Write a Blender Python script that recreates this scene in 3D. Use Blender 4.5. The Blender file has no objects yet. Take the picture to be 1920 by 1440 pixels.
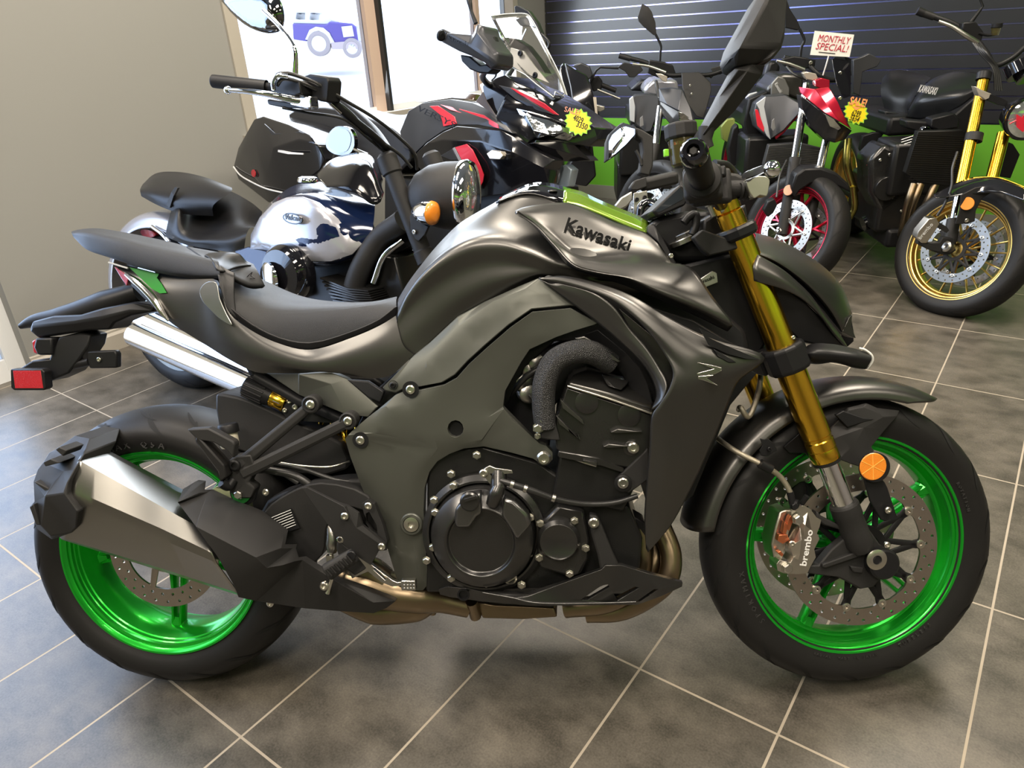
import bpy, bmesh, math, random
from math import sin, cos, pi, radians, sqrt, atan2
from mathutils import Vector, Matrix
from mathutils.geometry import delaunay_2d_cdt
random.seed(7)
SC = bpy.context.scene
COL = SC.collection

# ---------------------------------------------------------------- camera, world, light, exposure
CF, CH, CP, CR = 1367.16, 1.29390, 0.452570, -0.063258
_cp, _sp, _cr, _sr = cos(CP), sin(CP), cos(CR), sin(CR)
CW = Vector((0, _cp, -_sp))
_rt, _up = Vector((1, 0, 0)), Vector((0, _sp, _cp))
CRT = _cr * _rt + _sr * _up
CUP = -_sr * _rt + _cr * _up
CO = Vector((0, 0, CH))
cd = bpy.data.cameras.new('camera'); cam = bpy.data.objects.new('camera', cd); COL.objects.link(cam)
cd.sensor_width = 36; cd.lens = 36 * CF / 1920; cd.clip_start = 0.02
M = Matrix((CRT, CUP, -CW)).transposed().to_4x4(); M.translation = CO
cam.matrix_world = M
SC.camera = cam
SC.view_settings.view_transform = 'Standard'; SC.view_settings.look = 'None'
SC.view_settings.exposure = 0.0; SC.view_settings.gamma = 1.0
SC.view_settings.use_curve_mapping = False
SC.cycles.use_denoising = True
SC.cycles.max_bounces = 8; SC.cycles.diffuse_bounces = 3; SC.cycles.glossy_bounces = 4; SC.cycles.transmission_bounces = 6
SC.cycles.sample_clamp_indirect = 6.0
SC.cycles.caustics_reflective = False; SC.cycles.caustics_refractive = False

wd = bpy.data.worlds.new('world'); SC.world = wd; wd.use_nodes = True
_n = wd.node_tree.nodes; _b = _n['Background']
_b.inputs['Color'].default_value = (0.64, 0.77, 1.0, 1); _b.inputs['Strength'].default_value = 2.6

# room axes: U runs along the slatted wall, V runs along the window wall
RA = -0.65568258
E1 = Vector((cos(RA), sin(RA), 0)); E2 = Vector((-sin(RA), cos(RA), 0))
RM = Matrix.Rotation(RA, 4, 'Z')
def UV(u, v, z=0.0): return E1 * u + E2 * v + Vector((0, 0, z))
WU, WV, CEIL = -3.55, 5.35, 3.30      # window wall, slatted wall, ceiling height
BU, BV = 3.6, -4.2                    # the walls to the right of and behind the camera

def area(name, loc, direction, sx, sy, power, color, up=None):
    ld = bpy.data.lights.new(name, 'AREA'); ld.shape = 'RECTANGLE'; ld.size = sx; ld.size_y = sy
    ld.energy = power; ld.color = color
    o = bpy.data.objects.new(name, ld); COL.objects.link(o)
    z = -Vector(direction).normalized(); x = Vector(up if up else E2).normalized()
    y = z.cross(x).normalized(); x = y.cross(z)
    m = Matrix((x, y, z)).transposed().to_4x4(); m.translation = loc; o.matrix_world = m
    return o
# daylight entering at the window, at the glazed door, and the warm ceiling light panels
area('window_daylight', UV(WU + .16, 3.75, 1.75), E1 - Vector((0, 0, .25)), 2.4, 1.6, 100, (.86, .93, 1.0))
area('door_daylight', UV(WU + .16, .02, 1.6), E1 - Vector((0, 0, .1)), 1.9, 2.9, 88, (.46, .65, 1.0))
LAMPS = [(-2.1, -1.4), (-2.1, .8), (-2.1, 2.7), (.1, -1.4), (.1, .8), (.1, 3.2), (2.2, -1.4), (2.2, 1.6)]  # unseen ceiling panels, extra ones added and placed to brighten the floor
for i, (u, v) in enumerate(LAMPS):
    area('panel_light', UV(u, v, CEIL - .06), (0, 0, -1), 1.15, .55, 62 if u < 1 else 15, (1.0, .88, .74))

# ---------------------------------------------------------------- materials
MATS = {}
def mat(name, col, rough=.5, metal=0.0, coat=0.0, bump=0.0, bscale=300.0, vary=0.0, vscale=6.0, trans=0.0, emit=None, estr=0.0, ior=1.45, spec=.5, aniso=0.0, rvar=0.0, alpha=1.0):
    if name in MATS: return MATS[name]
    m = bpy.data.materials.new(name); m.use_nodes = True; nt = m.node_tree; b = nt.nodes['Principled BSDF']
    def s(k, v):
        if k in b.inputs: b.inputs[k].default_value = v
    s('Base Color', (*col, 1)); s('Roughness', rough); s('Metallic', metal); s('Coat Weight', coat); s('Coat Roughness', .04)
    s('Transmission Weight', trans); s('IOR', ior); s('Specular IOR Level', spec); s('Anisotropic', aniso); s('Alpha', alpha)
    if emit: s('Emission Color', (*emit, 1)); s('Emission Strength', estr)
    tc = nt.nodes.new('ShaderNodeTexCoord')
    nz = nt.nodes.new('ShaderNodeTexNoise'); nz.inputs['Scale'].default_value = vscale; nz.inputs['Detail'].default_value = 5
    nt.links.new(tc.outputs['Object'], nz.inputs['Vector'])
    if vary:
        mx = nt.nodes.new('ShaderNodeMix'); mx.data_type = 'RGBA'
        mx.inputs[6].default_value = (*[max(0, c * (1 - vary)) for c in col], 1); mx.inputs[7].default_value = (*[min(1, c * (1 + vary)) for c in col], 1)
        nt.links.new(nz.outputs['Fac'], mx.inputs[0]); nt.links.new(mx.outputs[2], b.inputs['Base Color'])
    if True:
        mr = nt.nodes.new('ShaderNodeMapRange'); rv = rvar or rough * .08
        mr.inputs['To Min'].default_value = max(0, rough - rv); mr.inputs['To Max'].default_value = min(1, rough + rv)
        nt.links.new(nz.outputs['Fac'], mr.inputs['Value']); nt.links.new(mr.outputs['Result'], b.inputs['Roughness'])
    if bump:
        n2 = nt.nodes.new('ShaderNodeTexNoise'); n2.inputs['Scale'].default_value = bscale; n2.inputs['Detail'].default_value = 3
        bp = nt.nodes.new('ShaderNodeBump'); bp.inputs['Strength'].default_value = bump; bp.inputs['Distance'].default_value = .001
        nt.links.new(tc.outputs['Object'], n2.inputs['Vector']); nt.links.new(n2.outputs['Fac'], bp.inputs['Height']); nt.links.new(bp.outputs['Normal'], b.inputs['Normal'])
    MATS[name] = m; return m

# ---------------------------------------------------------------- frames: a pixel of the photograph meets a plane of the thing it lies on
def ray(px, py): return CW + CRT * ((px - 960) / CF) - CUP * ((py - 720) / CF)
class Fr:
    """local X forward, Y to the rider's left, Z up; w is the distance from the mid plane towards the rider's right"""
    def __init__(s, origin, heading, lean, right=1):
        x = Vector((cos(heading), sin(heading), 0))
        n = Vector((sin(heading) * cos(lean), -cos(heading) * cos(lean), sin(lean)))
        s.o = Vector(origin); s.x = x; s.n = n; s.z = x.cross(-n)
        s.m = Matrix((x, -n, s.z)).transposed().to_4x4(); s.m.translation = s.o
    def p(s, px, py, w):
        d = ray(px, py); pl = s.o + s.n * w
        return CO + d * (((pl - CO) @ s.n) / (d @ s.n))
    def L(s, x, w, z): return s.o + s.x * x + s.n * w + s.z * z
    def q(s, P): d = P - s.o; return (d @ s.x, d @ s.n, d @ s.z)     # x, w, z
def PP(s, w=0.0):
    out = []
    for t in s.split():
        a = [float(v) for v in t.split(',')]
        out.append((a[0], a[1], a[2] if len(a) > 2 else w))
    return out
def W(fr, s, w=0.0): return [fr.p(*t) for t in (PP(s, w) if isinstance(s, str) else s)]

# ---------------------------------------------------------------- mesh building
ROOTM = {}
def root(name, fr_or_loc, label, cat, group=None, rz=0.0):
    o = bpy.data.objects.new(name, None); COL.objects.link(o); o.empty_display_size = .1
    m = Matrix.Rotation(rz, 4, 'Z'); m.translation = Vector(fr_or_loc)
    o.matrix_world = m; ROOTM[o.name] = m.copy()
    o['label'] = label; o['category'] = cat
    if group: o['group'] = group
    return o
def tag(o, label=None, cat=None, group=None, kind=None):
    if label: o['label'] = label
    if cat: o['category'] = cat
    if group: o['group'] = group
    if kind: o['kind'] = kind
    return o
def mk(name, V, F, mt, par=None, ang=35, bev=0.0, seg=2, sub=0, solid=0.0, flat=False, off=-1, base=None):
    me = bpy.data.meshes.new(name)
    if par is not None: mm = ROOTM[par.name]
    elif base is not None: mm = base
    else:
        lo = [min(v[i] for v in V) for i in range(3)]; hi = [max(v[i] for v in V) for i in range(3)]
        mm = Matrix.Translation(((lo[0] + hi[0]) / 2, (lo[1] + hi[1]) / 2, lo[2]))
    inv = mm.inverted()
    me.from_pydata([inv @ Vector(v) for v in V], [], F)
    me.validate(); me.update()
    if mt is not None: me.materials.append(mt)
    if not flat:
        me.shade_smooth()
        if ang < 180: me.set_sharp_from_angle(angle=radians(ang))
    o = bpy.data.objects.new(name, me); COL.objects.link(o)
    if par is not None: o.parent = par
    else: o.matrix_world = mm
    ROOTM[o.name] = mm
    if solid:
        md = o.modifiers.new('solid', 'SOLIDIFY'); md.thickness = solid; md.offset = off
    if sub:
        md = o.modifiers.new('sub', 'SUBSURF'); md.levels = sub; md.render_levels = sub
    if bev:
        md = o.modifiers.new('bevel', 'BEVEL'); md.width = bev; md.segments = seg; md.limit_method = 'ANGLE'; md.angle_limit = radians(32); md.harden_normals = False
    return o
def merge_into(o, V, F, mt):
    """add surface detail (grooves, raised letters) to a part's own mesh"""
    me = o.data; inv = ROOTM[o.name].inverted(); bm = bmesh.new(); bm.from_mesh(me); me.materials.append(mt); mi = len(me.materials) - 1
    vs = [bm.verts.new(inv @ Vector(v)) for v in V]
    for f in F:
        try: nf = bm.faces.new([vs[i] for i in f]); nf.material_index = mi
        except ValueError: pass
    bm.to_mesh(me); bm.free()
class MB:
    def __init__(s): s.V = []; s.F = []
    def add(s, V, F):
        k = len(s.V); s.V += [Vector(v) for v in V]; s.F += [tuple(i + k for i in f) for f in F]; return s
    def build(s, name, mt, par=None, **k): return mk(name, s.V, s.F, mt, par, **k)

def cr(P, n, closed=False):
    """Catmull-Rom through P, n samples per span"""
    out = []; N = len(P)
    if N < 3 and not closed:
        return [P[0].lerp(P[-1], i / n) for i in range(n + 1)]
    for i in range(N if closed else N - 1):
        a = P[(i - 1) % N] if closed or i > 0 else P[0] * 2 - P[1]
        b = P[i]; c = P[(i + 1) % N]; d = P[(i + 2) % N] if closed or i < N - 2 else P[-1] * 2 - P[-2]
        ta = max((b - a).length, 1e-6) ** .5; tb = max((c - b).length, 1e-6) ** .5; tc = max((d - c).length, 1e-6) ** .5
        m1 = ((b - a) / ta - (c - a) / (ta + tb) + (c - b) / tb) * tb
        m2 = ((c - b) / tb - (d - b) / (tb + tc) + (d - c) / tc) * tb
        for k in range(n):
            t = k / n; t2 = t * t; t3 = t2 * t
            out.append(b * (2 * t3 - 3 * t2 + 1) + m1 * (t3 - 2 * t2 + t) + c * (-2 * t3 + 3 * t2) + m2 * (t3 - t2))
    if not closed: out.append(P[-1].copy())
    return out
def resamp(P, n):
    L = [0]
    for i in range(1, len(P)): L.append(L[-1] + (P[i] - P[i - 1]).length)
    out = []; j = 0
    for k in range(n):
        t = L[-1] * k / (n - 1)
        while j < len(L) - 2 and L[j + 1] < t: j += 1
        s = (t - L[j]) / max(L[j + 1] - L[j], 1e-9)
        out.append(P[j].lerp(P[j + 1], min(1, max(0, s))))
    return out
def surf(name, fr, rows, mt, par, n=32, m=4, smooth=True, mirror=False, cap=False, ang=40, par_=False, **k):
    """rows: pixel strings (each a feature line with its own depth); resampled and lofted"""
    R = []
    for r in rows:
        P = W(fr, r) if isinstance(r, str) else ([fr.p(*t) for t in r] if isinstance(r[0], tuple) else r)
        if par_: R.append(cr(P, par_)); n = len(R[-1]); continue
        R.append(resamp(cr(P, 8) if smooth and len(P) > 2 else P, n))
    cols = [cr([r[j] for r in R], m) if smooth else [r[j] for r in R] for j in range(n)]
    G = len(cols[0])
    V = [cols[j][i] for i in range(G) for j in range(n)]
    F = [(i * n + j, (i + 1) * n + j, (i + 1) * n + j + 1, i * n + j + 1) for i in range(G - 1) for j in range(n - 1)]
    if mirror:
        K = len(V)
        for v in V[:]:
            x, w, z = fr.q(v); V.append(fr.L(x, -w, z))
        F += [tuple(reversed([a + K for a in f])) for f in F[:]]
        if cap:      # close bottom and ends between the two halves
            b = (G - 1) * n
            F += [(b + j, K + b + j, K + b + j + 1, b + j + 1) for j in range(n - 1)]
            F += [(i * n, K + i * n, K + (i + 1) * n, (i + 1) * n) for i in range(G - 1)]
            F += [(i * n + n - 1, (i + 1) * n + n - 1, K + (i + 1) * n + n - 1, K + i * n + n - 1) for i in range(G - 1)]
            F += [(j, j + 1, K + j + 1, K + j) for j in range(n - 1)]
    return mk(name, V, F, mt, par, ang=ang, **k)
def tubeg(P, r, seg=12, sm=6, cap=True, up=None):
    P = [Vector(p) for p in P]
    if not isinstance(r, (list, tuple)): r = [r] * len(P)
    if sm and len(P) > 2:
        Q = cr([Vector((p.x, p.y, p.z)) for p in P], sm)
        RR = []
        for i in range(len(P) - 1): RR += [r[i] + (r[i + 1] - r[i]) * k / sm for k in range(sm)]
        RR.append(r[-1]); P, r = Q, RR
    V = []; F = []; N = len(P); x = None
    for i in range(N):
        t = (P[min(i + 1, N - 1)] - P[max(i - 1, 0)]).normalized()
        if x is None:
            x = Vector(up) if up else Vector((0, 0, 1)) if abs(t.z) < .9 else Vector((1, 0, 0))
        x = (x - t * (x @ t)).normalized(); y = t.cross(x)
        for k in range(seg):
            a = 2 * pi * (k + .5) / seg; V.append(P[i] + (x * cos(a) + y * sin(a)) * r[i])
    for i in range(N - 1):
        for k in range(seg):
            F.append((i * seg + k, i * seg + (k + 1) % seg, (i + 1) * seg + (k + 1) % seg, (i + 1) * seg + k))
    if cap:
        F.append(tuple(reversed(range(seg)))); F.append(tuple((N - 1) * seg + k for k in range(seg)))
    return V, F
def tube(name, P, r, mt, par, **k):
    kw = {a: k.pop(a) for a in ('seg', 'sm', 'cap', 'up') if a in k}
    V, F = tubeg(P, r, **kw); return mk(name, V, F, mt, par, ang=k.pop('ang', 50), **k)
def axm(c, ax, xd=None):
    z = Vector(ax).normalized(); x = Vector(xd) if xd is not None else (Vector((0, 0, 1)) if abs(z.z) < .9 else Vector((1, 0, 0)))
    x = (x - z * (x @ z)).normalized(); y = z.cross(x)
    m = Matrix((x, y, z)).transposed().to_4x4(); m.translation = Vector(c); return m
def revg(prof, m, seg=32, closed=False, a0=0.0, a1=2 * pi):
    full = abs(a1 - a0 - 2 * pi) < 1e-6; ns = seg if full else seg + 1
    V = []; F = []; n = len(prof)
    for k in range(ns):
        a = a0 + (a1 - a0) * k / seg
        for r, h in prof: V.append(m @ Vector((r * cos(a), r * sin(a), h)))
    for k in range(seg):
        k2 = (k + 1) % ns
        for i in range(n if closed else n - 1):
            j = (i + 1) % n
            q = [k * n + i, k2 * n + i, k2 * n + j, k * n + j]
            if prof[i][0] < 1e-7: q = [q[0], q[2], q[3]]
            elif prof[j][0] < 1e-7: q = [q[0], q[1], q[2]]
            F.append(tuple(q))
    return V, F
def rev(name, prof, m, mt, par, seg=32, closed=False, **k):
    V, F = revg(prof, m, seg, closed); return mk(name, V, F, mt, par, **k)
def disc(name, c, ax, r, h, mt, par, seg=28, ch=.0015, **k):
    """solid turned cylinder from c along ax, edge chamfered"""
    return rev(name, [(0, 0), (r, 0), (r, h - ch), (r - ch, h), (0, h)], axm(c, ax), mt, par, seg=seg, **k)
def boltg(c, ax, r=.006, h=.006, hexa=False):
    m = axm(c, ax)
    if hexa:
        return revg([(r * 1.25, 0), (r * 1.25, h * .25), (r, h * .25), (r, h * .85), (r * .8, h), (0, h)], m, 6)
    return revg([(r, 0), (r, h * .7), (r * .75, h), (r * .5, h), (r * .45, h * .4), (0, h * .4)], m, 14)
def bolt(fr, px, py, w, mt, par, r=.006, h=.006, hexa=False, name='bolt'):
    V, F = boltg(fr.p(px, py, w), fr.n, r, h, hexa); return mk(name, V, F, mt, par, ang=30)
def boxg(m, dx, dy, dz):
    V = [m @ Vector((sx * dx / 2, sy * dy / 2, sz * dz / 2)) for sx in (-1, 1) for sy in (-1, 1) for sz in (-1, 1)]
    return V, [(0, 1, 3, 2), (4, 6, 7, 5), (0, 4, 5, 1), (2, 3, 7, 6), (0, 2, 6, 4), (1, 5, 7, 3)]
def box(name, m, dx, dy, dz, mt, par=None, **k):
    V, F = boxg(m, dx, dy, dz); return mk(name, V, F, mt, par, **k)
def inpoly(x, y, P):
    c = False; j = len(P) - 1
    for i in range(len(P)):
        if (P[i][1] > y) != (P[j][1] > y) and x < (P[j][0] - P[i][0]) * (y - P[i][1]) / (P[j][1] - P[i][1]) + P[i][0]: c = not c
        j = i
    return c
def dseg(x, y, a, b):
    dx, dy = b[0] - a[0], b[1] - a[1]; L = dx * dx + dy * dy
    t = 0 if L == 0 else max(0, min(1, ((x - a[0]) * dx + (y - a[1]) * dy) / L))
    return sqrt((x - a[0] - dx * t) ** 2 + (y - a[1] - dy * t) ** 2)
def panel(name, fr, out, mt, par, w=0.0, th=.006, ctrl='', lines=(), holes=(), grid=0.0, bulge=0.0, edge=.03, rnd=0, ang=28, bev=.0012, pw=3.0, wf=None, relax=6, **k):
    """a shaped plate from its outline (pixels with depth): curved or creased face, real thickness behind it"""
    def cv(s):
        P = PP(s, w) if isinstance(s, str) else s
        return [fr.p(*t) if isinstance(t, tuple) else t for t in P]
    def loop(s):
        P = cv(s)
        return cr(P, rnd, True) if rnd else P
    O = [fr.q(p) for p in loop(out)]
    H = [[fr.q(p) for p in loop(h)] for h in holes]
    LN = [[fr.q(p) for p in (cr(cv(l), 4) if rnd and len(cv(l)) > 2 else cv(l))] for l in lines]
    C = [fr.q(p) for p in cv(ctrl)] if ctrl and not grid else []
    pts = []; edges = []; known = []
    def addl(Lp, close):
        k0 = len(pts)
        for (x, ww, z) in Lp: pts.append((x, z)); known.append(ww)
        n = len(Lp)
        for i in range(n if close else n - 1): edges.append((k0 + i, k0 + (i + 1) % n))
    addl(O, True)
    for h in H: addl(h, True)
    for l in LN: addl(l, False)
    for c in C: pts.append((c[0], c[2])); known.append(c[1])
    nk = len(pts)
    PO = [(p[0], p[2]) for p in O]; PH = [[(p[0], p[2]) for p in h] for h in H]
    if grid:
        x0, x1 = min(p[0] for p in PO), max(p[0] for p in PO); y0, y1 = min(p[1] for p in PO), max(p[1] for p in PO)
        iy = 0; y = y0 + grid / 2
        while y < y1:
            x = x0 + (grid / 2 if iy % 2 else 0)
            while x < x1:
                if inpoly(x, y, PO) and not any(inpoly(x, y, h) for h in PH):
                    if min(dseg(x, y, pts[a], pts[b]) for a, b in edges) > grid * .45: pts.append((x, y)); known.append(None)
                x += grid
            y += grid * .87; iy += 1
    res = delaunay_2d_cdt([Vector(p) for p in pts], edges, [], 0, 1e-7)
    rv, _, rf = res[0], res[1], res[2]
    src = [(pts[i][0], pts[i][1], known[i]) for i in range(nk)]
    def wat(x, y):
        if wf: return wf(x, y)
        s = t = 0
        for a, b, ww in src:
            d2 = (a - x) ** 2 + (b - y) ** 2
            if d2 < 1e-10: return ww
            q = d2 ** (-pw / 2); s += q * ww; t += q
        return s / t
    Vf = []; WW = [wat(v.x, v.y) for v in rv]
    if grid and not wf:      # membrane through the known lines
        nb = [set() for _ in rv]
        for f in rf:
            cx = sum(rv[i].x for i in f) / 3; cy = sum(rv[i].y for i in f) / 3
            if inpoly(cx, cy, PO):
                for i in range(3): nb[f[i]].add(f[(i + 1) % 3]); nb[f[(i + 1) % 3]].add(f[i])
        kn = {(round(a, 6), round(b, 6)) for a, b, _ in src}
        free = [i for i, v in enumerate(rv) if (round(v.x, 6), round(v.y, 6)) not in kn and nb[i]]
        for _ in range(120):
            for i in free: WW[i] = sum(WW[j] for j in nb[i]) / len(nb[i])
        po = {(round(a, 6), round(b, 6)) for a, b in PO} | {(round(a, 6), round(b, 6)) for h in PH for a, b in h}
        inner = [i for i, v in enumerate(rv) if nb[i] and (round(v.x, 6), round(v.y, 6)) not in po]
        for _ in range(relax):
            N2 = {i: .5 * WW[i] + .5 * sum(WW[j] for j in nb[i]) / len(nb[i]) for i in inner}
            for i, q_ in N2.items(): WW[i] = q_
    for iv, v in enumerate(rv):
        x, y = v.x, v.y; ww = WW[iv]
        if bulge:
            d = min([dseg(x, y, PO[i], PO[(i + 1) % len(PO)]) for i in range(len(PO))] + [dseg(x, y, h[i], h[(i + 1) % len(h)]) for h in PH for i in range(len(h))])
            t = min(1, d / edge); ww += bulge * sqrt(max(0, 1 - (1 - t) ** 2))
        Vf.append((x, ww, y))
    tri = []
    for f in rf:
        cx = sum(rv[i].x for i in f) / 3; cy = sum(rv[i].y for i in f) / 3
        if inpoly(cx, cy, PO) and not any(inpoly(cx, cy, h) for h in PH):
            a, b, c = [rv[i] for i in f]
            ar = (b.x - a.x) * (c.y - a.y) - (b.y - a.y) * (c.x - a.x)
            tri.append(tuple(f) if ar > 0 else tuple(reversed(f)))
    n = len(Vf)
    V = [fr.L(x, ww, z) for x, ww, z in Vf] + [fr.L(x, ww - th, z) for x, ww, z in Vf]
    F = list(tri) + [tuple(reversed([i + n for i in f])) for f in tri]
    cnt = {}
    for f in tri:
        for i in range(3):
            e = (f[i], f[(i + 1) % 3]); cnt[e] = 1
    for (a, b) in cnt:
        if (b, a) not in cnt: F.append((b, a, a + n, b + n))
    return mk(name, V, F, mt, par, ang=ang, bev=bev, **k)
def text(name, s, fr, a, b, w, mt, par, th=.0006, hgt=None, bold=0.0, shear=0.0, lift=.0005, M4=None, width=None, spacing=1.0):
    """lettering whose baseline runs from pixel a to pixel b on the plane w (or on matrix M4 with a width)"""
    c = bpy.data.curves.new(name, 'FONT'); c.body = s; c.extrude = th; c.offset = bold; c.shear = shear; c.space_character = spacing; c.resolution_u = 2
    c.align_x = 'LEFT'
    o = bpy.data.objects.new('tmp', c); COL.objects.link(o)
    bpy.context.view_layer.update()
    dg = bpy.context.evaluated_depsgraph_get(); me = o.evaluated_get(dg).to_mesh()
    V = [v.co.copy() for v in me.vertices]; F = [tuple(p.vertices) for p in me.polygons]
    bpy.data.objects.remove(o); bpy.data.curves.remove(c)
    x0, x1 = min(v.x for v in V), max(v.x for v in V); y1 = max(v.y for v in V)
    if isinstance(w, list):      # tilted lettering: depth at the start, at the end, and a pixel above the start
        A, B_, C_ = fr.p(*a, w[0]), fr.p(*b, w[1]), fr.p(*w[2]); X = B_ - A; width = X.length; X.normalize()
        Y = C_ - A; Y = (Y - X * (Y @ X)).normalized(); Z = X.cross(Y); m = Matrix((X, Y, Z)).transposed().to_4x4(); m.translation = A + Z * lift
    elif M4 is None:
        A, B = fr.p(*a, w), fr.p(*b, w); X = (B - A); width = X.length; X.normalize(); Z = fr.n; Y = Z.cross(X); m = Matrix((X, Y, Z)).transposed().to_4x4(); m.translation = A + Z * lift
    else: m = M4
    sx = width / (x1 - x0); sy = sx if hgt is None else hgt / y1
    return mk(name, [m @ Vector(((v.x - x0) * sx, v.y * sy, v.z)) for v in V], F, mt, par, flat=True)
# ---------------------------------------------------------------- material palette
m_paint = mat('satin_graphite_paint', (.105, .103, .099), .34, .92, 0, .03, 900, .04)
m_grey = mat('grey_frame_paint', (.085, .088, .076), .42, .5, 0, .05, 700)
m_blk = mat('black_plastic', (.011, .011, .012), .40, 0, 0, .05, 900, spec=.28)
m_tex = mat('grained_black_plastic', (.024, .0235, .0235), .48, 0, 0, .35, 1400, spec=.24)
m_gloss = mat('gloss_black_paint', (.006, .006, .008), .06, 0, .6)
m_rub = mat('black_rubber', (.012, .0115, .0115), .5, 0, 0, .1, 400, .15, 12, spec=.3)
m_seat = mat('grained_seat_vinyl', (.016, .0165, .018), .46, 0, 0, .8, 1500, spec=.35)
m_seat2 = mat('smooth_seat_vinyl', (.010, .010, .011), .36, 0, 0, .25, 700, spec=.35)
m_green = mat('candy_green_wheel_paint', (.018, .50, .035), .30, .75, .25)
m_gold = mat('gold_anodised_metal', (.90, .54, .05), .20, 1.0, 0, 0, 1, .03, 3)
m_gold2 = mat('brushed_gold_wheel_metal', (.80, .55, .16), .30, 1.0, 0)
m_chr = mat('chrome', (.86, .87, .88), .05, 1.0)
m_stl = mat('brushed_steel', (.46, .45, .42), .30, 1.0, 0, .12, 500, .05, 30)
m_can = mat('brushed_silencer_metal', (.32, .31, .285), .31, 1.0, 0, .05, 400, .04, 14)
m_zinc = mat('zinc_bolt_metal', (.62, .60, .54), .28, 1.0)
m_dsk = mat('brake_disc_steel', (.46, .40, .355), .33, 1.0, 0, .25, 260, .08, 40)
m_cast = mat('black_cast_engine_paint', (.014, .014, .014), .30, .2, 0, .25, 500)
m_cast2 = mat('satin_black_engine_cover', (.075, .074, .073), .27, .85, 0, .05, 600)
m_ti = mat('heat_tinted_exhaust_metal', (.24, .185, .12), .34, 1.0, 0, 0, 1, .25, 9)
m_amb = mat('amber_reflector', (.80, .25, .02), .25, 0, .8, .6, 900)
m_red = mat('red_reflector', (.40, .012, .02), .2, 0, .8, .7, 900)
m_cal = mat('caliper_metal', (.58, .54, .48), .34, 1.0, 0, .15, 500)
m_white = mat('white_print', (.75, .75, .74), .5)
m_mir = mat('mirror_glass', (.9, .92, .92), .01, 1.0)
m_smk = mat('smoked_clear_plastic', (.30, .26, .10), .12, 0, 0, trans=.85, ior=1.3)
m_grngl = mat('lime_green_paint', (.22, .62, .03), .25, .2, .5)
m_copper = mat('copper_red_metal', (.65, .20, .09), .35, .9)
m_hose = mat('black_hose', (.02, .02, .02), .35, 0, 0, .1, 300)
m_braid = mat('braided_sleeve', (.035, .035, .036), .38, .2, 0, 0)
m_steelhose = mat('braided_steel_hose', (.42, .38, .30), .35, .8, 0, .6, 1800)
def _braid(m, sc=260):
    nt = m.node_tree; b = nt.nodes['Principled BSDF']; tc = nt.nodes.new('ShaderNodeTexCoord')
    w1 = nt.nodes.new('ShaderNodeTexVoronoi'); w1.inputs['Scale'].default_value = sc
    bp = nt.nodes.new('ShaderNodeBump'); bp.inputs['Strength'].default_value = .9; bp.inputs['Distance'].default_value = .002
    nt.links.new(tc.outputs['Object'], w1.inputs['Vector']); nt.links.new(w1.outputs['Distance'], bp.inputs['Height']); nt.links.new(bp.outputs['Normal'], b.inputs['Normal'])
_braid(m_braid, 620)
# ---------------------------------------------------------------- the room
m_wall = mat('warm_grey_wall_paint', (.262, .262, .247), .62, 0, 0, .12, 60, .02, 2)
m_warm = mat('warm_beige_wall_paint', (.17, .145, .12), .6, 0, 0, .12, 60, .02, 2)
m_trim = mat('trim_paint', (.40, .37, .32), .42, 0, 0, .02, 40)
m_wht = mat('white_door_paint', (.80, .82, .84), .35)
m_ceil = mat('ceiling_tile', (.26, .25, .235), .85, 0, 0, .3, 80)
m_lime = mat('lime_green_wall_panel', (.12, .36, .028), .42, 0, .1, .02, 30)
m_base = mat('grey_base_trim', (.20, .20, .16), .5)
m_slat = mat('black_slat_board', (.020, .021, .024), .30, 0, 0, .03, 40)
m_insert = mat('slat_metal_insert', (.28, .28, .58), .22, 1.0)
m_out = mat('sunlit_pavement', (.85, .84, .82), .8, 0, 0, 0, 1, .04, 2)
m_glass = mat('window_glass', (1, 1, 1), .0, 0, 0, trans=1.0, ior=1.0, spec=.25, rvar=1e-6)
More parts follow.
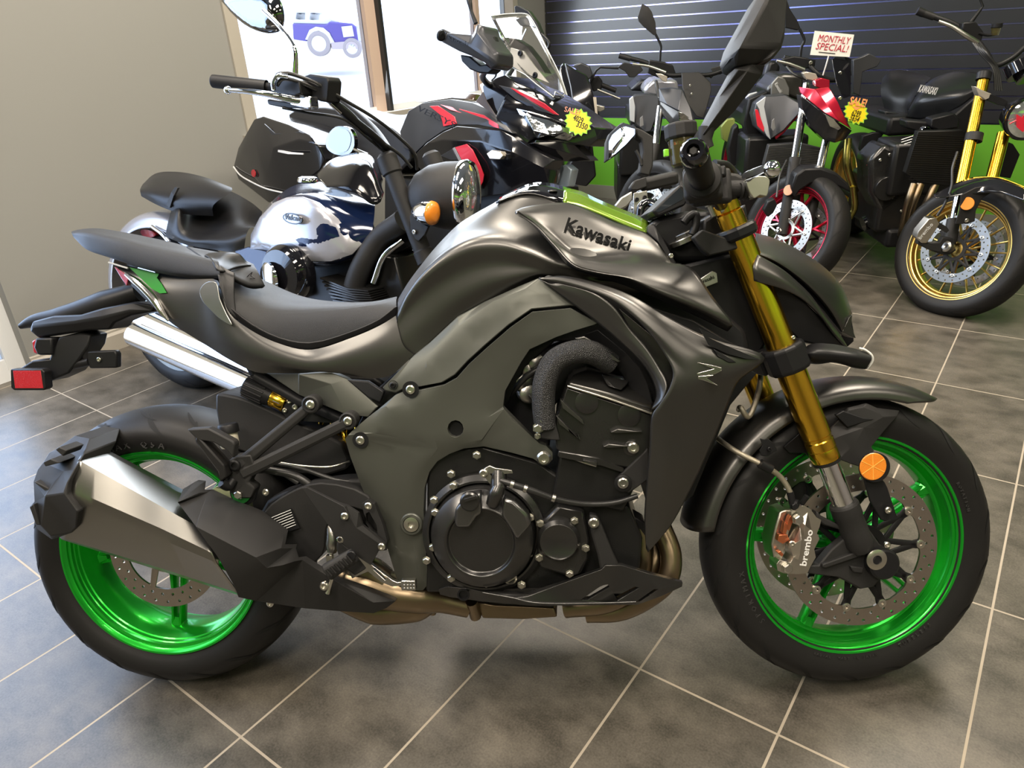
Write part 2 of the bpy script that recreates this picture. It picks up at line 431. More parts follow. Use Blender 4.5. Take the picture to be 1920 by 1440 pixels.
def floor_mat():
    m = bpy.data.materials.new('dark_stone_floor_tile'); m.use_nodes = True; nt = m.node_tree; N = nt.nodes.new; L = nt.links.new; b = nt.nodes['Principled BSDF']
    tc = N('ShaderNodeTexCoord'); br = N('ShaderNodeTexBrick'); br.offset = 0; br.squash = 1
    for k, v in (('Scale', 1.0), ('Mortar Size', .0028), ('Mortar Smooth', .12), ('Bias', 0.0), ('Brick Width', .3048), ('Row Height', .6096)): br.inputs[k].default_value = v
    br.inputs['Color1'].default_value = (1, 1, 1, 1); br.inputs['Color2'].default_value = (.8, .8, .8, 1)
    L(tc.outputs['Object'], br.inputs['Vector'])
    mp = N('ShaderNodeMapping'); mp.inputs['Scale'].default_value = (3.2, 4.2, 1); L(tc.outputs['Object'], mp.inputs['Vector'])
    n1 = N('ShaderNodeTexNoise'); n1.inputs['Scale'].default_value = 2.6; n1.inputs['Detail'].default_value = 9; n1.inputs['Roughness'].default_value = .62; L(mp.outputs[0], n1.inputs['Vector'])
    n2 = N('ShaderNodeTexNoise'); n2.inputs['Scale'].default_value = 220; n2.inputs['Detail'].default_value = 2; L(tc.outputs['Object'], n2.inputs['Vector'])
    rp = N('ShaderNodeValToRGB'); rp.color_ramp.elements[0].position = .32; rp.color_ramp.elements[0].color = (.050, .045, .036, 1); rp.color_ramp.elements[1].position = .72; rp.color_ramp.elements[1].color = (.145, .128, .104, 1)
    ad = N('ShaderNodeMath'); ad.operation = 'MULTIPLY_ADD'; ad.inputs[1].default_value = .42; L(n2.outputs['Fac'], ad.inputs[0]); L(n1.outputs['Fac'], ad.inputs[2])
    sb = N('ShaderNodeMath'); sb.operation = 'SUBTRACT'; sb.inputs[1].default_value = .21; L(ad.outputs[0], sb.inputs[0]); L(sb.outputs[0], rp.inputs[0])
    mt_ = N('ShaderNodeMix'); mt_.data_type = 'RGBA'; mt_.blend_type = 'MULTIPLY'; mt_.inputs[0].default_value = .5; L(rp.outputs[0], mt_.inputs[6]); L(br.outputs['Color'], mt_.inputs[7])
    mx = N('ShaderNodeMix'); mx.data_type = 'RGBA'; mx.inputs[7].default_value = (.36, .31, .24, 1); L(br.outputs['Fac'], mx.inputs[0]); L(mt_.outputs[2], mx.inputs[6]); L(mx.outputs[2], b.inputs['Base Color'])
    mr = N('ShaderNodeMapRange'); mr.inputs['To Min'].default_value = .30; mr.inputs['To Max'].default_value = .46; L(n1.outputs['Fac'], mr.inputs['Value'])
    rx = N('ShaderNodeMix'); rx.data_type = 'FLOAT'; rx.inputs[3].default_value = .8; L(br.outputs['Fac'], rx.inputs[0]); L(mr.outputs[0], rx.inputs[2]); L(rx.outputs[0], b.inputs['Roughness'])
    iv = N('ShaderNodeMath'); iv.operation = 'MULTIPLY_ADD'; iv.inputs[1].default_value = -1.0; L(br.outputs['Fac'], iv.inputs[0])
    n3 = N('ShaderNodeMath'); n3.operation = 'MULTIPLY'; n3.inputs[1].default_value = .25; L(n1.outputs['Fac'], n3.inputs[0]); L(n3.outputs[0], iv.inputs[2])
    bp = N('ShaderNodeBump'); bp.inputs['Strength'].default_value = .5; bp.inputs['Distance'].default_value = .0025; L(iv.outputs[0], bp.inputs['Height']); L(bp.outputs[0], b.inputs['Normal'])
    return m
def rbox(name, u0, u1, v0, v1, z0, z1, mt, par=None, **k):
    m = RM.copy(); m.translation = UV((u0 + u1) / 2, (v0 + v1) / 2, (z0 + z1) / 2)
    V, F = boxg(m, abs(u1 - u0), abs(v1 - v0), abs(z1 - z0)); base = None
    if par is None:
        base = RM.copy(); base.translation = UV((u0 + u1) / 2, (v0 + v1) / 2, z0)
    return mk(name, V, F, mt, par, flat=True, base=base, **k)
def struct(o): o['kind'] = 'structure'; return o
fb = RM.copy(); fb.translation = Vector((-.23949526, 1.54551656, 0))
fl = struct(mk('floor', [UV(u, v, z) for z in (-.05, 0) for u, v in ((WU - .17, BV), (BU, BV), (BU, WV + .1), (WU - .17, WV + .1))], [(3, 2, 1, 0), (4, 5, 6, 7), (0, 1, 5, 4), (1, 2, 6, 5), (2, 3, 7, 6), (3, 0, 4, 7)], floor_mat(), flat=True, base=fb))
# window wall (left): solid pier, sill wall, pillar, header
wl = MB()
def wb(u0, u1, v0, v1, z0, z1):
    m = RM.copy(); m.translation = UV((u0 + u1) / 2, (v0 + v1) / 2, (z0 + z1) / 2); wl.add(*boxg(m, u1 - u0, v1 - v0, z1 - z0))
T = .14
wb(WU - T, WU, 1.10, 2.46, 0, CEIL); wb(WU - T, WU, 2.46, 4.94, 0, .86); wb(WU - T, WU, 4.94, WV + .1, 0, CEIL); wb(WU - T, WU, 2.46, 4.94, 2.35, CEIL)
wb(WU - T, WU, BV - .1, 1.10, 3.15, CEIL); wb(WU - T, WU, BV - .1, -1.0, 0, CEIL)
struct(wl.build('wall_left', m_wall, flat=True, base=RM.copy()))
struct(rbox('wall_back', WU - T, BU + .1, WV, WV + .1, 0, CEIL, m_wall))
struct(rbox('wall_right', BU, BU + .1, BV, WV, 0, CEIL, m_warm))
struct(rbox('wall_front', WU - T, BU + .1, BV - .1, BV, 0, CEIL, m_warm))
struct(rbox('ceiling', WU - T, BU + .1, BV - .1, WV + .1, CEIL, CEIL + .1, m_ceil))
# window 1: casing, sill, mullions, panes
wn = struct(rbox('window_1', WU - .09, WU - .04, 2.46, 4.94, .86, .90, m_wht))
def wpart(n, *a): return rbox(n, *a, m_trim if n != 'pane' else m_glass, wn)
wpart('window_casing', WU - .1, WU + .012, 2.45, 2.52, .86, 2.42); wpart('window_casing', WU - .1, WU + .012, 4.90, 4.96, .86, 2.42)
wpart('window_sill', WU - .12, WU + .05, 2.42, 4.98, .835, .868)
o = rbox('mullion', WU - .10, WU - .035, 3.45, 3.535, .868, 2.35, mat('window_mullion_wood', (.62, .47, .38), .5), wn)
o = rbox('mullion_gasket', WU - .075, WU + .0, 3.535, 3.56, .868, 2.35, mat('black_window_gasket', (.02, .02, .02), .5), wn)
o = rbox('mullion', WU - .10, WU - .04, 4.52, 4.56, .868, 2.35, MATS['window_mullion_wood'], wn)
for v0, v1 in ((2.52, 3.45), (3.56, 4.52), (4.56, 4.90)): wpart('pane', WU - .072, WU - .066, v0, v1, .868, 2.35)
# glazed door beyond the pier
dn = struct(rbox('door_1', WU - .13, WU - .07, 1.03, 1.10, 0, 3.15, m_wht))
for a in ((.14, .22), (-1.0, -.90)): rbox('door_stile', WU - .13, WU - .07, a[0], a[1], 0, 3.15, m_wht, dn)
rbox('door_rail', WU - .125, WU - .075, -1.0, 1.03, 0, .10, m_wht, dn); rbox('door_rail', WU - .125, WU - .075, -1.0, 1.03, 3.03, 3.15, m_wht, dn)
for v0, v1 in ((.22, 1.03), (-.90, .14)): rbox('pane', WU - .103, WU - .097, v0, v1, .10, 3.03, m_glass, dn)
# skirting boards
def skirt(name, v0, v1):
    pr = [(0, 0), (.018, 0), (.018, .075), (.010, .088), (.010, .097), (0, .10)]
    V = [UV(WU + a, v, z) for v in (v0, v1) for a, z in pr]; n = len(pr)
    return struct(mk(name, V, [tuple(range(n)), tuple(reversed(range(n, 2 * n)))] + [(i, i + n, (i + 1) % n + n, (i + 1) % n) for i in range(n)], m_trim, flat=True))
skirt('baseboard_left', 1.10, WV)
struct(rbox('baseboard_back', WU, BU, WV - .035, WV, 0, .10, m_base))
# lower wall panels in lime green, slatted boards above on the back wall
struct(rbox('trim_1', WU + .002, BU, WV - .022, WV, .10, .622, m_lime))
sl = MB(); ins = MB(); zz = .622; z0s = .932 - .076 * 4
k = 0
def sb_(mb, u0, u1, v0, v1, z0, z1):
    m = RM.copy(); m.translation = UV((u0 + u1) / 2, (v0 + v1) / 2, (z0 + z1) / 2); mb.add(*boxg(m, u1 - u0, v1 - v0, z1 - z0))
while z0s + .0762 * k < CEIL - .05:
    a = z0s + .0762 * k
    sb_(sl, WU + .01, BU, WV - .024, WV - .008, a + .0045, a + .0715); sb_(sl, WU + .01, BU, WV - .010, WV - .002, a - .006, a + .082)
    sb_(ins, WU + .02, BU, WV - .016, WV - .009, a - .0035, a + .0045); k += 1
so = struct(sl.build('wall_back_slat_board', m_slat, flat=True, base=RM.copy()))
so2 = ins.build('trim_2', m_insert, flat=True, base=RM.copy()); struct(so2)
# lime green fascia bands high on the walls
m_lime2 = mat('lime_fascia_paint', (.22, .62, .05), .4)
struct(rbox('trim_3', WU, BU, WV - .05, WV - .03, 2.35, 2.95, m_lime2)); struct(rbox('trim_4', WU, BU, BV, BV + .02, 1.75, 2.25, m_lime2)); struct(rbox('trim_5', BU - .02, BU, BV, WV, 2.1, 2.6, m_lime2))
# unseen ceiling light panels, laid out for their light on the floor
for i, (u, v) in enumerate(LAMPS):
    t = root('ceiling_light', UV(u, v, CEIL - .05), 'warm white rectangular ceiling light panel out of view, placed to brighten the showroom floor', 'ceiling light', 'ceiling light panels', rz=RA)
    rbox('frame', u - .32, u + .32, v - .62, v + .62, CEIL - .045, CEIL, m_wht, t)
    rbox('diffuser', u - .29, u + .29, v - .59, v + .59, CEIL - .050, CEIL - .044, mat('lamp_diffuser', (.9, .88, .8), .6, emit=(1, .88, .70), estr=7.0), t)
# the sunlit forecourt outside, rising towards the street
og = [UV(-60, -40, 2.2), UV(WU - .17, -40, -.06), UV(WU - .17, 60, -.06), UV(-60, 60, 2.2)]
struct(mk('ground', og, [(0, 1, 2, 3)], m_out, flat=True))
# ---------------------------------------------------------------- wheels (shared by all the motorcycles)
def tire_prof(R, hw, rb=.216):
    P = [(rb + .002, hw * .80), (rb + .007, hw * .84), (rb + .012, hw * .86), (rb + .022, hw * .93), (rb + .034, hw * .985), (rb + .045, hw)]
    r0 = rb + .045
    for i in range(1, 11):
        a = pi / 2 * i / 10; P.append((r0 + (R - r0) * sin(a), hw * cos(a) ** .92 if i < 10 else 0))
    return P + [(r, -h) for r, h in reversed(P[:-1])]
def tire(name, m, R, hw, par, grooves=True, wall=None):
    """m: local Z is the axle"""
    t = rev(name, tire_prof(R, hw), m, m_rub, par, seg=96, ang=60)
    if grooves:
        g = MB(); r0 = .261
        def onS(a, ph, out=.0004):     # a: 0 shoulder .. 1 crown
            th = pi / 2 * a; r = r0 + (R - r0) * sin(th) + out; h = hw * cos(th) ** .92 + (out if a < .5 else 0)
            return r, h
        for k in range(18):
            for sd in (1, -1):
                ph = 2 * pi * (k + (0 if sd > 0 else .5)) / 18
                for (p0, a0, p1, a1, wd) in ((0, .08, .19, .62, .010), (.10, .45, .30, .80, .008)):
                    n = 9; V = []
                    for i in range(n + 1):
                        s = i / n; pp = ph + p0 + (p1 - p0) * s; aa = a0 + (a1 - a0) * s ** 1.6; wv = wd * sin(pi * min(.97, max(.04, s))) ** .6
                        for q in (-.5, .5):
                            r, h = onS(aa, 0); r2 = r
                            V.append(m @ Vector((r2 * cos(pp + q * wv / R * 1.6), r2 * sin(pp + q * wv / R * 1.6), sd * (h + .0003))))
                    F = [(2 * i, 2 * i + 1, 2 * i + 3, 2 * i + 2) for i in range(n)]
                    if sd < 0: F = [tuple(reversed(f)) for f in F]
                    g.add(V, F)
        merge_into(t, g.V, g.F, mat('groove_black', (.004, .004, .004), .8))
    return t
def arc_text(tgt, s, m, r, h, a_mid, size, mt, th=.0006, step=None, flip=False):
    """raised lettering round a wheel wall"""
    n = len(s); step = step or size * .95 / r
    mb = MB()
    for i, ch in enumerate(s):
        if ch == ' ': continue
        a = a_mid + (n / 2 - i - .5) * step * (-1 if flip else 1)
        c = bpy.data.curves.new('c', 'FONT'); c.body = ch; c.extrude = .02; c.align_x = 'CENTER'; c.size = 1; c.resolution_u = 1
        o = bpy.data.objects.new('t', c); COL.objects.link(o); bpy.context.view_layer.update()
        me = o.evaluated_get(bpy.context.evaluated_depsgraph_get()).to_mesh()
        er = Vector((cos(a), sin(a), 0)); et = Vector((sin(a), -cos(a), 0))
        if flip: er, et = -er, -et
        V = [m @ (er * (v.co.y * size) + et * (v.co.x * size) + Vector((cos(a), sin(a), 0)) * r + Vector((0, 0, h + v.co.z * th / .02))) for v in me.vertices]
        mb.add(V, [tuple(p.vertices) for p in me.polygons]); bpy.data.objects.remove(o); bpy.data.curves.remove(c)
    merge_into(tgt, mb.V, mb.F, mt)
def rim_prof(hw):
    """closed section of the rim, half width hw at the flange"""
    o = [(.2275, hw), (.2262, hw + .0022), (.2225, hw + .0015), (.2190, hw - .004), (.2165, hw - .006), (.2150, hw - .016), (.2085, hw - .021), (.2065, hw - .027),
         (.2040, hw - .029), (.1985, hw * .40), (.1955, hw * .34), (.1945, .010)]
    i = [(.2000, .0), (.2020, hw * .4), (.2100, hw * .62), (.2110, hw - .012), (.2240, hw - .008), (.2275, hw - .004)]
    return o + [(r, -h) for r, h in reversed(o)] + [(r, -h) for r, h in reversed(i)] + i[1:]
def barg(a, b, w0, w1, d0, d1, up):
    """tapered beam: widths w0,w1 across, depths d0,d1 along up; chamfered hex-ish section"""
    t = (b - a).normalized(); up = Vector(up).normalized(); s = t.cross(up).normalized()
    V = []
    for p, w_, d_ in ((a, w0, d0), (b, w1, d1)):
        for sx, sy in ((-.5, -.25), (-.25, -.5), (.25, -.5), (.5, -.25), (.5, .25), (.25, .5), (-.25, .5), (-.5, .25)):
            V.append(p + s * sx * w_ + up * sy * d_)
    return V, [tuple(reversed(range(8))), tuple(range(8, 16))] + [(i, (i + 1) % 8, (i + 1) % 8 + 8, i + 8) for i in range(8)]
def rim(name, m, hw, mt, par, kind='y5', rot=0.0):
    mb = MB(); mb.add(*revg(rim_prof(hw), m, 96, True))
    hub = [(.0, .046), (.019, .046), (.030, .044), (.034, .036), (.030, .020), (.040, .010), (.040, -.010), (.030, -.020), (.034, -.036), (.030, -.044), (0, -.046)]
    mb.add(*revg(hub, m, 40))
    z = m.to_3x3() @ Vector((0, 0, 1))
    def pt(r, a, h=0): return m @ Vector((r * cos(a), r * sin(a), h))
    if kind == 'y5':
        for k in range(5):
            a = rot + 2 * pi * k / 5
            for s in (-1, 1):
                mb.add(*barg(pt(.030, a + s * .55), pt(.110, a + s * .10), .016, .011, .034, .024, z))
                mb.add(*barg(pt(.108, a + s * .10), pt(.197, a + s * .045), .010, .009, .024, .026, z))
            mb.add(*barg(pt(.178, a), pt(.199, a), .016, .036, .020, .036, z))
    elif kind == 'w10':
        for k in range(10):
            a = rot + 2 * pi * k / 10
            for s in (-1, 1):
                mb.add(*barg(pt(.035, a + s * .12, s * .014), pt(.198, a + s * .13, s * .004), .010, .0065, .016, .012, z))
            mb.add(*barg(pt(.185, a - .15), pt(.185, a + .15), .012, .012, .010, .010, pt(.2, a) - m.translation)) if False else None
    elif kind == 'x5':
        for k in range(5):
            a = rot + 2 * pi * k / 5
            mb.add(*barg(pt(.030, a), pt(.125, a), .022, .016, .034, .024, z))
            for s in (-1, 1): mb.add(*barg(pt(.120, a), pt(.198, a + s * .17), .015, .012, .022, .024, z))
    return mb.build(name, mt, par, ang=32)
def brake_disc(name, m, par, R=.155, r=.121, th=.005, carrier=True, nh=30, mt=None, petal=False, cmat=None, rows=2, buttons=10, holes_r=.0034):
    """drilled friction ring with real holes, black spider carrier and floating buttons"""
    mt = mt or m_dsk
    N = 120; out = []; inn = []
    for k in range(N):
        a = 2 * pi * k / N
        ro = R + (.003 * cos(8 * a) if petal else 0); out.append((ro * cos(a), ro * sin(a)))
        ri = r + (.006 * max(0, cos(buttons * a)) ** 2 * -1 if carrier else 0); inn.append((ri * cos(a), ri * sin(a)))
    pts = list(out); edges = [(i, (i + 1) % N) for i in range(N)]
    k0 = len(pts); pts += inn; edges += [(k0 + i, k0 + (i + 1) % N) for i in range(N)]
    HC = []
    for k in range(nh):
        for j in range(rows):
            rr = r + (R - r) * ((.30, .72)[j] if rows == 2 else (.22, .5, .78)[j]); a = 2 * pi * (k + .45 * j) / nh
            HC.append((rr * cos(a), rr * sin(a))); k0 = len(pts)
            for q in range(8): pts.append((HC[-1][0] + holes_r * cos(q * pi / 4), HC[-1][1] + holes_r * sin(q * pi / 4)))
            edges += [(k0 + q, k0 + (q + 1) % 8) for q in range(8)]
    res = delaunay_2d_cdt([Vector(p) for p in pts], edges, [], 0, 1e-8)
    rv, rf = res[0], res[2]; tri = []
    for f in rf:
        c = (rv[f[0]] + rv[f[1]] + rv[f[2]]) / 3
        if not inpoly(c.x, c.y, out) or inpoly(c.x, c.y, inn): continue
        if any((c.x - hx) ** 2 + (c.y - hy) ** 2 < (holes_r * .9) ** 2 for hx, hy in HC): continue
        a, b, d = [rv[i] for i in f]; ar = (b.x - a.x) * (d.y - a.y) - (b.y - a.y) * (d.x - a.x)
        tri.append(tuple(f) if ar > 0 else tuple(reversed(f)))
    n = len(rv); V = [m @ Vector((v.x, v.y, th / 2)) for v in rv] + [m @ Vector((v.x, v.y, -th / 2)) for v in rv]
    F = tri + [tuple(reversed([i + n for i in f])) for f in tri]; ed = {(f[i], f[(i + 1) % 3]) for f in tri for i in range(3)}
    F += [(b, a, a + n, b + n) for a, b in ed if (b, a) not in ed]
    d = mk(name, V, F, mt, par, ang=40)
    if carrier:
        c = MB(); z = m.to_3x3() @ Vector((0, 0, 1))
        def pt(rr, a, h=0): return m @ Vector((rr * cos(a), rr * sin(a), h))
        c.add(*revg([(.052, -.003), (.052, .004), (.036, .004), (.036, -.003)], m, 40, True))
        for k in range(buttons):
            a = 2 * pi * k / buttons
            for s in (-1, 1): c.add(*barg(pt(.048, a + s * pi / buttons), pt(.110, a), .011, .013, .006, .006, z))
            c.add(*barg(pt(.100, a), pt(.118, a), .014, .020, .006, .006, z))
        c.build('disc_carrier', cmat or m_blk, d, ang=30, bev=.0008)
        for k in range(buttons):
            a = 2 * pi * k / buttons; mm = m @ Matrix.Translation((.119 * cos(a), .119 * sin(a), 0))
            rev('disc_button', [(.0085, -.004), (.0085, .0055), (.006, .0065), (.0035, .006), (.003, .002), (0, .002)], mm, m_zinc, d, seg=16)
    return d
# ---------------------------------------------------------------- the motorcycle in front: matte black, green wheels
HN_R = (radians(-7.127), radians(17.377)); HN_F = (radians(3.768), radians(19.308))
def nvec(h, l): return Vector((sin(h) * cos(l), -cos(h) * cos(l), sin(l)))
RC = Vector((-.77862, 1.26204, .32612)) - nvec(*HN_R) * .085      # rear wheel centre
FC = Vector((.66931, 1.15622, .32078)) - nvec(*HN_F) * .052       # front wheel centre
hd = atan2(FC.y - RC.y, FC.x - RC.x)
B = Fr(RC, hd, radians(17.4))
R_ = Fr(RC, HN_R[0], HN_R[1])
F_ = Fr(FC, HN_F[0], HN_F[1])
H = root('motorcycle', Vector(((RC.x + FC.x) / 2, (RC.y + FC.y) / 2 - .08, 0)), 'matte black naked motorcycle with bright green wheels and gold fork, parked nearest the camera', 'motorcycle', rz=hd)
def wm(fr, w=0.0): return axm(fr.o + fr.n * w, fr.n, fr.x)
# wheels
rr = rim('rear_wheel', wm(R_), .083, m_green, H, 'y5', radians(-96))
tr = tire('tire', wm(R_), .311, .095, rr)
arc_text(tr, 'SPORTMAX Q5A', wm(R_), .2395, .0925, radians(106), .020, mat('raised_rubber_letter', (.035, .034, .034), .5), th=.0012)
fr_ = rim('front_wheel', wm(F_), .050, m_green, H, 'y5', radians(-117))
tf = tire('tire', wm(F_), .300, .060, fr_)
for s, am, sz in (('TUBELESS', 300, .011), ('RADIAL  MADE IN JAPAN', 262, .007), ('ROTATION', 20, .009), ('SPORTMAX', 200, .016)):
    arc_text(tf, s, wm(F_), .236, .0570, radians(am), sz, MATS['raised_rubber_letter'], th=.001, flip=am > 180 and am != 200)
brake_disc('front_brake_disc', wm(F_, .072), H)
brake_disc('front_brake_disc', wm(F_, -.072), H)
brake_disc('rear_brake_disc', wm(R_, .062), H, R=.125, r=.085, carrier=False, nh=26)
c = MB(); 
for k in range(5):
    a = 2 * pi * k / 5 + .3; mm = wm(R_, .062)
    c.add(*barg(mm @ Vector((.035 * cos(a), .035 * sin(a), 0)), mm @ Vector((.09 * cos(a + .25), .09 * sin(a + .25), 0)), .016, .012, .006, .006, R_.n))
c.add(*revg([(.045, -.004), (.045, .004), (.02, .004), (.02, -.004)], wm(R_, .062), 30, True)); c.build('disc_carrier', m_dsk, H, ang=30)
# fork: upper gold tube, collar steps, chrome slider, black lower leg
def P(*a): return F_.p(*a)
def fork(sgn, gap):
    top = P(1377, 425, .105); bt = P(1549, 862, .105); ax = P(1613, 985, .105)
    if sgn < 0:
        f = lambda p: p - F_.n * .21
        top, bt, ax = f(top), f(bt), f(ax)
    d = (bt - top); u = d.normalized(); L = d.length
    g = rev('fork_tube', [(0, -.03), (.020, -.03), (.024, -.026), (.0245, .0), (.0258, .03), (.0258, L * .45), (.0272, L * .50), (.0272, L - .052), (.0258, L - .050), (.0258, L - .044), (.0272, L - .042), (.0272, L - .026),
        (.0258, L - .024), (.0268, L - .018), (.0268, L - .003), (.0255, L), (0, L)], axm(top, u), m_gold, H, seg=48, ang=25)
    q = bt + u * .093
    rev('fork_slider', [(.0205, -.01), (.0205, (q - bt).length)], axm(bt, u), m_chr, H, seg=40)
    rev('fork_dust_seal', [(.0265, -.001), (.0265, .005), (.021, .005)], axm(bt, u), m_rub, H, seg=40)
    end = q + (F_.o + F_.n * .105 * sgn - q) * .70
    rev('fork_lower_leg', [(0, -.002), (.0255, 0), (.0275, .004), (.0275, .026), (.0262, .030), (.0262, .062), (.0275, .085), (.022, .102), (0, .104)], axm(q, u), m_tex, H, seg=40, ang=25)
    return top, bt, q, u
top, bt, q, fu = fork(1, 0)
fork(-1, 0)
# the fork cap and upper clamp
disc('fork_cap', top - fu * .047, -fu, .0185, .008, m_gold, H, seg=6)
disc('fork_cap_ring', top - fu * .030, -fu, .0245, .017, m_gold, H, seg=48)
def clamp(name, t, r, hh, mt, px):
    c0 = top + fu * t
    return rev(name, [(.0265, -hh), (r, -hh), (r, hh), (.0265, hh)], axm(c0, fu), mt, H, seg=10, closed=True, ang=25, bev=.002)
def hull(name, fr, out, w0, w1, mt, par, bev=.002, **k):
    """prism between two depths, outline in pixels at w1"""
    return panel(name, fr, out, mt, par, w=w1, th=w1 - w0, bev=bev, **k)
# triple clamps span both legs
def yoke(name, t, r, hh):
    mb = MB()
    cs = [top + fu * t, top + fu * t - F_.n * .21]
    for c0 in cs: mb.add(*revg([(.0268, -hh), (r * .9, -hh), (r, -hh + .006), (r, hh - .006), (r * .9, hh), (.0268, hh)], axm(c0, fu), 12, True))
    f = F_.n.cross(fu).normalized(); m = Matrix((f, F_.n, fu)).transposed().to_4x4(); m.translation = (cs[0] + cs[1]) / 2 + f * -.012
    V, Fc = boxg(m, .055, .155, hh * 1.8); mb.add(V, Fc)
    return mb.build(name, m_blk, H, ang=25, bev=.002)
yoke('upper_triple_clamp', .012, .037, .012)
yoke('lower_triple_clamp', .262, .040, .026)
for (x, y) in ((1497, 655), (1499, 678), (1487, 633)): bolt(F_, x, y, .125, m_zinc, H, .004, .003)
# axle, pinch bolt
disc('axle', P(1643, 1049, .100), F_.n, .030, .032, m_blk, H, seg=40, ch=.004)
rev('axle_nut', [(.020, 0), (.020, .002), (.0155, .004), (.009, .004), (.0085, -.006), (0, -.006)], axm(P(1643, 1049, .130), F_.n), m_zinc, H, seg=32)
# caliper bracket (casting) from the leg to the caliper
panel('caliper_bracket', F_, '1532,958 1540,968 1575,985 1592,978 1625,985 1650,1020 1672,1040 1672,1062 1650,1088 1640,1100 1612,1105 1585,1090 1572,1083 1530,1078 1510,1075 1500,1060 1535,1060 1560,1030 1590,1005 1580,995 1545,985 1530,975', m_tex, H, w=.108, th=.022, bev=.003)
hull('caliper_bracket_rib', F_, '1543,1058 1612,1033 1616,1037 1614,1044 1548,1066 1542,1064', .10, .116, m_tex, H, bev=.002)
hull('caliper_bracket_rib', F_, '1595,1062 1620,1065 1618,1075 1600,1073', .10, .116, m_tex, H, bev=.002)
# caliper
cl = panel('front_brake_caliper', F_, '1483,955 1492,949 1508,948 1520,955 1531,970 1540,975 1537,988 1532,1000 1537,1010 1527,1030 1530,1045 1520,1062 1514,1075 1495,1077 1470,1075 1458,1070 1456,1058 1462,1050 1482,1055 1488,1045 1482,1025 1490,1010 1500,990 1492,975 1484,968', m_cal, H, w=.112, th=.035, lines=['1497,975 1506,1010 1497,1050', '1515,960 1522,995 1512,1050'], ctrl='1503,1012,.124 1510,985,.122 1500,1040,.122', bev=.002)
panel('caliper_outer_half', F_, '1455,985 1462,960 1478,955 1490,975 1480,1000 1470,1040 1465,1060 1452,1050 1447,1020', m_cal, cl, w=.092, th=.05, bev=.003)
for p in ('1487,960 1479,972 1474,990 1480,996 1486,980', '1461,1003 1458,1014 1468,1020 1481,1013 1476,1002', '1458,1036 1466,1044 1470,1040 1464,1033', '1472,978 1467,1000 1473,1004 1479,985'):
    panel('caliper_brake_pad_pin', F_, p, m_copper, cl, w=.108, th=.012, bev=.001)
bolt(F_, 1495, 973, .116, m_zinc, cl, .0095, .010, True); bolt(F_, 1474, 1063, .110, m_zinc, cl, .0095, .012, True); bolt(F_, 1484, 1019, .113, m_zinc, cl, .006, .004)
bolt(F_, 1662, 1021, .130, m_zinc, H, .0065, .006); 
text('brand_lettering', 'brembo', F_, (1511, 1061), (1524, 994), .1245, m_white, cl, hgt=.0125, bold=.012)
tube('brake_banjo', [P(1483, 942, .115), P(1497, 945, .125)], .008, m_blk, cl, sm=0); tube('bleed_nipple', [P(1503, 945, .115), P(1513, 930, .122)], .005, m_blk, cl, sm=0)
bolt(F_, 1488, 948, .122, m_blk, cl, .007, .008, True)
# brake hose
tube('brake_hose', [P(1437, 640, -.02), P(1428, 690, .0), P(1422, 735, .03), P(1402, 782, .05), P(1389, 765, .05), P(1385, 768, .02)], .0055, m_steelhose, H, seg=10)
tube('brake_hose', [P(1340, 818, .03), P(1378, 845, .10), P(1430, 872, .125), P(1462, 893, .12), P(1480, 920, .12), P(1485, 942, .12)], .0052, m_steelhose, H, seg=10)
tube('hose_clip', [P(1425, 869, .13), P(1446, 880, .13)], .009, m_blk, H, sm=0); tube('hose_end', [P(1481, 922, .12), P(1486, 944, .12)], .0065, m_blk, H, sm=0)
panel('hose_bracket', F_, '1425,822 1434,824 1440,822 1452,832 1458,845 1450,848 1440,856 1428,855 1424,845 1430,835', m_blk, H, w=.115, th=.003)
bolt(F_, 1442, 842, .118, m_blk, H, .004, .003)
# reflector on its stay
panel('reflector_stay', F_, '1618,885 1650,893 1660,905 1665,915 1683,970 1660,978 1652,975 1632,940 1622,905', m_blk, H, w=.116, th=.006, bev=.002)
rf = disc('reflector_housing', P(1637, 875, .118), F_.n, .0285, .010, m_blk, H, seg=40)
disc('reflector_lens', P(1637, 875, .128), F_.n, .0262, .0015, m_amb, rf, seg=40)
for k in range(6):
    a = radians(30 + 60 * k); c0 = P(1637, 875, .1297)
    V, Fc = barg(c0, c0 + (F_.x * cos(a) + F_.z * sin(a)) * .0252, .0012, .0012, .0008, .0008, F_.n); mk('reflector_rib', V, Fc, mat('amber_rib', (.95, .45, .08), .2, 0, .5), rf)
bolt(F_, 1664, 956, .122, m_zinc, H, .0065, .005)
# front fender: shell over the tyre, then the stay moulding
def ringpt(r, a, w): return F_.L(r * cos(a), w, r * sin(a))
rows = []
for w_, r_, a0, a1 in ((-.070, .300, 166, 66), (-.066, .322, 168, 63), (-.040, .336, 169, 58), (0, .341, 169.5, 54), (.040, .336, 169, 57), (.064, .323, 168, 61), (.071, .303, 167, 70)):
    rows.append([ringpt(r_ - .004 * sin(radians((t - 60) * 1.6)), radians(t), w_) for t in [a0 + (a1 - a0) * k / 14 for k in range(15)]])
surf('front_fender', F_, rows, m_paint, H, n=48, m=4, solid=.003, ang=60)
panel('fender_stay', F_, '1535,835,.066 1560,800,.07 1590,765,.076 1625,756,.07 1645,765,.072 1687,770,.066 1683,780,.07 1660,806,.076 1634,838,.072 1640,846,.074 1628,852,.08 1612,875,.085 1596,870,.088 1575,862,.088 1565,845,.078 1545,850,.072', m_tex, H, th=.004,
      lines=['1590,770,.080 1620,763,.082 1650,775,.082 1655,782,.084 1620,802,.088 1602,835,.090', '1602,835,.090 1594,840,.09 1575,818,.085'], bev=.0015)
hull('fender_stay_vent', F_, '1567,778 1582,770 1618,783 1640,786 1612,795 1590,802', .078, .087, m_blk, H)
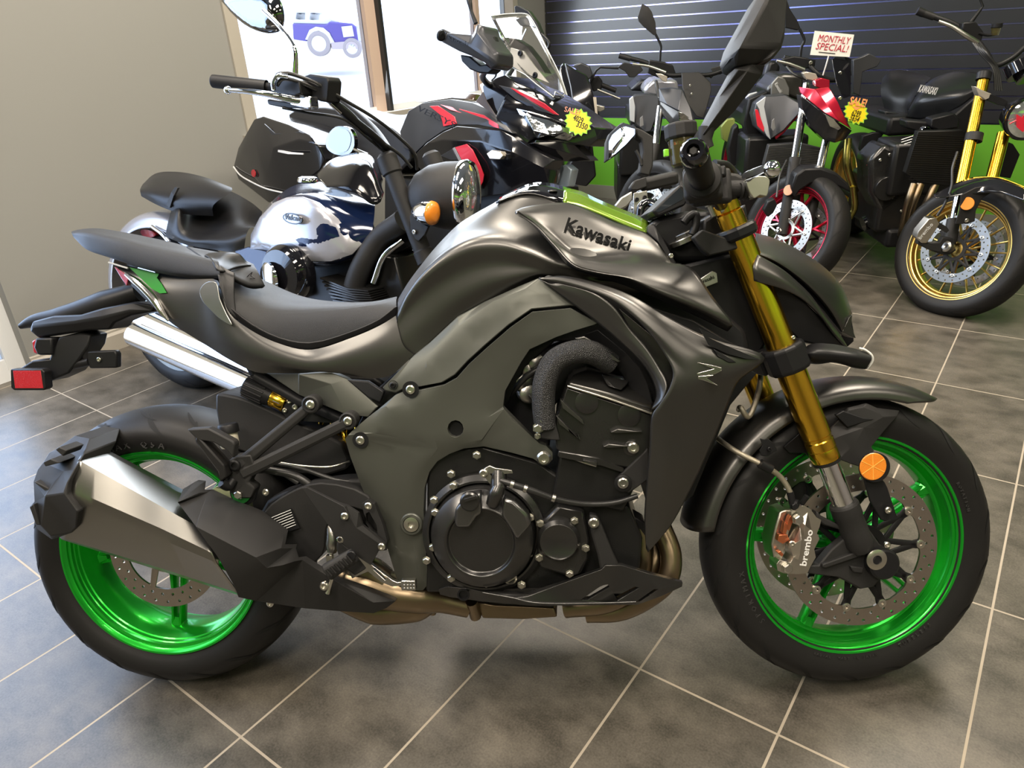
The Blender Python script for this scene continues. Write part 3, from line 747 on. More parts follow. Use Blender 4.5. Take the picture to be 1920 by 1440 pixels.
panel('fender_stay', F_, '1470,838,.07 1500,812,.075 1535,800,.08 1560,830,.08 1575,900,.08 1590,930,.085 1578,942,.08 1560,930,.075 1540,880,.07 1510,850,.066 1480,850,.064', m_blk, H, th=.006, bev=.002)
# ---------------------------------------------------------------- bodywork of the black motorcycle
# tank
surf('fuel_tank', B, [
 '745,563,0 765,530,0 787,500,0 818,462,0 860,420,0 893,399,0 927,380,0 962,358,0 1000,345,0 1030,346,0 1060,354,0 1090,362,0 1115,374,0 1152,390,0 1190,405,0 1216,421,0',
 '745,565,.05 767,532,.05 792,499,.05 825,462,.05 865,424,.05 900,402,.05 935,384,.05 972,368,.05 1000,365,.05 1030,370,.05 1060,380,.05 1090,389,.05 1130,404,.05 1170,421,.05 1212,438,.05',
 '746,572,.11 770,540,.11 798,504,.11 835,466,.11 880,438,.11 930,425,.11 985,425,.11 1050,430,.10 1100,440,.10 1160,450,.09 1235,462,.07',
 '746,590,.145 762,556,.15 790,518,.155 832,482,.158 880,457,.16 930,452,.16 985,468,.165 1040,490,.165 1100,500,.16 1160,505,.14 1250,500,.10',
 '746,615,.148 765,585,.148 800,550,.150 845,520,.152 895,500,.154 950,495,.156 1000,500,.158 1060,510,.16 1120,520,.15 1200,520,.13 1262,520,.10',
 '750,640,.150 772,622,.150 815,590,.150 860,560,.152 910,538,.154 960,525,.156 1010,515,.156 1060,522,.15 1120,530,.15 1200,530,.13 1265,530,.10',
 '765,662,.148 778,664,.148 805,641,.146 858,593,.146 908,566,.146 975,536,.146 1050,512,.146 1110,545,.13 1180,555,.12 1265,550,.10'], m_paint, H, n=60, m=5, mirror=True, ang=180)
# gloss black centre cover; the strip beside it has a green reflection as its colour
def strip(name, rows, mt, **k): return surf(name, B, rows, mt, H, solid=.003, off=0, ang=180, **k)
strip('tank_centre_cover', ['940,369,.0 965,357,0 1000,344,0 1030,344,0 1060,352,0 1090,360,0 1115,372,0', '930,381,.048 945,375,.051 985,363,.053 1015,367,.055 1050,379,.056 1085,383,.03 1125,390,.012'], m_gloss, n=24, m=3, mirror=True)
strip('tank_side_strip', ['1057,352,.0 1090,360,.0 1115,372,.0 1152,388,0 1190,403,0 1217,418,.0', '1056,380,.054 1085,387,.056 1130,404,.056 1170,421,.056 1212,437,.055'], mat('tank_green_reflection', (.17, .29, .03), .18, .5, .4), n=24, m=3, mirror=True)
disc('tank_cap_recess', B.p(1036, 360, .03), B.z, .010, .003, m_paint, H)
# printed side wing of the tank
surf('tank_side_cover', B, [
 '966,395,.130 980,389,.115 1022,382,.09 1072,381,.068 1115,399,.068 1152,416,.068 1190,429,.066 1211,437,.066 1235,458,.075',
 '966,395,.135 988,397,.13 1030,399,.11 1075,402,.095 1115,414,.092 1150,428,.090 1185,440,.087 1212,450,.083 1243,470,.082',
 '967,396,.137 995,405,.135 1035,424,.128 1075,440,.124 1110,450,.121 1150,457,.115 1185,462,.108 1215,468,.100 1252,481,.094',
 '968,397,.140 1000,412,.142 1040,445,.140 1070,469,.139 1105,478,.137 1150,478,.132 1190,476,.124 1225,481,.116 1262,493,.108',
 '969,398,.145 1003,418,.155 1046,457,.168 1085,484,.178 1125,492,.182 1160,494,.178 1200,495,.168 1245,499,.155 1297,502,.155',
 '969,398,.148 1003,420,.160 1043,460,.178 1080,495,.190 1130,507,.197 1180,515,.201 1230,528,.202 1290,545,.197 1335,554,.186',
 '969,399,.150 1002,422,.162 1040,461,.182 1075,497,.196 1120,511,.204 1181,522,.208 1240,548,.208 1323,584,.201 1374,609,.190',
 '969,399,.149 1002,423,.160 1039,462,.180 1074,498,.193 1119,512,.201 1178,524,.205 1237,551,.205 1320,587,.198 1372,613,.188',
 '968,400,.14 1001,425,.150 1037,465,.163 1070,502,.170 1113,518,.175 1165,533,.175 1215,553,.175 1299,590,.175 1364,622,.172'], m_paint, H, par_=6, m=5, ang=180, solid=.004)
text('brand_lettering', 'Kawasaki', B, (1058, 431), (1178, 473), [.1275, .1165, (1063, 409, .1195)], mat('gloss_black_lettering', (.008, .008, .008), .15, 0, .6), H, th=.0015, hgt=.025, bold=.02, lift=.0015)
# radiator shroud
shr = surf('radiator_shroud', B, [
 '1011,521,.185 1057,517,.190 1140,537,.212 1190,557,.222 1240,587,.228 1290,615,.232 1340,637,.232 1434,671,.218 1384,716,.227 1366,755,.230 1345,808,.231 1322,860,.229 1296,915,.220 1258,985,.204 1215,1036,.19',
 '1012,522,.186 1057,522,.197 1137,545,.221 1184,567,.232 1232,600,.242 1280,635,.249 1322,665,.253 1366,698,.244 1345,735,.244 1330,775,.243 1310,815,.242 1290,870,.238 1268,915,.227 1240,985,.208 1214,1034,.19',
 '1011,523,.186 1054,527,.198 1128,550,.221 1170,573,.232 1212,606,.243 1250,642,.252 1282,678,.258 1305,712,.259 1295,745,.256 1280,780,.252 1265,815,.248 1255,865,.242 1240,915,.229 1225,980,.208 1213,1032,.19',
 '1010,523,.185 1048,530,.195 1116,549,.216 1154,567,.226 1186,592,.235 1213,620,.240 1238,652,.247 1262,696,.258 1256,727,.260 1238,757,.256 1223,778,.250 1218,835,.238 1212,905,.220 1208,970,.200 1211,1028,.19'], m_paint, H, par_=5, m=6, ang=180, solid=.004, bev=0)
surf('shroud_lower_blade', B, [
 '1048,530,.194 1116,549,.213 1150,575,.220 1182,618,.222 1212,652,.230 1236,690,.240 1250,722,.252 1240,755,.254',
 '1030,532,.190 1090,560,.204 1135,590,.213 1172,630,.219 1205,668,.228 1228,702,.238 1240,735,.248 1231,762,.250',
 '1010,523,.184 1068,566,.194 1119,605,.204 1158,637,.211 1199,677,.218 1219,705,.226 1230,740,.236 1221,768,.244'], m_paint, H, par_=5, m=4, ang=180, solid=.004)
panel('shroud_front_scoop', B, '1318,627,.2505 1345,641,.2475 1425,674,.2275 1400,673,.236 1365,664,.243 1330,648,.249', m_blk, shr, th=.006, grid=.02, bev=0)
panel('shroud_duct_floor', B, '1160,578,.20 1235,640,.205 1275,700,.20 1252,735,.21 1215,660,.20 1180,615,.20', m_paint, H, th=.004, grid=.02)
panel('shroud_duct_inner', B, '1310,615,.20 1425,668,.19 1420,690,.19 1330,655,.20', m_blk, H, th=.004)
hull('shroud_slot', B, '1338,654,.25 1382,680,.24 1368,681,.245 1345,667,.25', .235, .251, m_blk, H)
# silver emblem
for pts in ('1307,679 1353,689 1354,694 1312,711 1345,695', '1294,706 1302,701 1340,691 1354,695 1340,702', '1294,707 1340,703 1325,709 1348,724 1318,713'):
    panel('silver_emblem', B, pts, mat('emblem_silver', (.6, .58, .56), .2, 1.0), shr, w=.2585, th=.008, bev=.0008)
panel('inner_shroud_fin', B, '1077,634 1095,630 1130,650 1165,678 1160,680 1110,660', m_paint, H, w=.19, th=.01, bev=.002)
panel('inner_shroud', B, '1090,628,.17 1120,618,.18 1172,660,.19 1200,690,.19 1215,720,.19 1225,760,.19 1190,745,.17 1165,700,.16 1130,655,.16', m_blk, H, th=.006, bev=.002)
# frame cover
panel('frame_cover_upper', B, '1011,521,.175 1080,575,.185 1070,573,.186 997,580,.186 953,610,.186 910,647,.184 877,677,.183 853,703,.183 830,717,.182 783,726,.176 760,728,.172 742,737,.168 722,733,.165 717,727,.165 777,665,.158 807,641,.156 858,593,.158 908,566,.160 975,536,.165', m_grey, H, th=.012, lines=['740,727,.172 800,672,.172 860,612,.172 925,565,.174 985,541,.178 1030,545,.185'], grid=.016, ang=24, bev=.002)
fc = panel('frame_cover', B, '1070,578,.192 1120,606,.195 1113,609,.194 1080,619,.192 1043,632,.188 993,655,.184 977,679,.182 947,733,.178 943,763,.176 960,782,.176 990,812,.176 1012,832,.178 1024,836,.180 1036,848,.182 1036,862,.182 1026,871,.182 1012,869,.18 1000,860,.178 960,849,.178 907,837,.178 870,841,.178 843,851,.178 820,865,.176 805,885,.174 796,915,.172 794,960,.170 800,1050,.160 803,1095,.155 793,1107,.152 760,1107,.150 746,1093,.150 727,1030,.152 703,973,.158 677,910,.164 657,857,.170 647,823,.172 660,808,.172 693,780,.172 710,767,.172 742,740,.172 760,733,.176 785,732,.182 832,722,.188 856,709,.189 880,682,.189 913,652,.190 957,614,.192 998,585,.192', m_grey, H, th=.022,
      lines=['650,815,.176 820,842,.186', '700,790,.182 722,762,.182 760,757,.186 800,735,.190', '960,790,.186 905,825,.19 860,835,.188', '947,763,.186 900,830,.190', '690,900,.178 735,985,.168 765,1080,.156', '820,842,.188 800,870,.186 785,900,.184 783,960,.178 787,1080,.160'],
      holes=[[(854 + 15 * cos(t * pi / 6), 804 - 16 * sin(t * pi / 6), .186) for t in range(12)]], ctrl='750,850,.186 730,900,.182 1000,600,.198 920,700,.194', grid=.016, ang=24, bev=.002)
disc('frame_cover_plug', B.p(854, 804, .168), B.n, .018, .006, m_blk, H, ch=.003)
for x, y, r, w_ in ((770, 730, .0085, .186), (737, 722, .006, .170), (676, 825, .0085, .178)):
    rev('bolt_washer', [(.0155 if r > .007 else .009, -.001), (.0155 if r > .007 else .009, .001), (.008, .001)], axm(B.p(x, y, w_), B.n), m_blk, H, seg=24)
    bolt(B, x, y, w_, m_zinc if r > .007 else m_blk, H, r, .005)
rev('pivot_ring', [(.022, -.004), (.022, .004), (.020, .006), (.016, .006), (.015, .001), (0, .001)], axm(B.p(772, 982, .172), B.n), m_grey, H, seg=40)
rev('pivot_bolt', [(.0145, 0), (.0145, .006), (.008, .007), (.0065, .007), (.006, .0), (0, .0)], axm(B.p(772, 982, .175), B.n), m_zinc, H, seg=30)
rev('engine_mount_bolt', [(.0135, 0), (.0135, .007), (.010, .011), (.006, .011), (.0055, .005), (0, .005)], axm(B.p(1020, 858, .182), B.n), m_zinc, H, seg=24)
# tail
surf('tail_cowl', B, [
 '206,492,.035 243,499,.05 300,513,.065 373,523,.09 407,525,.10 415,545,.115 430,587,.122 467,617,.128 520,643,.132 580,656,.135 660,633,.138 713,610,.142 742,592,.145',
 '218,500,.055 255,520,.068 310,540,.082 373,555,.10 405,580,.118 440,615,.128 480,640,.138 530,662,.145 590,676,.148 665,660,.15 720,635,.152 748,622,.152',
 '228,512,.062 270,545,.075 320,580,.09 375,610,.105 420,635,.125 465,660,.138 520,682,.146 590,695,.148 660,692,.15 720,665,.155 758,650,.155',
 '238,527,.062 262,551,.068 290,578,.075 323,607,.085 383,645,.10 433,676,.12 480,698,.132 513,700,.136 560,700,.136 620,697,.14 680,708,.145 730,705,.150 776,665,.155'], m_paint, H, n=56, m=6, mirror=True, ang=60)
panel('tail_side_recess', B, '385,530,.112 405,530,.118 412,560,.125 425,590,.13 435,610,.134 415,600,.128 393,580,.12 378,562,.115 374,545,.112', mat('bare_recess_metal', (.30, .30, .28), .3, .9), H, th=.003, rnd=3, bev=.001)
panel('green_tail_decal', B, '242,501,.060 298,513,.0755 294,521,.077 303,533,.083 312,549,.089 300,550,.086 284,541,.080 262,520,.070', mat('green_decal', (.02, .22, .02), .4), H, th=.002, rnd=0, bev=0)
tube('tail_edge_highlight', [B.p(236, 514, .068), B.p(255, 528, .074), B.p(275, 546, .080), B.p(292, 566, .085), B.p(303, 584, .088), B.p(316, 601, .090)], [.004, .008, .009, .009, .007, .003], mat('tail_highlight_silver', (.6, .58, .55), .18, 1.0), H)  # silver strip stands for the bright reflection along the cowl edge
panel('tail_light', B, '214,500,.060 236,514,.066 240,524,.068 237,536,.066 226,520,.06', m_red, H, th=.03)
tube('tail_edge_line', [B.p(204, 492, .055), B.p(230, 500, .064), B.p(240, 503, .066)], .002, m_white, H)
# seats
surf('rider_seat', B, [
 '395,486,-.03 425,497,-.035 470,514,-.045 497,526,-.055 540,546,-.07 580,559,-.075 640,566,-.07 700,565,-.04 744,556,-.02',
 '395,500,.03 430,515,.03 470,538,.03 530,562,.03 600,570,.03 680,569,.03 744,559,.02',
 '400,520,.085 425,540,.092 480,580,.100 533,588,.105 633,581,.105 700,572,.095 743,563,.07',
 '408,545,.108 428,575,.115 470,610,.120 522,636,.125 580,645,.127 658,624,.125 712,600,.118 743,578,.10',
 '410,555,.106 430,588,.112 467,618,.116 520,645,.12 580,656,.124 660,633,.122 713,609,.115 743,588,.10'], m_seat, H, n=50, m=6, ang=180)
panel('seat_side_cover', B, '412,560,.112 428,573,.118 470,606,.124 522,632,.128 580,642,.130 658,621,.128 712,597,.122 743,574,.105 742,592,.105 713,609,.12 660,633,.125 580,656,.127 520,645,.125 467,618,.12 430,588,.115', m_seat2, H, th=.01, rnd=3, bev=.002)
surf('pillion_seat', B, [
 '134,434,-.02 150,430,-.05 180,428,-.07 230,435,-.08 290,447,-.085 333,457,-.085 367,468,-.08 397,480,-.075',
 '134,436,0 160,433,0 210,440,.01 280,455,.01 340,468,.01 400,488,.01',
 '135,439,.02 165,441,.05 220,452,.070 280,468,.078 330,479,.082 385,488,.085 410,492,.085',
 '137,443,.02 165,463,.055 207,479,.078 262,497,.088 320,508,.094 373,515,.100 412,515,.105',
 '139,446,.018 163,468,.05 208,484,.07 262,502,.082 320,516,.088 373,522,.092 412,522,.10'], m_seat, H, n=44, m=5, ang=180)
surf('seat_hump', B, ['350,462,-.06 395,470,-.055 440,480,-.05 475,495,-.04', '378,480,.03 405,492,.035 440,500,.03 485,512,.03', '392,488,.075 410,500,.08 435,515,.08 470,533,.065 497,536,.035'], m_seat, H, n=24, m=5, solid=.01, ang=180)
surf('seat_strap', B, ['385,482,-.0 393,478,.0 420,476,-.0 448,477,-.0', '392,486,.05 400,487,.05 428,479,.02 452,482,.0', '398,494,.088 410,500,.088 440,497,.03 462,494,.0', '406,508,.100 416,512,.100 445,503,.04 470,500,.0'][:4], m_seat2, H, n=16, m=4, solid=.004, off=1, ang=180)
surf('seat_neck', B, ['398,492,.085 412,497,.088 425,505,.09 440,512,.088', '408,515,.105 415,525,.11 425,545,.112 440,560,.108', '412,535,.115 420,560,.120 432,590,.122 445,600,.120'], m_seat2, H, n=20, m=4, solid=.006, ang=180)
for a, b in (((459, 523), (473, 510)), ((473, 510), (470, 517)), ((470, 517), (478, 522)), ((478, 522), (459, 523))):
    tube('seat_emblem', [B.p(*a, .05), B.p(*b, .05)], .0008, m_seat2, H, sm=0)
# underside, plate holder, signals, reflector
tube('tail_stay', [B.p(262, 548, .0), B.p(200, 570, .0), B.p(120, 596, .0), B.p(62, 603, .0), B.p(38, 612, .0)], [.022, .030, .026, .014, .006], m_blk, H)
panel('plate_holder_cover', B, '62,602,.03 100,592,.035 150,590,.04 190,578,.045 250,566,.04 290,572,.04 288,584,.04 245,592,.045 215,605,.045 205,618,.045 160,620,.04 130,625,.04 72,634,.03 55,620,.03', m_blk, H, th=.07, bev=.004, lines=['60,612,.04 140,604,.05 190,596,.052 245,582,.05'])
panel('licence_plate_bracket', B, '150,622,.03 170,628,.03 165,650,.035 150,672,.04 128,700,.04 92,716,.04 88,700,.04 92,672,.04 110,632,.035', m_blk, H, th=.06, bev=.004)
panel('signal_bracket', B, '34,692,.04 60,676,.04 100,672,.04 100,702,.04 40,700,.04', m_blk, H, th=.05, bev=.004)
panel('rear_turn_signal', B, '66,634,.045 97,634,.045 98,666,.045 70,666,.045 62,650,.045', m_blk, H, th=.04, bev=.004)
panel('rear_signal_lens', B, '60,640,.03 66,636,.03 70,664,.03 63,662,.03', m_red, H, th=.03, bev=.002)
rfl = panel('rear_reflector_housing', B, '20,692,.07 78,692,.07 83,697,.07 86,728,.07 82,732,.07 26,732,.07 21,728,.07', m_blk, H, th=.022, bev=.002)
panel('reflector_lens', B, '24,695,.0705 76,695,.0705 81,728,.0705 28,728,.0705', m_red, rfl, th=.002, bev=.0005)
tube('plate_light_stem', [B.p(140, 684, .03), B.p(168, 678, .03)], .009, m_blk, H)
panel('number_plate_bracket', B, '163,659,.035 215,657,.035 219,664,.035 219,690,.035 168,691,.035 163,680,.035', m_blk, H, th=.018, bev=.003)
bolt(B, 186, 674, .036, m_zinc, H, .005, .003)
panel('rear_hugger_fender', B, '404,740,.07 420,739,.075 470,752,.08 560,795,.08 640,830,.08 650,880,.08 560,890,.08 460,850,.08 420,830,.075 410,800,.07', m_tex, H, th=.12, rnd=2, bev=.006)

# dark backing plates added behind the covers to close see-through gaps
panel('frame_backing', B, '700,735 777,668 858,600 908,570 975,540 1050,515 1110,545 1300,600 1400,660 1360,740 1230,760 1120,640 1040,640 985,690 950,760 860,830 720,880 660,820', m_blk, H, w=.135, th=.02, bev=.003)
panel('airbox_backing', B, '1000,500 1260,495 1400,620 1410,670 1300,640 1120,560', m_blk, H, w=.12, th=.24, bev=.01)
panel('subframe_backing', B, '430,640 560,690 700,705 740,730 690,800 560,760 470,715', m_blk, H, w=.075, th=.15, bev=.01)
# ---------------------------------------------------------------- engine, exhaust, swingarm, controls
# dark core: crankcase, cylinder block, head
panel('crankcase', B, '800,850 905,835 1010,865 1100,930 1180,950 1205,1010 1200,1070 1120,1105 830,1112 798,1112 800,1060', m_cast, H, w=.165, th=.33, bev=.006)
panel('cylinder_block', B, '1050,850 1175,862 1195,905 1168,960 1040,935 1036,925 1045,880', m_cast, H, w=.185, th=.36, bev=.005)
hd_ = panel('cylinder_head', B, '1062,724,.195 1222,775,.195 1218,870,.195 1185,880,.195 1120,870,.195 1060,860,.195 1042,840,.195 1040,790,.195', m_cast2, H, th=.39, bev=.004)
panel('cam_cover', B, '1062,722,.20 1075,704,.17 1100,693,.145 1180,713,.145 1222,733,.145 1224,777,.20', m_paint, H, th=.40, lines=['1066,718,.205 1140,738,.206 1222,765,.205'], bev=.004)
panel('cam_cover_boss', B, '1128,702,.168 1180,715,.168 1175,722,.18 1165,732,.195 1150,727,.195 1140,724,.19 1134,716,.18', m_cast2, H, w=.18, th=.02, bev=.002)
tube('head_gasket_line', [B.p(1064, 724, .202), B.p(1140, 747, .203), B.p(1222, 775, .202)], .0022, m_zinc, H, sm=0)
for p in ('1050,749 1094,790 1090,784 1096,797 1055,765', '1043,779 1085,822 1083,812 1089,826 1048,795', '1144,811 1158,804 1205,810 1158,812', '1130,838 1142,832 1183,837 1140,840', '1093,862 1120,868 1119,875 1094,866'):
    panel('cooling_fin', B, p, m_paint, hd_, w=.210, th=.02, bev=.0015)
for x, y, r in ((1100, 754, 17), (1180, 778, 15)):
    rev('core_plug', [(.021, 0), (.021, .003), (.017, .004), (0, .0035)], axm(B.p(x, y, .195), B.n), m_cast2, H, seg=30)
tube('block_rib', [B.p(1075, 859, .19), B.p(1100, 868, .192), B.p(1118, 873, .19)], .003, m_zinc, H)
panel('head_joint_flange', B, '1047,845 1120,858 1170,878 1170,888 1120,872 1046,857', m_cast2, H, w=.198, th=.03, bev=.002)
bolt(B, 1187, 839, .20, m_zinc, H, .0105, .008); bolt(B, 1183, 840, .195, m_cast2, H, .014, .004)
panel('engine_mount_bracket', B, '1158,895 1215,840 1220,880 1215,900 1180,925 1165,920', m_tex, H, w=.20, th=.012, bev=.003)
bolt(B, 1168, 905, .201, m_blk, H, .016, .006); bolt(B, 1168, 905, .207, m_stl, H, .010, .006)
# throttle bodies and clutter behind the hose
panel('airbox_side', B, '943,760 947,733 977,679 1000,660 1050,640 1110,630 1160,680 1200,720 1100,700 1040,760 1030,840 1000,830', m_blk, H, w=.09, th=.18, bev=.004)
for i, (x, y) in enumerate(((990, 690), (1000, 678), (975, 712), (985, 735))):
    rev('throttle_body', [(0, 0), (.018, 0), (.018, .03), (.012, .034), (0, .034)], axm(B.p(x, y, .10), B.n + B.x * .3), m_stl, H, seg=20)
tube('fuel_line', [B.p(950, 750, .12), B.p(985, 708, .14), B.p(1030, 680, .14)], .006, m_hose, H)
tube('wiring', [B.p(960, 725, .12), B.p(990, 740, .13), B.p(1010, 760, .13)], .003, m_hose, H)
panel('throttle_bracket', B, '972,690 1000,660 1012,668 1010,690 990,700', m_stl, H, w=.12, th=.01)
# coolant hose in its braided sleeve, its flange
tube('coolant_hose', [B.p(1023, 800, .195), B.p(1019, 760, .20), B.p(1022, 715, .205), B.p(1040, 678, .205), B.p(1070, 662, .20), B.p(1105, 660, .19), B.p(1145, 680, .165)], [.0205, .021, .0215, .0215, .0215, .0215, .0215], m_braid, H, seg=28)
panel('hose_flange', B, '1020,785 1030,783 1042,795 1048,818 1050,826 1030,825 1012,822', m_tex, H, w=.205, th=.04, bev=.002)
for x, y, r in ((1017, 786, .005), (1009, 802, .0085), (1008, 817, .005)): bolt(B, x, y, .205, m_zinc, H, r, .012, True)
# clutch cover
cc = B.p(908, 998, .170); cm = axm(cc, B.n, B.x)
rev('clutch_cover_base', [(0, 0), (.118, 0), (.118, .012), (.108, .020), (.104, .020)], cm, m_cast2, H, seg=64, ang=25)
cv = rev('clutch_cover', [(.100, .012), (.0995, .024), (.096, .034), (.070, .0570), (.0655, .0585), (.063, .056), (.0605, .049), (.0, .049)], cm, m_cast2, H, seg=72, ang=28, bev=.0015)
for p, ln in (('851,982 853,955 875,930 902,924 903,965 893,970 880,990 857,991', '866,960 890,948'), ('942,933 965,940 990,965 996,985 968,1014 958,995 940,968', '955,955 972,985')):
    panel('clutch_cover_lobe', B, p, mat('satin_lobe_highlight', (.17, .17, .17), .28, .95), H, w=.2365, th=.03, bev=.006)  # lobes coloured lighter than the cover to carry their highlight
rev('oil_filler_cap', [(.018, 0), (.018, .010), (.015, .013), (0, .013)], axm(B.p(882, 938, .234), B.n), m_cast2, H, seg=28)
panel('oil_filler_grip', B, '869,936 895,929 897,934 871,942', m_cast2, H, w=.252, th=.008, bev=.001)
rev('clutch_actuator', [(.015, -.03), (.015, .0), (.011, .004), (0, .004)], axm(B.p(935, 915, .235), -B.z * .9 - B.n * -.4), m_cast2, H, seg=24)
tube('clutch_actuator_shaft', [B.p(923, 945, .235), B.p(930, 925, .24), B.p(938, 905, .235)], [.012, .014, .011], m_cast2, H)
panel('clutch_arm', B, '905,880 918,873 930,878 960,882 962,888 935,890 918,888 930,905 922,912 908,895', m_stl, H, w=.235, th=.006, bev=.001)
bolt(B, 907, 887, .236, m_zinc, H, .008, .006)
tube('clutch_cable', [B.p(938, 901, .24), B.p(960, 908, .24), B.p(1000, 921, .235), B.p(1040, 935, .225), B.p(1095, 945, .21), B.p(1150, 943, .20), B.p(1195, 930, .19)], [.0045, .006, .006, .0052, .005, .005, .005], m_hose, H, seg=14)
for x, y in ((960, 908), (985, 916), (1038, 934)): tube('cable_clip', [B.p(x - 3, y - 1, .24 - (x - 960) * .0001), B.p(x + 3, y + 1, .24 - (x - 960) * .0001)], .0075, m_stl, H, sm=0)
BL = [(850, 910), (814, 937), (816, 960), (812, 1025), (846, 1083), (912, 1093), (978, 1096), (800, 1050), (994, 970), (991, 1038), (894, 853), (846, 888)]
for x, y in BL: bolt(B, x, y, .192, m_zinc, H, .0068, .008, True)
rev('oil_sight_glass', [(.013, 0), (.013, .005), (.010, .006), (.009, .003), (0, .003)], axm(B.p(957, 1082, .185), B.n), m_zinc, H, seg=28)
# ignition cover
panel('ignition_cover_base', B, '1010,985 1045,950 1095,960 1098,975 1105,1010 1102,1050 1090,1075 1068,1083 1045,1075 1012,1065 1006,1030', m_cast2, H, w=.196, th=.03, bev=.005)
rev('ignition_cover', [(.040, 0), (.040, .010), (.034, .020), (.030, .018), (0, .017)], axm(B.p(1048, 1010, .196), B.n), m_cast2, H, seg=48, ang=25, bev=.001)
for x, y in ((1013, 981), (1077, 976), (1011, 1045), (1098, 1027), (1068, 1075)): bolt(B, x, y, .197, m_zinc, H, .0065, .008, True)
bolt(B, 1113, 979, .205, m_zinc, H, .010, .008)
panel('lower_engine_bracket', B, '1105,965 1120,968 1130,990 1150,1040 1165,1070 1140,1095 1128,1085 1120,1040 1108,1000', m_tex, H, w=.203, th=.02, bev=.004)
panel('frame_down_tube', B, '1098,950 1140,955 1175,960 1210,980 1215,1045 1185,1060 1160,1000 1130,985', m_blk, H, w=.13, th=.05, bev=.004)
for i in range(3): tube('header_pipe', [B.p(1195, 985, .11 - i * .07), B.p(1205, 1050, .12 - i * .07), B.p(1190, 1100, .12 - i * .07), B.p(1140, 1130, .11 - i * .06), B.p(1060, 1140, .09 - i * .05)], .020, m_ti, H, seg=24)
tube('header_pipe', [B.p(1238, 985, .10), B.p(1258, 1040, .12), B.p(1252, 1085, .13), B.p(1215, 1120, .12), B.p(1160, 1145, .10), B.p(1100, 1148, .09)], .021, m_ti, H, seg=24)
tube('header_pipe', [B.p(1225, 1000, .06), B.p(1228, 1040, .09), B.p(1215, 1075, .10), B.p(1190, 1100, .10)], .020, m_ti, H, seg=24)
panel('collector_box', B, '885,1128 940,1135 1040,1140 1045,1158 985,1162 905,1160', m_ti, H, w=.10, th=.2, bev=.004)
tube('collector_band', [B.p(884, 1128, .12), B.p(892, 1156, .10)], .012, m_ti, H, sm=0)
# belly pan
panel('belly_pan', B, '822,1105,.17 838,1100,.175 880,1104,.19 905,1110,.195 990,1115,.20 1060,1092,.205 1128,1068,.21 1135,1060,.21 1165,1060,.205 1215,1075,.2 1280,1093,.185 1279,1100,.185 1240,1118,.185 1195,1134,.185 1120,1135,.185 1000,1136,.185 955,1132,.18 905,1128,.175 845,1120,.17 825,1115,.168', m_cast2, H, th=.012,
      lines=['905,1112,.205 960,1122,.208 1000,1131,.206 1120,1132,.206 1190,1130,.206', '990,1118,.203 1075,1125,.205 1140,1126,.205'],
      holes=['1089,1125,.206 1128,1098,.206 1140,1096,.206 1143,1101,.206 1102,1125,.206', '1143,1125,.205 1190,1100,.205 1199,1102,.205 1158,1126,.205', '1189,1128,.20 1226,1105,.20 1235,1105,.20 1200,1128,.20'], bev=.002)
tube('belly_pan_edge', [B.p(905, 1111, .206), B.p(960, 1121, .209), B.p(1000, 1130, .208), B.p(1120, 1131, .207), B.p(1192, 1129, .206)], .0022, m_cast2, H)
panel('belly_pan_guard', B, '1045,962 1058,975 1128,965 1135,985 1150,1050 1145,1075 1120,1080 1125,1050 1110,990', m_blk, H, w=.175, th=.01) if False else None
rev('belly_pan_plug', [(.012, 0), (.012, .002), (.009, .002), (.008, -.004), (0, -.004)], axm(B.p(869, 1115, .19), B.n), m_blk, H, seg=24)
# swingarm and rear linkage area
panel('swingarm', B, '500,940,.12 560,915,.13 640,900,.14 700,905,.14 740,950,.14 745,1010,.14 700,1015,.14 620,1000,.13 560,1050,.12 480,1060,.12 330,1030,.12 300,1000,.12 330,985,.12 460,1000,.12', m_tex, H, th=.05, rnd=2, bev=.006)
panel('swingarm_body', B, '495,960,.165 540,925,.165 600,905,.17 690,930,.17 700,960,.17 640,950,.17 612,990,.165 605,1040,.155 560,1065,.15 490,1000,.155', m_tex, H, th=.04, rnd=3, bev=.008)
tube('far_swingarm', [B.p(760, 985, -.13), B.p(560, 960, -.14), B.p(330, 1005, -.13)], [.035, .04, .03], m_tex, H)
disc('rear_axle_nut', B.p(300, 1010, .11), B.n, .025, .02, m_zinc, H, seg=6)
panel('spec_sticker', B, '500,973 546,953 562,990 520,1003', m_blk, H, w=.168, th=.0015, bev=0)
for k in range(7): tube('sticker_print', [B.p(506 + k * 2.2, 972 + k * 4.3, .169), B.p(545 + k * 1.6, 956 + k * 4.6, .169)], .0007, m_white, H, sm=0)
# rear shock, its reservoir
ax_ = (B.p(540, 757, .085) - B.p(458, 720, .085)).normalized()
rs = rev('shock_reservoir', [(0, 0), (.019, 0), (.0215, .004), (.0215, .050), (.0195, .056), (.0195, .060)], axm(B.p(460, 722, .085), ax_), m_blk, H, seg=32)
for k in range(14):
    a = 2 * pi * k / 14; c0 = B.p(460, 722, .085); m_ = axm(c0, ax_); d0 = m_ @ Vector((.0222 * cos(a), .0222 * sin(a), .003)); d1 = m_ @ Vector((.0222 * cos(a), .0222 * sin(a), .046))
    V, Fc = barg(d0, d1, .0045, .0045, .004, .004, (d0 - c0)); mk('reservoir_rib', V, Fc, m_blk, rs)
rev('reservoir_adjuster', [(.0185, 0), (.0192, .002), (.0192, .030), (.018, .032), (0, .032)], axm(B.p(460, 722, .085) + ax_ * .060, ax_), m_gold, H, seg=40)
rev('reservoir_print', [(.0194, 0), (.0194, .014)], axm(B.p(460, 722, .085) + ax_ * .070, ax_, B.n), mat('blue_print', (.03, .06, .35), .4), H, seg=6)
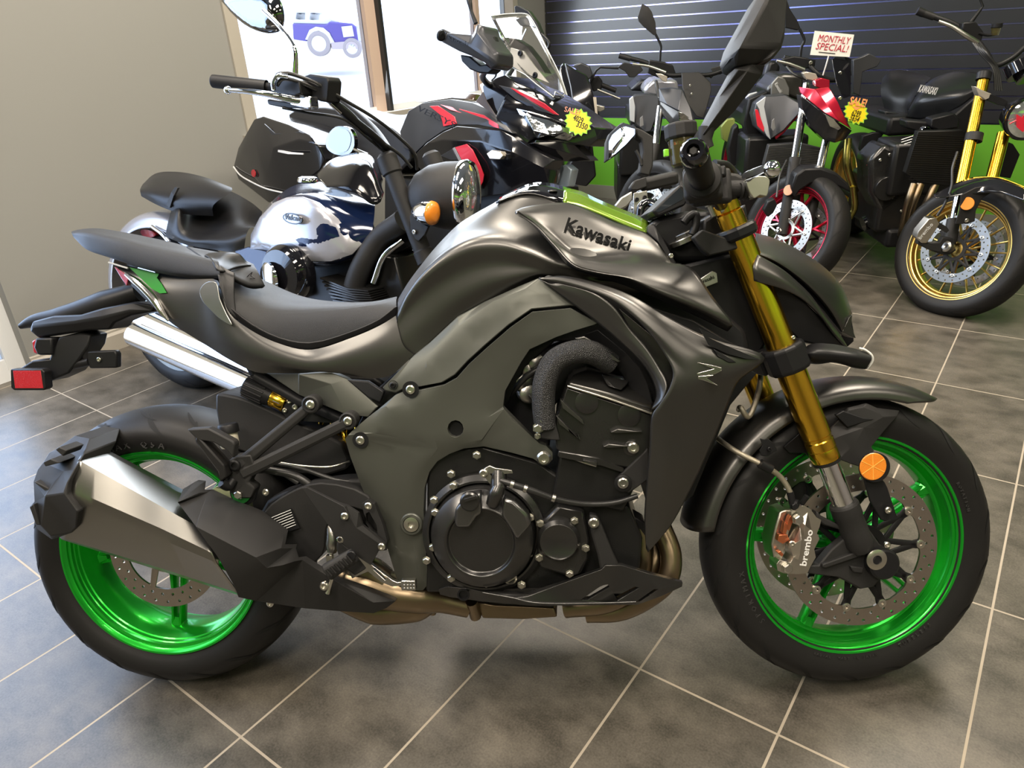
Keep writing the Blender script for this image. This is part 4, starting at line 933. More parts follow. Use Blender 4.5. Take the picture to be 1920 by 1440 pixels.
panel('reservoir_bracket', B, '532,760 540,752 560,758 575,770 560,795 540,790 528,772', m_blk, H, w=.10, th=.006)
for x, y, r in ((543, 752, .005), (535, 769, .005), (554, 763, .006)): bolt(B, x, y, .101, m_zinc, H, r, .005)
tube('shock_spring', [B.p(600 + 30, 800 + 20, .02) + (B.z * cos(t * 1.05) + B.n * sin(t * 1.05)) * .034 + B.x * (t * .0045 - .03) for t in range(24)], .006, m_gold, H, sm=3)
rev('shock_collar', [(.040, 0), (.040, .012), (.03, .014)], axm(B.p(628, 828, .02), (B.x - B.z * .4)), m_gold, H, seg=40)
rev('shock_collar', [(.038, 0), (.038, .010), (.03, .012)], axm(B.p(612, 836, .02), (B.x - B.z * .4)), mat('blue_grey_metal', (.3, .38, .48), .3, .8), H, seg=40)
panel('inner_fender_side', B, '555,770 690,805 700,900 640,960 520,930 480,890 540,860', m_blk, H, w=.0, th=.05, bev=.004)
# subframe panels
panel('subframe_cover', B, '500,700,.10 560,700,.13 620,698,.135 650,710,.14 710,762,.15 690,782,.15 650,778,.15 560,740,.12', m_grey, H, th=.02, lines=['560,702,.14 620,720,.145 705,765,.152', '640,705,.14 672,722,.15 712,728,.15'], bev=.003)
panel('subframe_cover', B, '650,712,.145 690,715,.15 720,735,.16 712,755,.158 690,745,.155', m_blk, H, th=.012, bev=.002)
panel('subframe_plate', B, '530,745,.08 600,758,.09 650,785,.10 640,795,.10 560,790,.09', m_blk, H, th=.01, bev=.002)
tube('subframe_rail', [B.p(480, 705, .09), B.p(560, 750, .10), B.p(650, 790, .12)], .012, m_blk, H, sm=0)
# pillion peg hanger: two arms to a hub, with peg
def arm(a, b, wa, wb, ra, rb, name='footrest_arm'):
    V, Fc = barg(B.p(*a, wa), B.p(*b, wb), ra, rb, .016, .014, B.n); return mk(name, V, Fc, m_tex, H, ang=30, bev=.0015)
arm((440, 880), (583, 760), .185, .165, .026, .020); arm((455, 888), (655, 790), .185, .170, .026, .022)
for x, y in ((583, 758), (653, 789)):
    rev('hanger_boss', [(.017, -.02), (.017, .004), (.014, .006), (.012, .003), (0, .003)], axm(B.p(x, y, .172), B.n), m_tex, H, seg=32)
    bolt(B, x, y, .176, m_zinc, H, .0085, .006)
panel('footrest_hanger', B, '420,870 440,855 470,852 480,880 465,905 478,915 470,935 440,935 425,915 412,890', m_tex, H, w=.19, th=.03, bev=.004)
bolt(B, 441, 872, .192, m_blk, H, .011, .006)
panel('silencer_mount_plate', B, '392,923,.16 405,912,.16 430,905,.16 452,903,.16 475,920,.16 473,945,.16 475,960,.16 450,955,.16 425,935,.16', mat('olive_plate_metal', (.26, .29, .18), .35, .8), H, th=.004)
rev('green_mount_washer', [(.019, 0), (.019, .004), (.012, .005), (0, .005)], axm(B.p(453, 925, .178), B.n), mat('green_anodised', (.03, .25, .05), .3, .7), H, seg=36)
bolt(B, 451, 925, .183, m_zinc, H, .0085, .014, True); rev('mount_rubber', [(.026, -.01), (.026, .0), (.020, .002)], axm(B.p(455, 924, .176), B.n), m_blk, H, seg=36)
bolt(B, 499, 922, .17, m_zinc, H, .007, .006)
panel('pillion_footpeg', B, '350,805 390,803 436,827 440,832 437,860 425,845 400,830 370,825 356,812', m_tex, H, w=.215, th=.022, bev=.003)
panel('pillion_footpeg_pad', B, '368,818 373,820 400,850 420,872 425,895 412,905 408,885 385,855 366,830', m_rub, H, w=.215, th=.03, bev=.003)
tube('footpeg_pivot', [B.p(415, 905, .21), B.p(428, 912, .20), B.p(438, 900, .19)], .009, m_blk, H)
# brake fluid bottle
bt_ = rev('brake_fluid_bottle', [(0, 0), (.017, 0), (.0185, .004), (.0185, .026), (.016, .032), (.014, .036)], axm(B.p(432, 838, .13), B.z + B.x * -.1), mat('translucent_bottle', (.75, .70, .55), .35, trans=.2), H, seg=28)
rev('bottle_cap', [(.0200, 0), (.0200, .014), (.018, .017), (0, .017)], axm(B.p(432, 838, .13) + B.z * .030, B.z + B.x * -.1), m_blk, bt_, seg=24)
# muffler
can = surf('silencer', B, ['172,828,.145 337,915,.150 400,945,.15', '166,832,.165 330,922,.175 395,952,.175', '146,862,.245 330,965,.26 385,995,.26', '133,917,.265 300,990,.285 398,1037,.29', '128,935,.265 300,1010,.285 405,1055,.29', '112,1008,.235 300,1065,.25 447,1112,.25', '116,1012,.17 300,1070,.18 447,1116,.18'], m_can, H, n=30, m=1, smooth=False, ang=25, solid=.002, bev=.0)
cap_o = '140,817,.16 168,823,.18 158,850,.23 140,880,.262 127,905,.272 127,927,.276 150,957,.276 142,990,.262 132,1000,.25 97,1012,.24 70,993,.235 63,973,.24 55,950,.24 64,940,.245 62,903,.245 70,880,.23 80,867,.225 90,850,.20 103,843,.19'
mc = panel('silencer_end_cap', B, cap_o, m_tex, H, th=.10, lines=['118,838,.19 100,900,.26 84,930,.268 76,985,.262', '84,930,.272 120,925,.280 145,960,.280', '84,930,.272 95,1005,.255'], bev=.003)
for p in ('103,843 110,838 125,845 118,856', '80,867 95,860 112,868 84,875', '62,903 70,905 95,918 92,926', '55,950 62,945 75,985 68,985'): panel('end_cap_fin', B, p, m_tex, mc, w=.262, th=.05, bev=.002)
hs = panel('silencer_heat_shield', B, '333,942,.25 343,917,.20 363,905,.18 377,907,.18 390,923,.185 430,942,.20 483,963,.20 533,1000,.20 550,1027,.20 567,1050,.20 610,1077,.20 650,1095,.19 742,1127,.17 725,1140,.17 700,1150,.165 635,1146,.165 572,1141,.18 480,1127,.22 447,1120,.25 440,1100,.27 410,1047,.293 367,987,.29', m_tex, H, th=.02,
      lines=['333,942,.26 357,940,.262 470,985,.275 520,1025,.28 560,1060,.25 610,1080,.22', '520,1025,.28 500,1065,.275 440,1100,.272', '520,1025,.28 530,1060,.26 700,1130,.19', '367,987,.293 480,1045,.29'], bev=.003)
bolt(B, 609, 1097, .215, m_zinc, hs, .009, .008); bolt(B, 507, 1131, .20, m_zinc, hs, .007, .004)
tube('exhaust_mid_pipe', [B.p(640, 1080, .10), B.p(690, 1095, .12), B.p(740, 1110, .12), B.p(790, 1118, .12), B.p(830, 1125, .11), B.p(880, 1138, .10)], [.048, .045, .038, .035, .026, .022], m_ti, H, seg=32)
tube('exhaust_chamber', [B.p(640, 1135, .10), B.p(700, 1145, .10), B.p(780, 1138, .11), B.p(806, 1128, .11)], [.012, .028, .030, .024], m_ti, H, seg=28)
tube('exhaust_pipe_band', [B.p(806, 1105, .125), B.p(812, 1150, .10)], .007, m_ti, H, sm=0)
tube('exhaust_cross_pipe', [B.p(650, 1085, .12), B.p(690, 1070, .125), B.p(720, 1090, .125)], .03, m_ti, H, seg=24)
# rider heel plate, rear set, peg, brake lever
hp = panel('heel_guard', B, '566,915,.20 575,914,.20 650,948,.205 672,962,.205 680,985,.20 722,1020,.195 725,1032,.195 710,1033,.195 695,1060,.195 672,1045,.20 632,1010,.205 612,980,.205 580,935,.20', m_tex, H, th=.008, lines=['612,932,.210 645,950,.212 668,990,.21 715,1022,.20'], bev=.002)
panel('rearset_plate', B, '678,945,.18 690,937,.18 702,945,.18 718,985,.18 726,1015,.18 722,1030,.18 705,1025,.18 690,1000,.18', m_tex, H, th=.015, holes=['686,963,.18 692,960,.18 706,985,.18 708,1003,.18 698,998,.18 686,980,.18'], bev=.002)
panel('heel_guard_lower', B, '632,1010,.19 672,1045,.19 690,1065,.19 665,1080,.19 640,1060,.19 630,1030,.19', m_tex, H, th=.02, bev=.003)
for x, y, w_ in ((691, 948, .196), (647, 967, .213), (639, 1010, .20), (716, 1024, .197), (800, 1050, .17)): bolt(B, x, y, w_, m_zinc, H, .0075, .006)
mcyl = tube('rear_master_cylinder', [B.p(620, 985, .155), B.p(623, 1000, .16), B.p(624, 1020, .16), B.p(622, 1035, .16)], [.009, .011, .014, .009], m_stl, H, sm=2)
tube('push_rod', [B.p(621, 1035, .165), B.p(619, 1070, .17)], .004, m_zinc, H); box('clevis', axm(B.p(619, 1048, .165), B.n), .018, .012, .012, m_zinc, H)
tube('brake_hose', [B.p(500, 880, .15), B.p(560, 895, .15), B.p(600, 930, .15), B.p(620, 975, .155)], .008, m_hose, H)
tube('brake_hose', [B.p(505, 868, .14), B.p(570, 880, .14), B.p(630, 900, .14), B.p(675, 905, .13)], .005, m_hose, H)
tube('rear_brake_line', [B.p(515, 866, .14), B.p(570, 874, .14), B.p(620, 875, .14), B.p(655, 865, .12)], .0022, m_zinc, H)
tube('reservoir_hose', [B.p(437, 848, .13), B.p(470, 880, .14), B.p(520, 882, .15), B.p(560, 905, .15)], .006, m_hose, H)
V_, F0 = barg(B.p(613, 1073, .23), B.p(665, 1040, .215), .034, .028, .022, .020, B.n); pg = mk('rider_footpeg', V_, F0, m_tex, H, ang=30, bev=.003)
for k in range(6):
    t = k / 5; a = B.p(612 + 38 * t, 1068 - 26 * t, .243 - .008 * t); b = B.p(622 + 38 * t, 1080 - 26 * t, .243 - .008 * t)
    tube('footpeg_rubber_rib', [a, b], .0022, m_rub, pg, sm=0)
disc('peg_bolt', B.p(660, 1040, .225), B.n, .009, .006, m_blk, H)
tube('peg_feeler', [B.p(622, 1085, .22), B.p(617, 1105, .22), B.p(614, 1112, .22)], [.004, .003, .005], m_zinc, H)
bl = panel('rear_brake_lever', B, '672,1040,.19 690,1052,.19 700,1062,.19 735,1088,.20 745,1092,.20 760,1090,.20 762,1098,.20 735,1100,.20 715,1092,.195 690,1072,.19 660,1085,.18 650,1065,.18', m_stl, H, th=.01, holes=['700,1068,.19 702,1064,.19 726,1084,.197 722,1088,.197'], bev=.002)
box('lever_pad', axm(B.p(767, 1095, .205), B.n, B.x), .028, .020, .016, m_stl, bl, bev=.002)
for i in range(4):
    for j in range(3): disc('pad_knurl', B.p(758 + i * 6, 1091 + j * 6, .213), B.n, .002, .002, m_stl, bl, seg=6, ch=.0005)
panel('radiator', B, '1230,640 1330,650 1420,700 1370,760 1300,930 1225,985 1235,800', m_blk, H, w=.15, th=.30, bev=.003)
panel('frame_headstock', B, '1268,500 1400,470 1440,640 1400,700 1340,640 1290,560', m_blk, H, w=.07, th=.14, bev=.006)
panel('frame_side_detail', B, '1310,525 1336,508 1344,512 1346,530 1320,540', m_stl, H, w=.085, th=.01, bev=.001)
text('brand_lettering', 'Kawasaki', B, (1305, 536), (1340, 522), .087, m_blk, H, hgt=.007)
# ---------------------------------------------------------------- headlight cowl, handlebar, controls, mirrors
surf('headlight_cowl', F_, [
 '1415,436,-.09 1450,446,-.09 1500,470,-.085 1548,503,-.07 1580,540,-.05 1598,588,-.03',
 '1418,440,-.0 1452,450,-.0 1500,474,-.0 1547,506,-.0 1577,540,-.0 1596,590,-.0',
 '1413,455,.07 1450,466,.075 1498,492,.07 1541,525,.058 1573,560,.045 1592,602,.03',
 '1408,471,.125 1453,489,.122 1494,516,.110 1530,548,.092 1559,583,.070 1580,620,.045',
 '1408,474,.120 1451,492,.115 1492,519,.102 1527,551,.085 1556,586,.064 1577,622,.040'], m_paint, H, par_=6, m=5, solid=.003, ang=180)
panel('headlight_nose_edge', F_, '1592,596,.04 1598,590,.03 1596,612,.03 1605,634,.03 1598,632,.035 1580,622,.045', m_paint, H, th=.03, bev=.001)
surf('headlight_side', F_, [
 '1420,477,.128 1465,503,.126 1494,527,.115 1521,554,.100 1543,585,.082 1572,622,.055',
 '1413,500,.138 1465,522,.138 1500,543,.128 1530,572,.110 1555,605,.085 1580,634,.055',
 '1414,527,.134 1470,543,.136 1506,561,.128 1541,593,.108 1568,629,.080 1592,655,.052'], m_paint, H, par_=6, m=5, solid=.004, ang=180)
panel('headlight_lower_cover', F_, '1405,478,.10 1416,520,.115 1470,538,.12 1510,565,.115 1545,600,.09 1570,635,.07 1592,656,.05 1580,658,.05 1540,648,.08 1500,640,.09 1470,610,.10 1440,570,.10 1418,520,.10', m_blk, H, th=.05, bev=.004)
panel('headlight_inner', F_, '1412,472,.10 1455,488,.10 1500,516,.09 1540,552,.07 1575,605,.045 1580,630,.04 1550,600,.06 1500,550,.085 1440,505,.10', m_gloss, H, th=.02, bev=.002)
surf('headlight_shell', F_, ['1410,450,-.1 1500,480,-.1 1590,580,-.05 1600,625,-.04', '1500,640,-.08 1540,650,-.07 1580,655,-.05 1600,640,-.04'], m_blk, H, n=12, m=2, solid=.004)
# front turn signal
ts = surf('front_turn_signal', F_, [[P(1505, 655, .09), P(1520, 645, .10), P(1560, 645, .105), P(1600, 653, .11), P(1632, 662, .11)], [P(1503, 665, .12), P(1525, 662, .135), P(1565, 664, .135), P(1600, 668, .14), P(1634, 674, .135)], [P(1510, 680, .10), P(1530, 683, .11), P(1565, 680, .12), P(1600, 690, .12), P(1622, 693, .115)], [P(1508, 668, .07), P(1525, 665, .08), P(1565, 664, .085), P(1600, 670, .09), P(1625, 675, .09)], [P(1505, 655, .09), P(1520, 645, .10), P(1560, 645, .105), P(1600, 653, .11), P(1632, 662, .11)]], m_blk, H, n=20, m=5, ang=60)
tube('turn_signal_lens_edge', [P(1611, 653, .11), P(1622, 656, .115), P(1635, 667, .12), P(1636, 677, .12), P(1626, 692, .115)], .0022, mat('signal_lens', (.8, .8, .76), .1, trans=.3), ts)
# handlebar: right grip points at the camera
G0, G1 = P(1303, 292, .455), P(1322, 352, .30)
gd = (G1 - G0).normalized()
bar_m = F_.p(1345, 372, .17)
tube('handlebar', [G1, bar_m, F_.L(-.02, .09, .62) if False else P(1352, 385, .10), P(1330, 385, -.08), P(1290, 372, -.2), P(1262, 362, -.30)], .0125, m_blk, H, seg=16)
rev('throttle_grip', [(.0165, 0), (.0185, .003), (.0185, .105), (.019, .11), (.0265, .112), (.028, .116), (.028, .122), (.018, .124)], axm(G0, gd), m_rub, H, seg=36, ang=40)
disc('bar_end_screw', G0 - gd * .024 + gd * .008, -gd, .0062, .006, m_tex, H, seg=6)
rev('bar_end_weight', [(0, .014), (.0075, .014), (.0078, .002), (.0085, -.001), (.0135, -.002), (.0175, .004), (.0190, .014), (.0175, .022), (.0130, .026)], axm(G0 - gd * .024, gd), m_gloss, H, seg=36)
sw = box('switch_housing', axm(P(1318, 345, .325), gd, F_.z), .050, .056, .034, m_tex, H, bev=.007)
box('throttle_cable_housing', axm(P(1332, 352, .30), gd, F_.z), .052, .062, .02, m_tex, H, bev=.006)
box('kill_switch', axm(P(1347, 323, .33), gd, F_.z), .016, .022, .014, m_blk, H, bev=.003)
tube('throttle_cable', [P(1340, 305, .30), P(1362, 308, .28), P(1378, 330, .22), P(1370, 360, .14)], .005, m_hose, H)
# master cylinder, lever
mcb = panel('front_master_cylinder', F_, '1355,332 1368,322 1385,325 1402,333 1405,350 1395,362 1385,372 1360,370 1350,355', m_tex, H, w=.29, th=.035, bev=.005)
tube('master_cylinder_bore', [P(1350, 352, .28), P(1390, 355, .285), P(1405, 358, .29)], .014, m_tex, H, seg=20)
rev('lever_bellows', [(.012, 0), (.014, .003), (.011, .006), (.014, .009), (.011, .012), (.014, .015), (.010, .018)], axm(P(1386, 358, .295), (P(1410, 360, .295) - P(1386, 358, .295))), m_rub, H, seg=24)
lv = panel('brake_lever', F_, '1396,330,.31 1400,322,.32 1418,314,.35 1434,310,.38 1440,318,.39 1430,326,.38 1415,332,.35 1404,340,.32', m_stl, H, th=.012, rnd=3, bev=.002)
V_, F0 = revg([(.012 * sin(pi * i / 10), -.012 * cos(pi * i / 10)) for i in range(11)], axm(P(1448, 317, .40), F_.n), 24)
mk('lever_ball', V_, F0, m_chr, lv, ang=180)
panel('lever_blade', F_, '1400,340 1408,333 1435,330 1444,338 1442,352 1438,368 1425,366 1415,372 1408,365 1402,352', mat('lever_satin_alloy', (.48, .47, .40), .35, .9), H, w=.315, th=.02, rnd=2, bev=.003)
# fluid reservoir, smoked pot with ribbed cap
rv0 = P(1283, 312, .20); up_ = (P(1278, 262, .20) - rv0).normalized()
rz_ = rev('front_fluid_reservoir', [(0, 0), (.017, 0), (.021, .004), (.0225, .020), (.0225, .048)], axm(rv0, up_), m_smk, H, seg=36)
mbc = MB(); mbc.add(*revg([(.0245, .044), (.0275, .047), (.0275, .066), (.0255, .069), (.0, .0695)], axm(rv0, up_), 12)); mbc.build('reservoir_cap', m_tex, rz_, ang=20, bev=.001)
rev('reservoir_fluid', [(0, .002), (.015, .002), (.019, .006), (.0205, .034), (0, .034)], axm(rv0, up_), mat('brake_fluid', (.45, .40, .06), .2), rz_, seg=24)
box('reservoir_tab', axm(P(1249, 287, .20), F_.n), .012, .008, .008, m_grngl, rz_, bev=.001)
tube('reservoir_arm', [P(1290, 318, .22), P(1310, 330, .25)], .006, m_tex, H, sm=0)
# near mirror, seen from behind: stem then a long shell running out of the frame
Mw = .27
tube('mirror_stem', [P(1327, 278, Mw), P(1322, 262, Mw), P(1325, 240, Mw)], [.010, .011, .013], m_tex, H)
mshell = panel('mirror_arm', F_, '1305,272,.25 1311,250,.26 1328,222,.27 1350,180,.28 1378,128,.30 1410,120,.30 1435,122,.30 1430,139,.29 1378,208,.28 1336,250,.27 1328,267,.26', m_tex, H, th=.03, lines=['1320,250,.285 1345,215,.295 1402,132,.31', '1330,225,.285 1352,182,.295 1385,130,.31'], bev=.004)
nm = panel('mirror_housing', F_, '1367,108,.30 1375,80,.30 1420,-2,.31 1440,-30,.31 1478,-30,.30 1473,60,.31 1465,90,.30 1448,112,.30 1420,120,.30 1385,128,.30 1372,122,.30', m_tex, H, th=.045, lines=['1375,118,.32 1392,85,.33 1440,-5,.33 1448,-28,.33', '1386,124,.32 1440,112,.325 1465,88,.315'], bev=.005)
# far mirror with its glass
fm = panel('far_mirror_housing', F_, '1136,303,-0.4699 1137,265,-0.4725 1143,250,-0.4650 1160,234,-0.4411 1167,229,-0.4310 1193,237,-0.3910 1194,250,-0.3881 1178,270,-0.4101 1158,288,-0.4383', m_tex, H, th=.03, bev=.003)
panel('mirror_pane', F_, '1141,300,-0.4597 1142,265,-0.4619 1148,253,-0.4541 1168,236,-0.4258 1190,242,-0.3919 1190,252,-0.3909 1174,270,-0.4131 1155,287,-0.4400', m_mir, fm, th=.002, bev=0)
panel('mirror_arm', F_, '1193,238,-.40 1207,244,-.40 1226,256,-.40 1225,310,-.40 1218,330,-.40 1199,325,-.40 1203,305,-.40 1206,285,-.40 1203,262,-.40 1194,255,-.40', m_tex, H, th=.035, bev=.004)
tube('mirror_brace', [P(1192, 282, -.40), P(1199, 295, -.40), P(1203, 310, -.40)], .004, m_tex, H)
panel('mirror_base', F_, '1182,350,-.34 1190,338,-.34 1212,331,-.34 1214,350,-.34 1195,357,-.34 1184,357,-.34', m_tex, H, th=.03, bev=.003)
box('far_grip', axm(P(1235, 340, -.36), (P(1250, 334, -.36) - P(1215, 342, -.36))), .030, .030, .095, m_tex, H, bev=.008)
panel('far_controls_plate', F_, '1188,362,-.28 1213,357,-.28 1216,380,-.28 1200,384,-.28 1197,405,-.28 1188,405,-.28', m_stl, H, th=.003)
bolt(F_, 1194, 374, -.276, m_blk, H, .005, .003); bolt(F_, 1209, 370, -.276, m_blk, H, .005, .003)
panel('clutch_lever_bracket', F_, '1153,385,-.30 1165,370,-.30 1185,358,-.30 1188,372,-.30 1175,388,-.30 1160,395,-.30', m_stl, H, th=.02, bev=.003)
tube('clutch_hose', [P(1200, 405, -.2), P(1203, 388, -.2), P(1215, 380, -.2), P(1232, 390, -.18), P(1240, 410, -.1)], .010, m_gloss, H)
# instrument display
inst = panel('instrument_display', F_, '1222,396,.02 1262,358,.02 1276,345,.02 1284,352,.02 1290,372,.02 1285,385,.02 1232,407,.02', m_blk, H, th=.10, bev=.004)
panel('instrument_glass', F_, '1228,396,.021 1274,352,.021 1282,360,.021 1280,374,.021 1236,398,.021', mat('display_glass', (.02, .025, .03), .05, 0, .5), inst, th=.002, bev=0)
# clamp clutter on the yoke
panel('bar_clamp', F_, '1320,412 1340,400 1360,395 1372,410 1376,430 1350,445 1330,450 1318,435', m_blk, H, w=.06, th=.10, bev=.005)
panel('fork_clamp_cover', F_, '1300,445 1318,430 1345,440 1375,450 1410,440 1413,452 1398,462 1372,470 1330,480 1318,470', m_tex, H, w=.125, th=.02, bev=.003)
tube('cable_hook', [P(1266, 462, .0), P(1275, 445, .0), P(1285, 440, .0), P(1283, 458, .0)], .006, m_blk, H)
tube('cable_hook', [P(1282, 418, .05), P(1290, 408, .05), P(1303, 402, .05), P(1305, 420, .05), P(1298, 440, .05)], .008, m_blk, H)
disc('stem_nut', P(1288, 446, .0), fu * -1, .022, .012, m_stl, H, seg=6); disc('yoke_cap', P(1284, 455, .0), fu * -1, .03, .010, m_stl, H, seg=24)
rev('hose_fitting', [(0, 0), (.007, 0), (.007, .02), (.010, .021), (.010, .028), (0, .03)], axm(P(1340, 405, .10), -fu), m_stl, H, seg=12)
tube('brake_line_end', [P(1350, 396, .12), P(1365, 388, .12), P(1378, 388, .12)], .006, m_zinc, H)
panel('dash_support', F_, '1215,425,-.0 1240,405,-.0 1290,395,-.0 1330,395,.0 1380,400,.0 1410,425,.0 1400,470,.0 1330,490,.0 1270,490,0 1235,450,0', m_blk, H, th=.10, bev=.01)
panel('instrument_shroud', F_, '1385,395,.08 1398,382,.08 1402,400,.08 1410,440,.08 1400,445,.08 1388,420,.08', m_blk, H, th=.02, bev=.003)
panel('tank_front_trim', B, '1216,421,.05 1228,420,.05 1250,460,.06 1272,500,.075 1262,500,.08 1235,455,.07 1212,436,.055', m_blk, H, th=.03, bev=.003)
bolt(B, 1258, 480, .085, m_zinc, H, .005, .004)
# ---------------------------------------------------------------- blue and silver cruiser behind the black motorcycle
hV = radians(-32)
V0 = Vector((-1.36, 2.86, .0)); lV = radians(8)
VC = V0 + Vector((-sin(hV) * sin(lV), cos(hV) * sin(lV), cos(lV))) * .32
V = Fr(VC, hV, lV)
K = root('cruiser_motorcycle', V0 + Vector((cos(hV), sin(hV), 0)) * .8, 'blue and silver cruiser motorcycle with chrome exhaust, right behind the seat of the nearest motorcycle', 'motorcycle', rz=hV)
m_blue = mat('deep_blue_gloss_paint', (.006, .013, .045), .12, .2, .3)
m_silv = mat('silver_gloss_paint', (.42, .42, .45), .24, .5, .35)
m_blue_seat = m_seat2
vw = rim('rear_wheel', axm(V.o, V.n, V.x), .075, mat('pale_wheel_paint', (.55, .62, .66), .3, .7), K, 'x5')
tire('tire', axm(V.o, V.n, V.x), .325, .09, vw)
FV = V.L(1.62, 0, .0); vf = rim('front_wheel', axm(FV, V.n, V.x), .05, MATS['pale_wheel_paint'], K, 'x5'); tire('tire', axm(FV, V.n, V.x), .325, .065, vf, grooves=False)
rows = []
for w_, r_ in ((-.10, .33), (-.085, .375), (0, .39), (.085, .375), (.10, .33)):
    rows.append([V.L(r_ * cos(radians(t)), w_, r_ * sin(radians(t)) + .02) for t in range(50, 196, 12)])
surf('rear_fender', V, rows, m_silv, K, n=30, m=4, solid=.003, ang=80)
panel('tail_lamp', V, '262,434,.07 270,430,.08 285,434,.08 292,440,.07 285,445,.07 268,443,.06', m_red, K, th=.03, rnd=2)
tube('fender_rail', [V.p(285, 425, .11), V.p(305, 440, .12), V.p(318, 455, .12)], .008, m_chr, K)
surf('pillion_pad', V, ['268,345,-.08 290,326,-.08 330,322,-.08 380,331,-.08 435,352,-.08', '264,352,.03 285,340,.03 325,342,.03 375,346,.03 430,362,.03', '263,360,.10 285,366,.12 315,375,.12 345,380,.11 400,385,.08', '265,368,.10 290,382,.11 318,394,.11 350,402,.10 400,405,.06'], m_seat2, K, n=30, m=5, ang=180)
surf('seat', V, ['330,372,-.10 353,357,-.12 393,349,-.12 433,359,-.12 470,379,-.1 492,397,-.04', '326,382,-.02 350,374,-.02 390,378,-.02 430,395,-.02 460,415,-.02 485,425,.0', '322,392,.10 336,395,.12 352,420,.10 385,432,.07 430,430,.06 470,427,.05', '314,420,.14 325,435,.15 350,450,.15 390,452,.14 430,452,.12 462,440,.09', '310,443,.13 330,452,.13 353,460,.13 400,468,.13 440,472,.12 458,466,.10'], m_seat2, K, n=40, m=6, ang=180)
panel('seat_band', V, '311,385,.125 321,360,.115 328,350,.10 333,352,.10 326,366,.12 318,390,.128', m_blk, K, th=.01)
# tank with silver flank and oval badge
surf('fuel_tank', V, ['480,420,-.05 505,383,-.08 530,360,-.12 557,346,-.13 603,341,-.13 653,354,-.12 700,378,-.08', '472,440,.03 500,400,.03 530,372,.02 570,358,.0 610,356,.0 655,366,.0 703,388,.03', '470,452,.10 495,410,.13 530,380,.14 567,372,.14 605,380,.14 650,400,.12 700,420,.08', '470,465,.12 500,440,.165 540,430,.18 580,428,.18 620,432,.17 660,440,.14 695,445,.10', '470,468,.11 503,469,.15 537,478,.165 580,490,.17 620,490,.16 660,478,.14 690,460,.10', '480,470,.05 510,476,.06 540,490,.06 580,502,.06 620,502,.06 660,490,.06 690,470,.06'], m_blue, K, n=44, m=6, ang=180)
panel('tank_side_paint', V, '469,467,.13 470,440,.135 487,407,.145 513,380,.155 537,370,.158 567,369,.158 597,380,.158 633,410,.15 655,432,.14 678,458,.125 660,477,.15 620,490,.168 580,490,.175 537,477,.17 503,468,.158', m_silv, K, th=.006, bulge=.022, edge=.12, grid=.018, ang=180, bev=.001)
bd = panel('tank_badge', V, [(548 + 18.5 * cos(t * pi / 8), 410 + 10.5 * sin(t * pi / 8) + 3.2 * cos(t * pi / 8), .198) for t in range(16)], m_gloss, K, th=.006, bev=.001)
panel('tank_badge', V, [(548 + 15.5 * cos(t * pi / 8), 410 + 8 * sin(t * pi / 8) + 2.8 * cos(t * pi / 8), .1995) for t in range(16)], m_silv, K, th=.002, bev=0)
text('badge_lettering', 'Vulcan', V, (535, 411), (562, 415), .2005, m_gloss, K, shear=.3, bold=.02)
rev('fuel_cap', [(0, .022), (.020, .022), (.032, .018), (.036, .010), (.036, .004), (.030, 0)], axm(V.p(578, 343, -.0), V.z), m_chr, K, seg=36)
surf('tank_console_cowl', V, ['593,327,-.05 620,300,-.1 663,287,-.14 690,289,-.14 707,308,-.1 718,337,-.06', '598,335,.0 630,318,.0 665,306,.0 690,312,.0 705,328,.0 716,350,.0', '612,350,.06 640,352,.10 670,362,.10 700,383,.09 712,378,.08 720,362,.03'], mat('console_gloss', (.005, .005, .006), .10, 0, 0, spec=.35), K, n=24, m=6, ang=180, solid=.004)
# engine
panel('engine_block', V, '480,490 560,492 690,470 740,480 760,560 740,640 560,640 490,570', m_cast, K, w=.08, th=.16, bev=.01)
rev('air_cleaner', [(.0, -.03), (.095, -.03), (.095, .02), (.080, .038), (.0, .045)], axm(V.p(540, 512, .20), V.n), m_gloss, K, seg=48, ang=40)
rev('air_cleaner_cap', [(.052, 0), (.052, .008), (.044, .014), (0, .018)], axm(V.p(507, 522, .25), V.n - V.x * .3), m_chr, K, seg=36)
for k in range(9): panel('cylinder_fin', V, [(600 + k * 4, 520 + k * 7, .16), (650 + k * 5, 540 + k * 5, .17), (690 + k * 2, 545 + k * 4, .16), (690 + k * 2, 547 + k * 4, .16), (650 + k * 5, 543 + k * 5, .17), (600 + k * 4, 523 + k * 7, .16)], m_cast2, K, th=.12, bev=0)
tube('frame_down_tube', [V.p(755, 415, .08), V.p(712, 447, .09), V.p(680, 495, .12), V.p(662, 550, .13), V.p(665, 600, .13)], .034, m_tex, K, seg=20)
tube('radiator_guard', [V.p(700, 530, .12), V.p(720, 480, .11), V.p(755, 450, .08)], .01, m_chr, K)
panel('frame_backbone', V, '440,470 700,430 760,380 770,460 700,500 470,520', m_blk, K, w=.04, th=.08, bev=.005)
# fork
ft, fb_ = V.p(722, 288, .11), V.p(810, 515, .11)
f2 = fb_ + (fb_ - ft) * .55
for s_ in (0, -.22):
    o_ = V.n * s_
    rev('fork_cover', [(0, 0), (.020, 0), (.030, .01), (.031, .06), (.026, .065), (.0265, .30), (.030, .305), (.030, .34), (.024, .345)], axm(ft + o_, fb_ - ft), m_tex, K, seg=32, ang=30)
    tube('fork_slider', [ft + o_ + (fb_ - ft) * .5, f2 + o_], .022, m_tex, K, sm=0, seg=20)
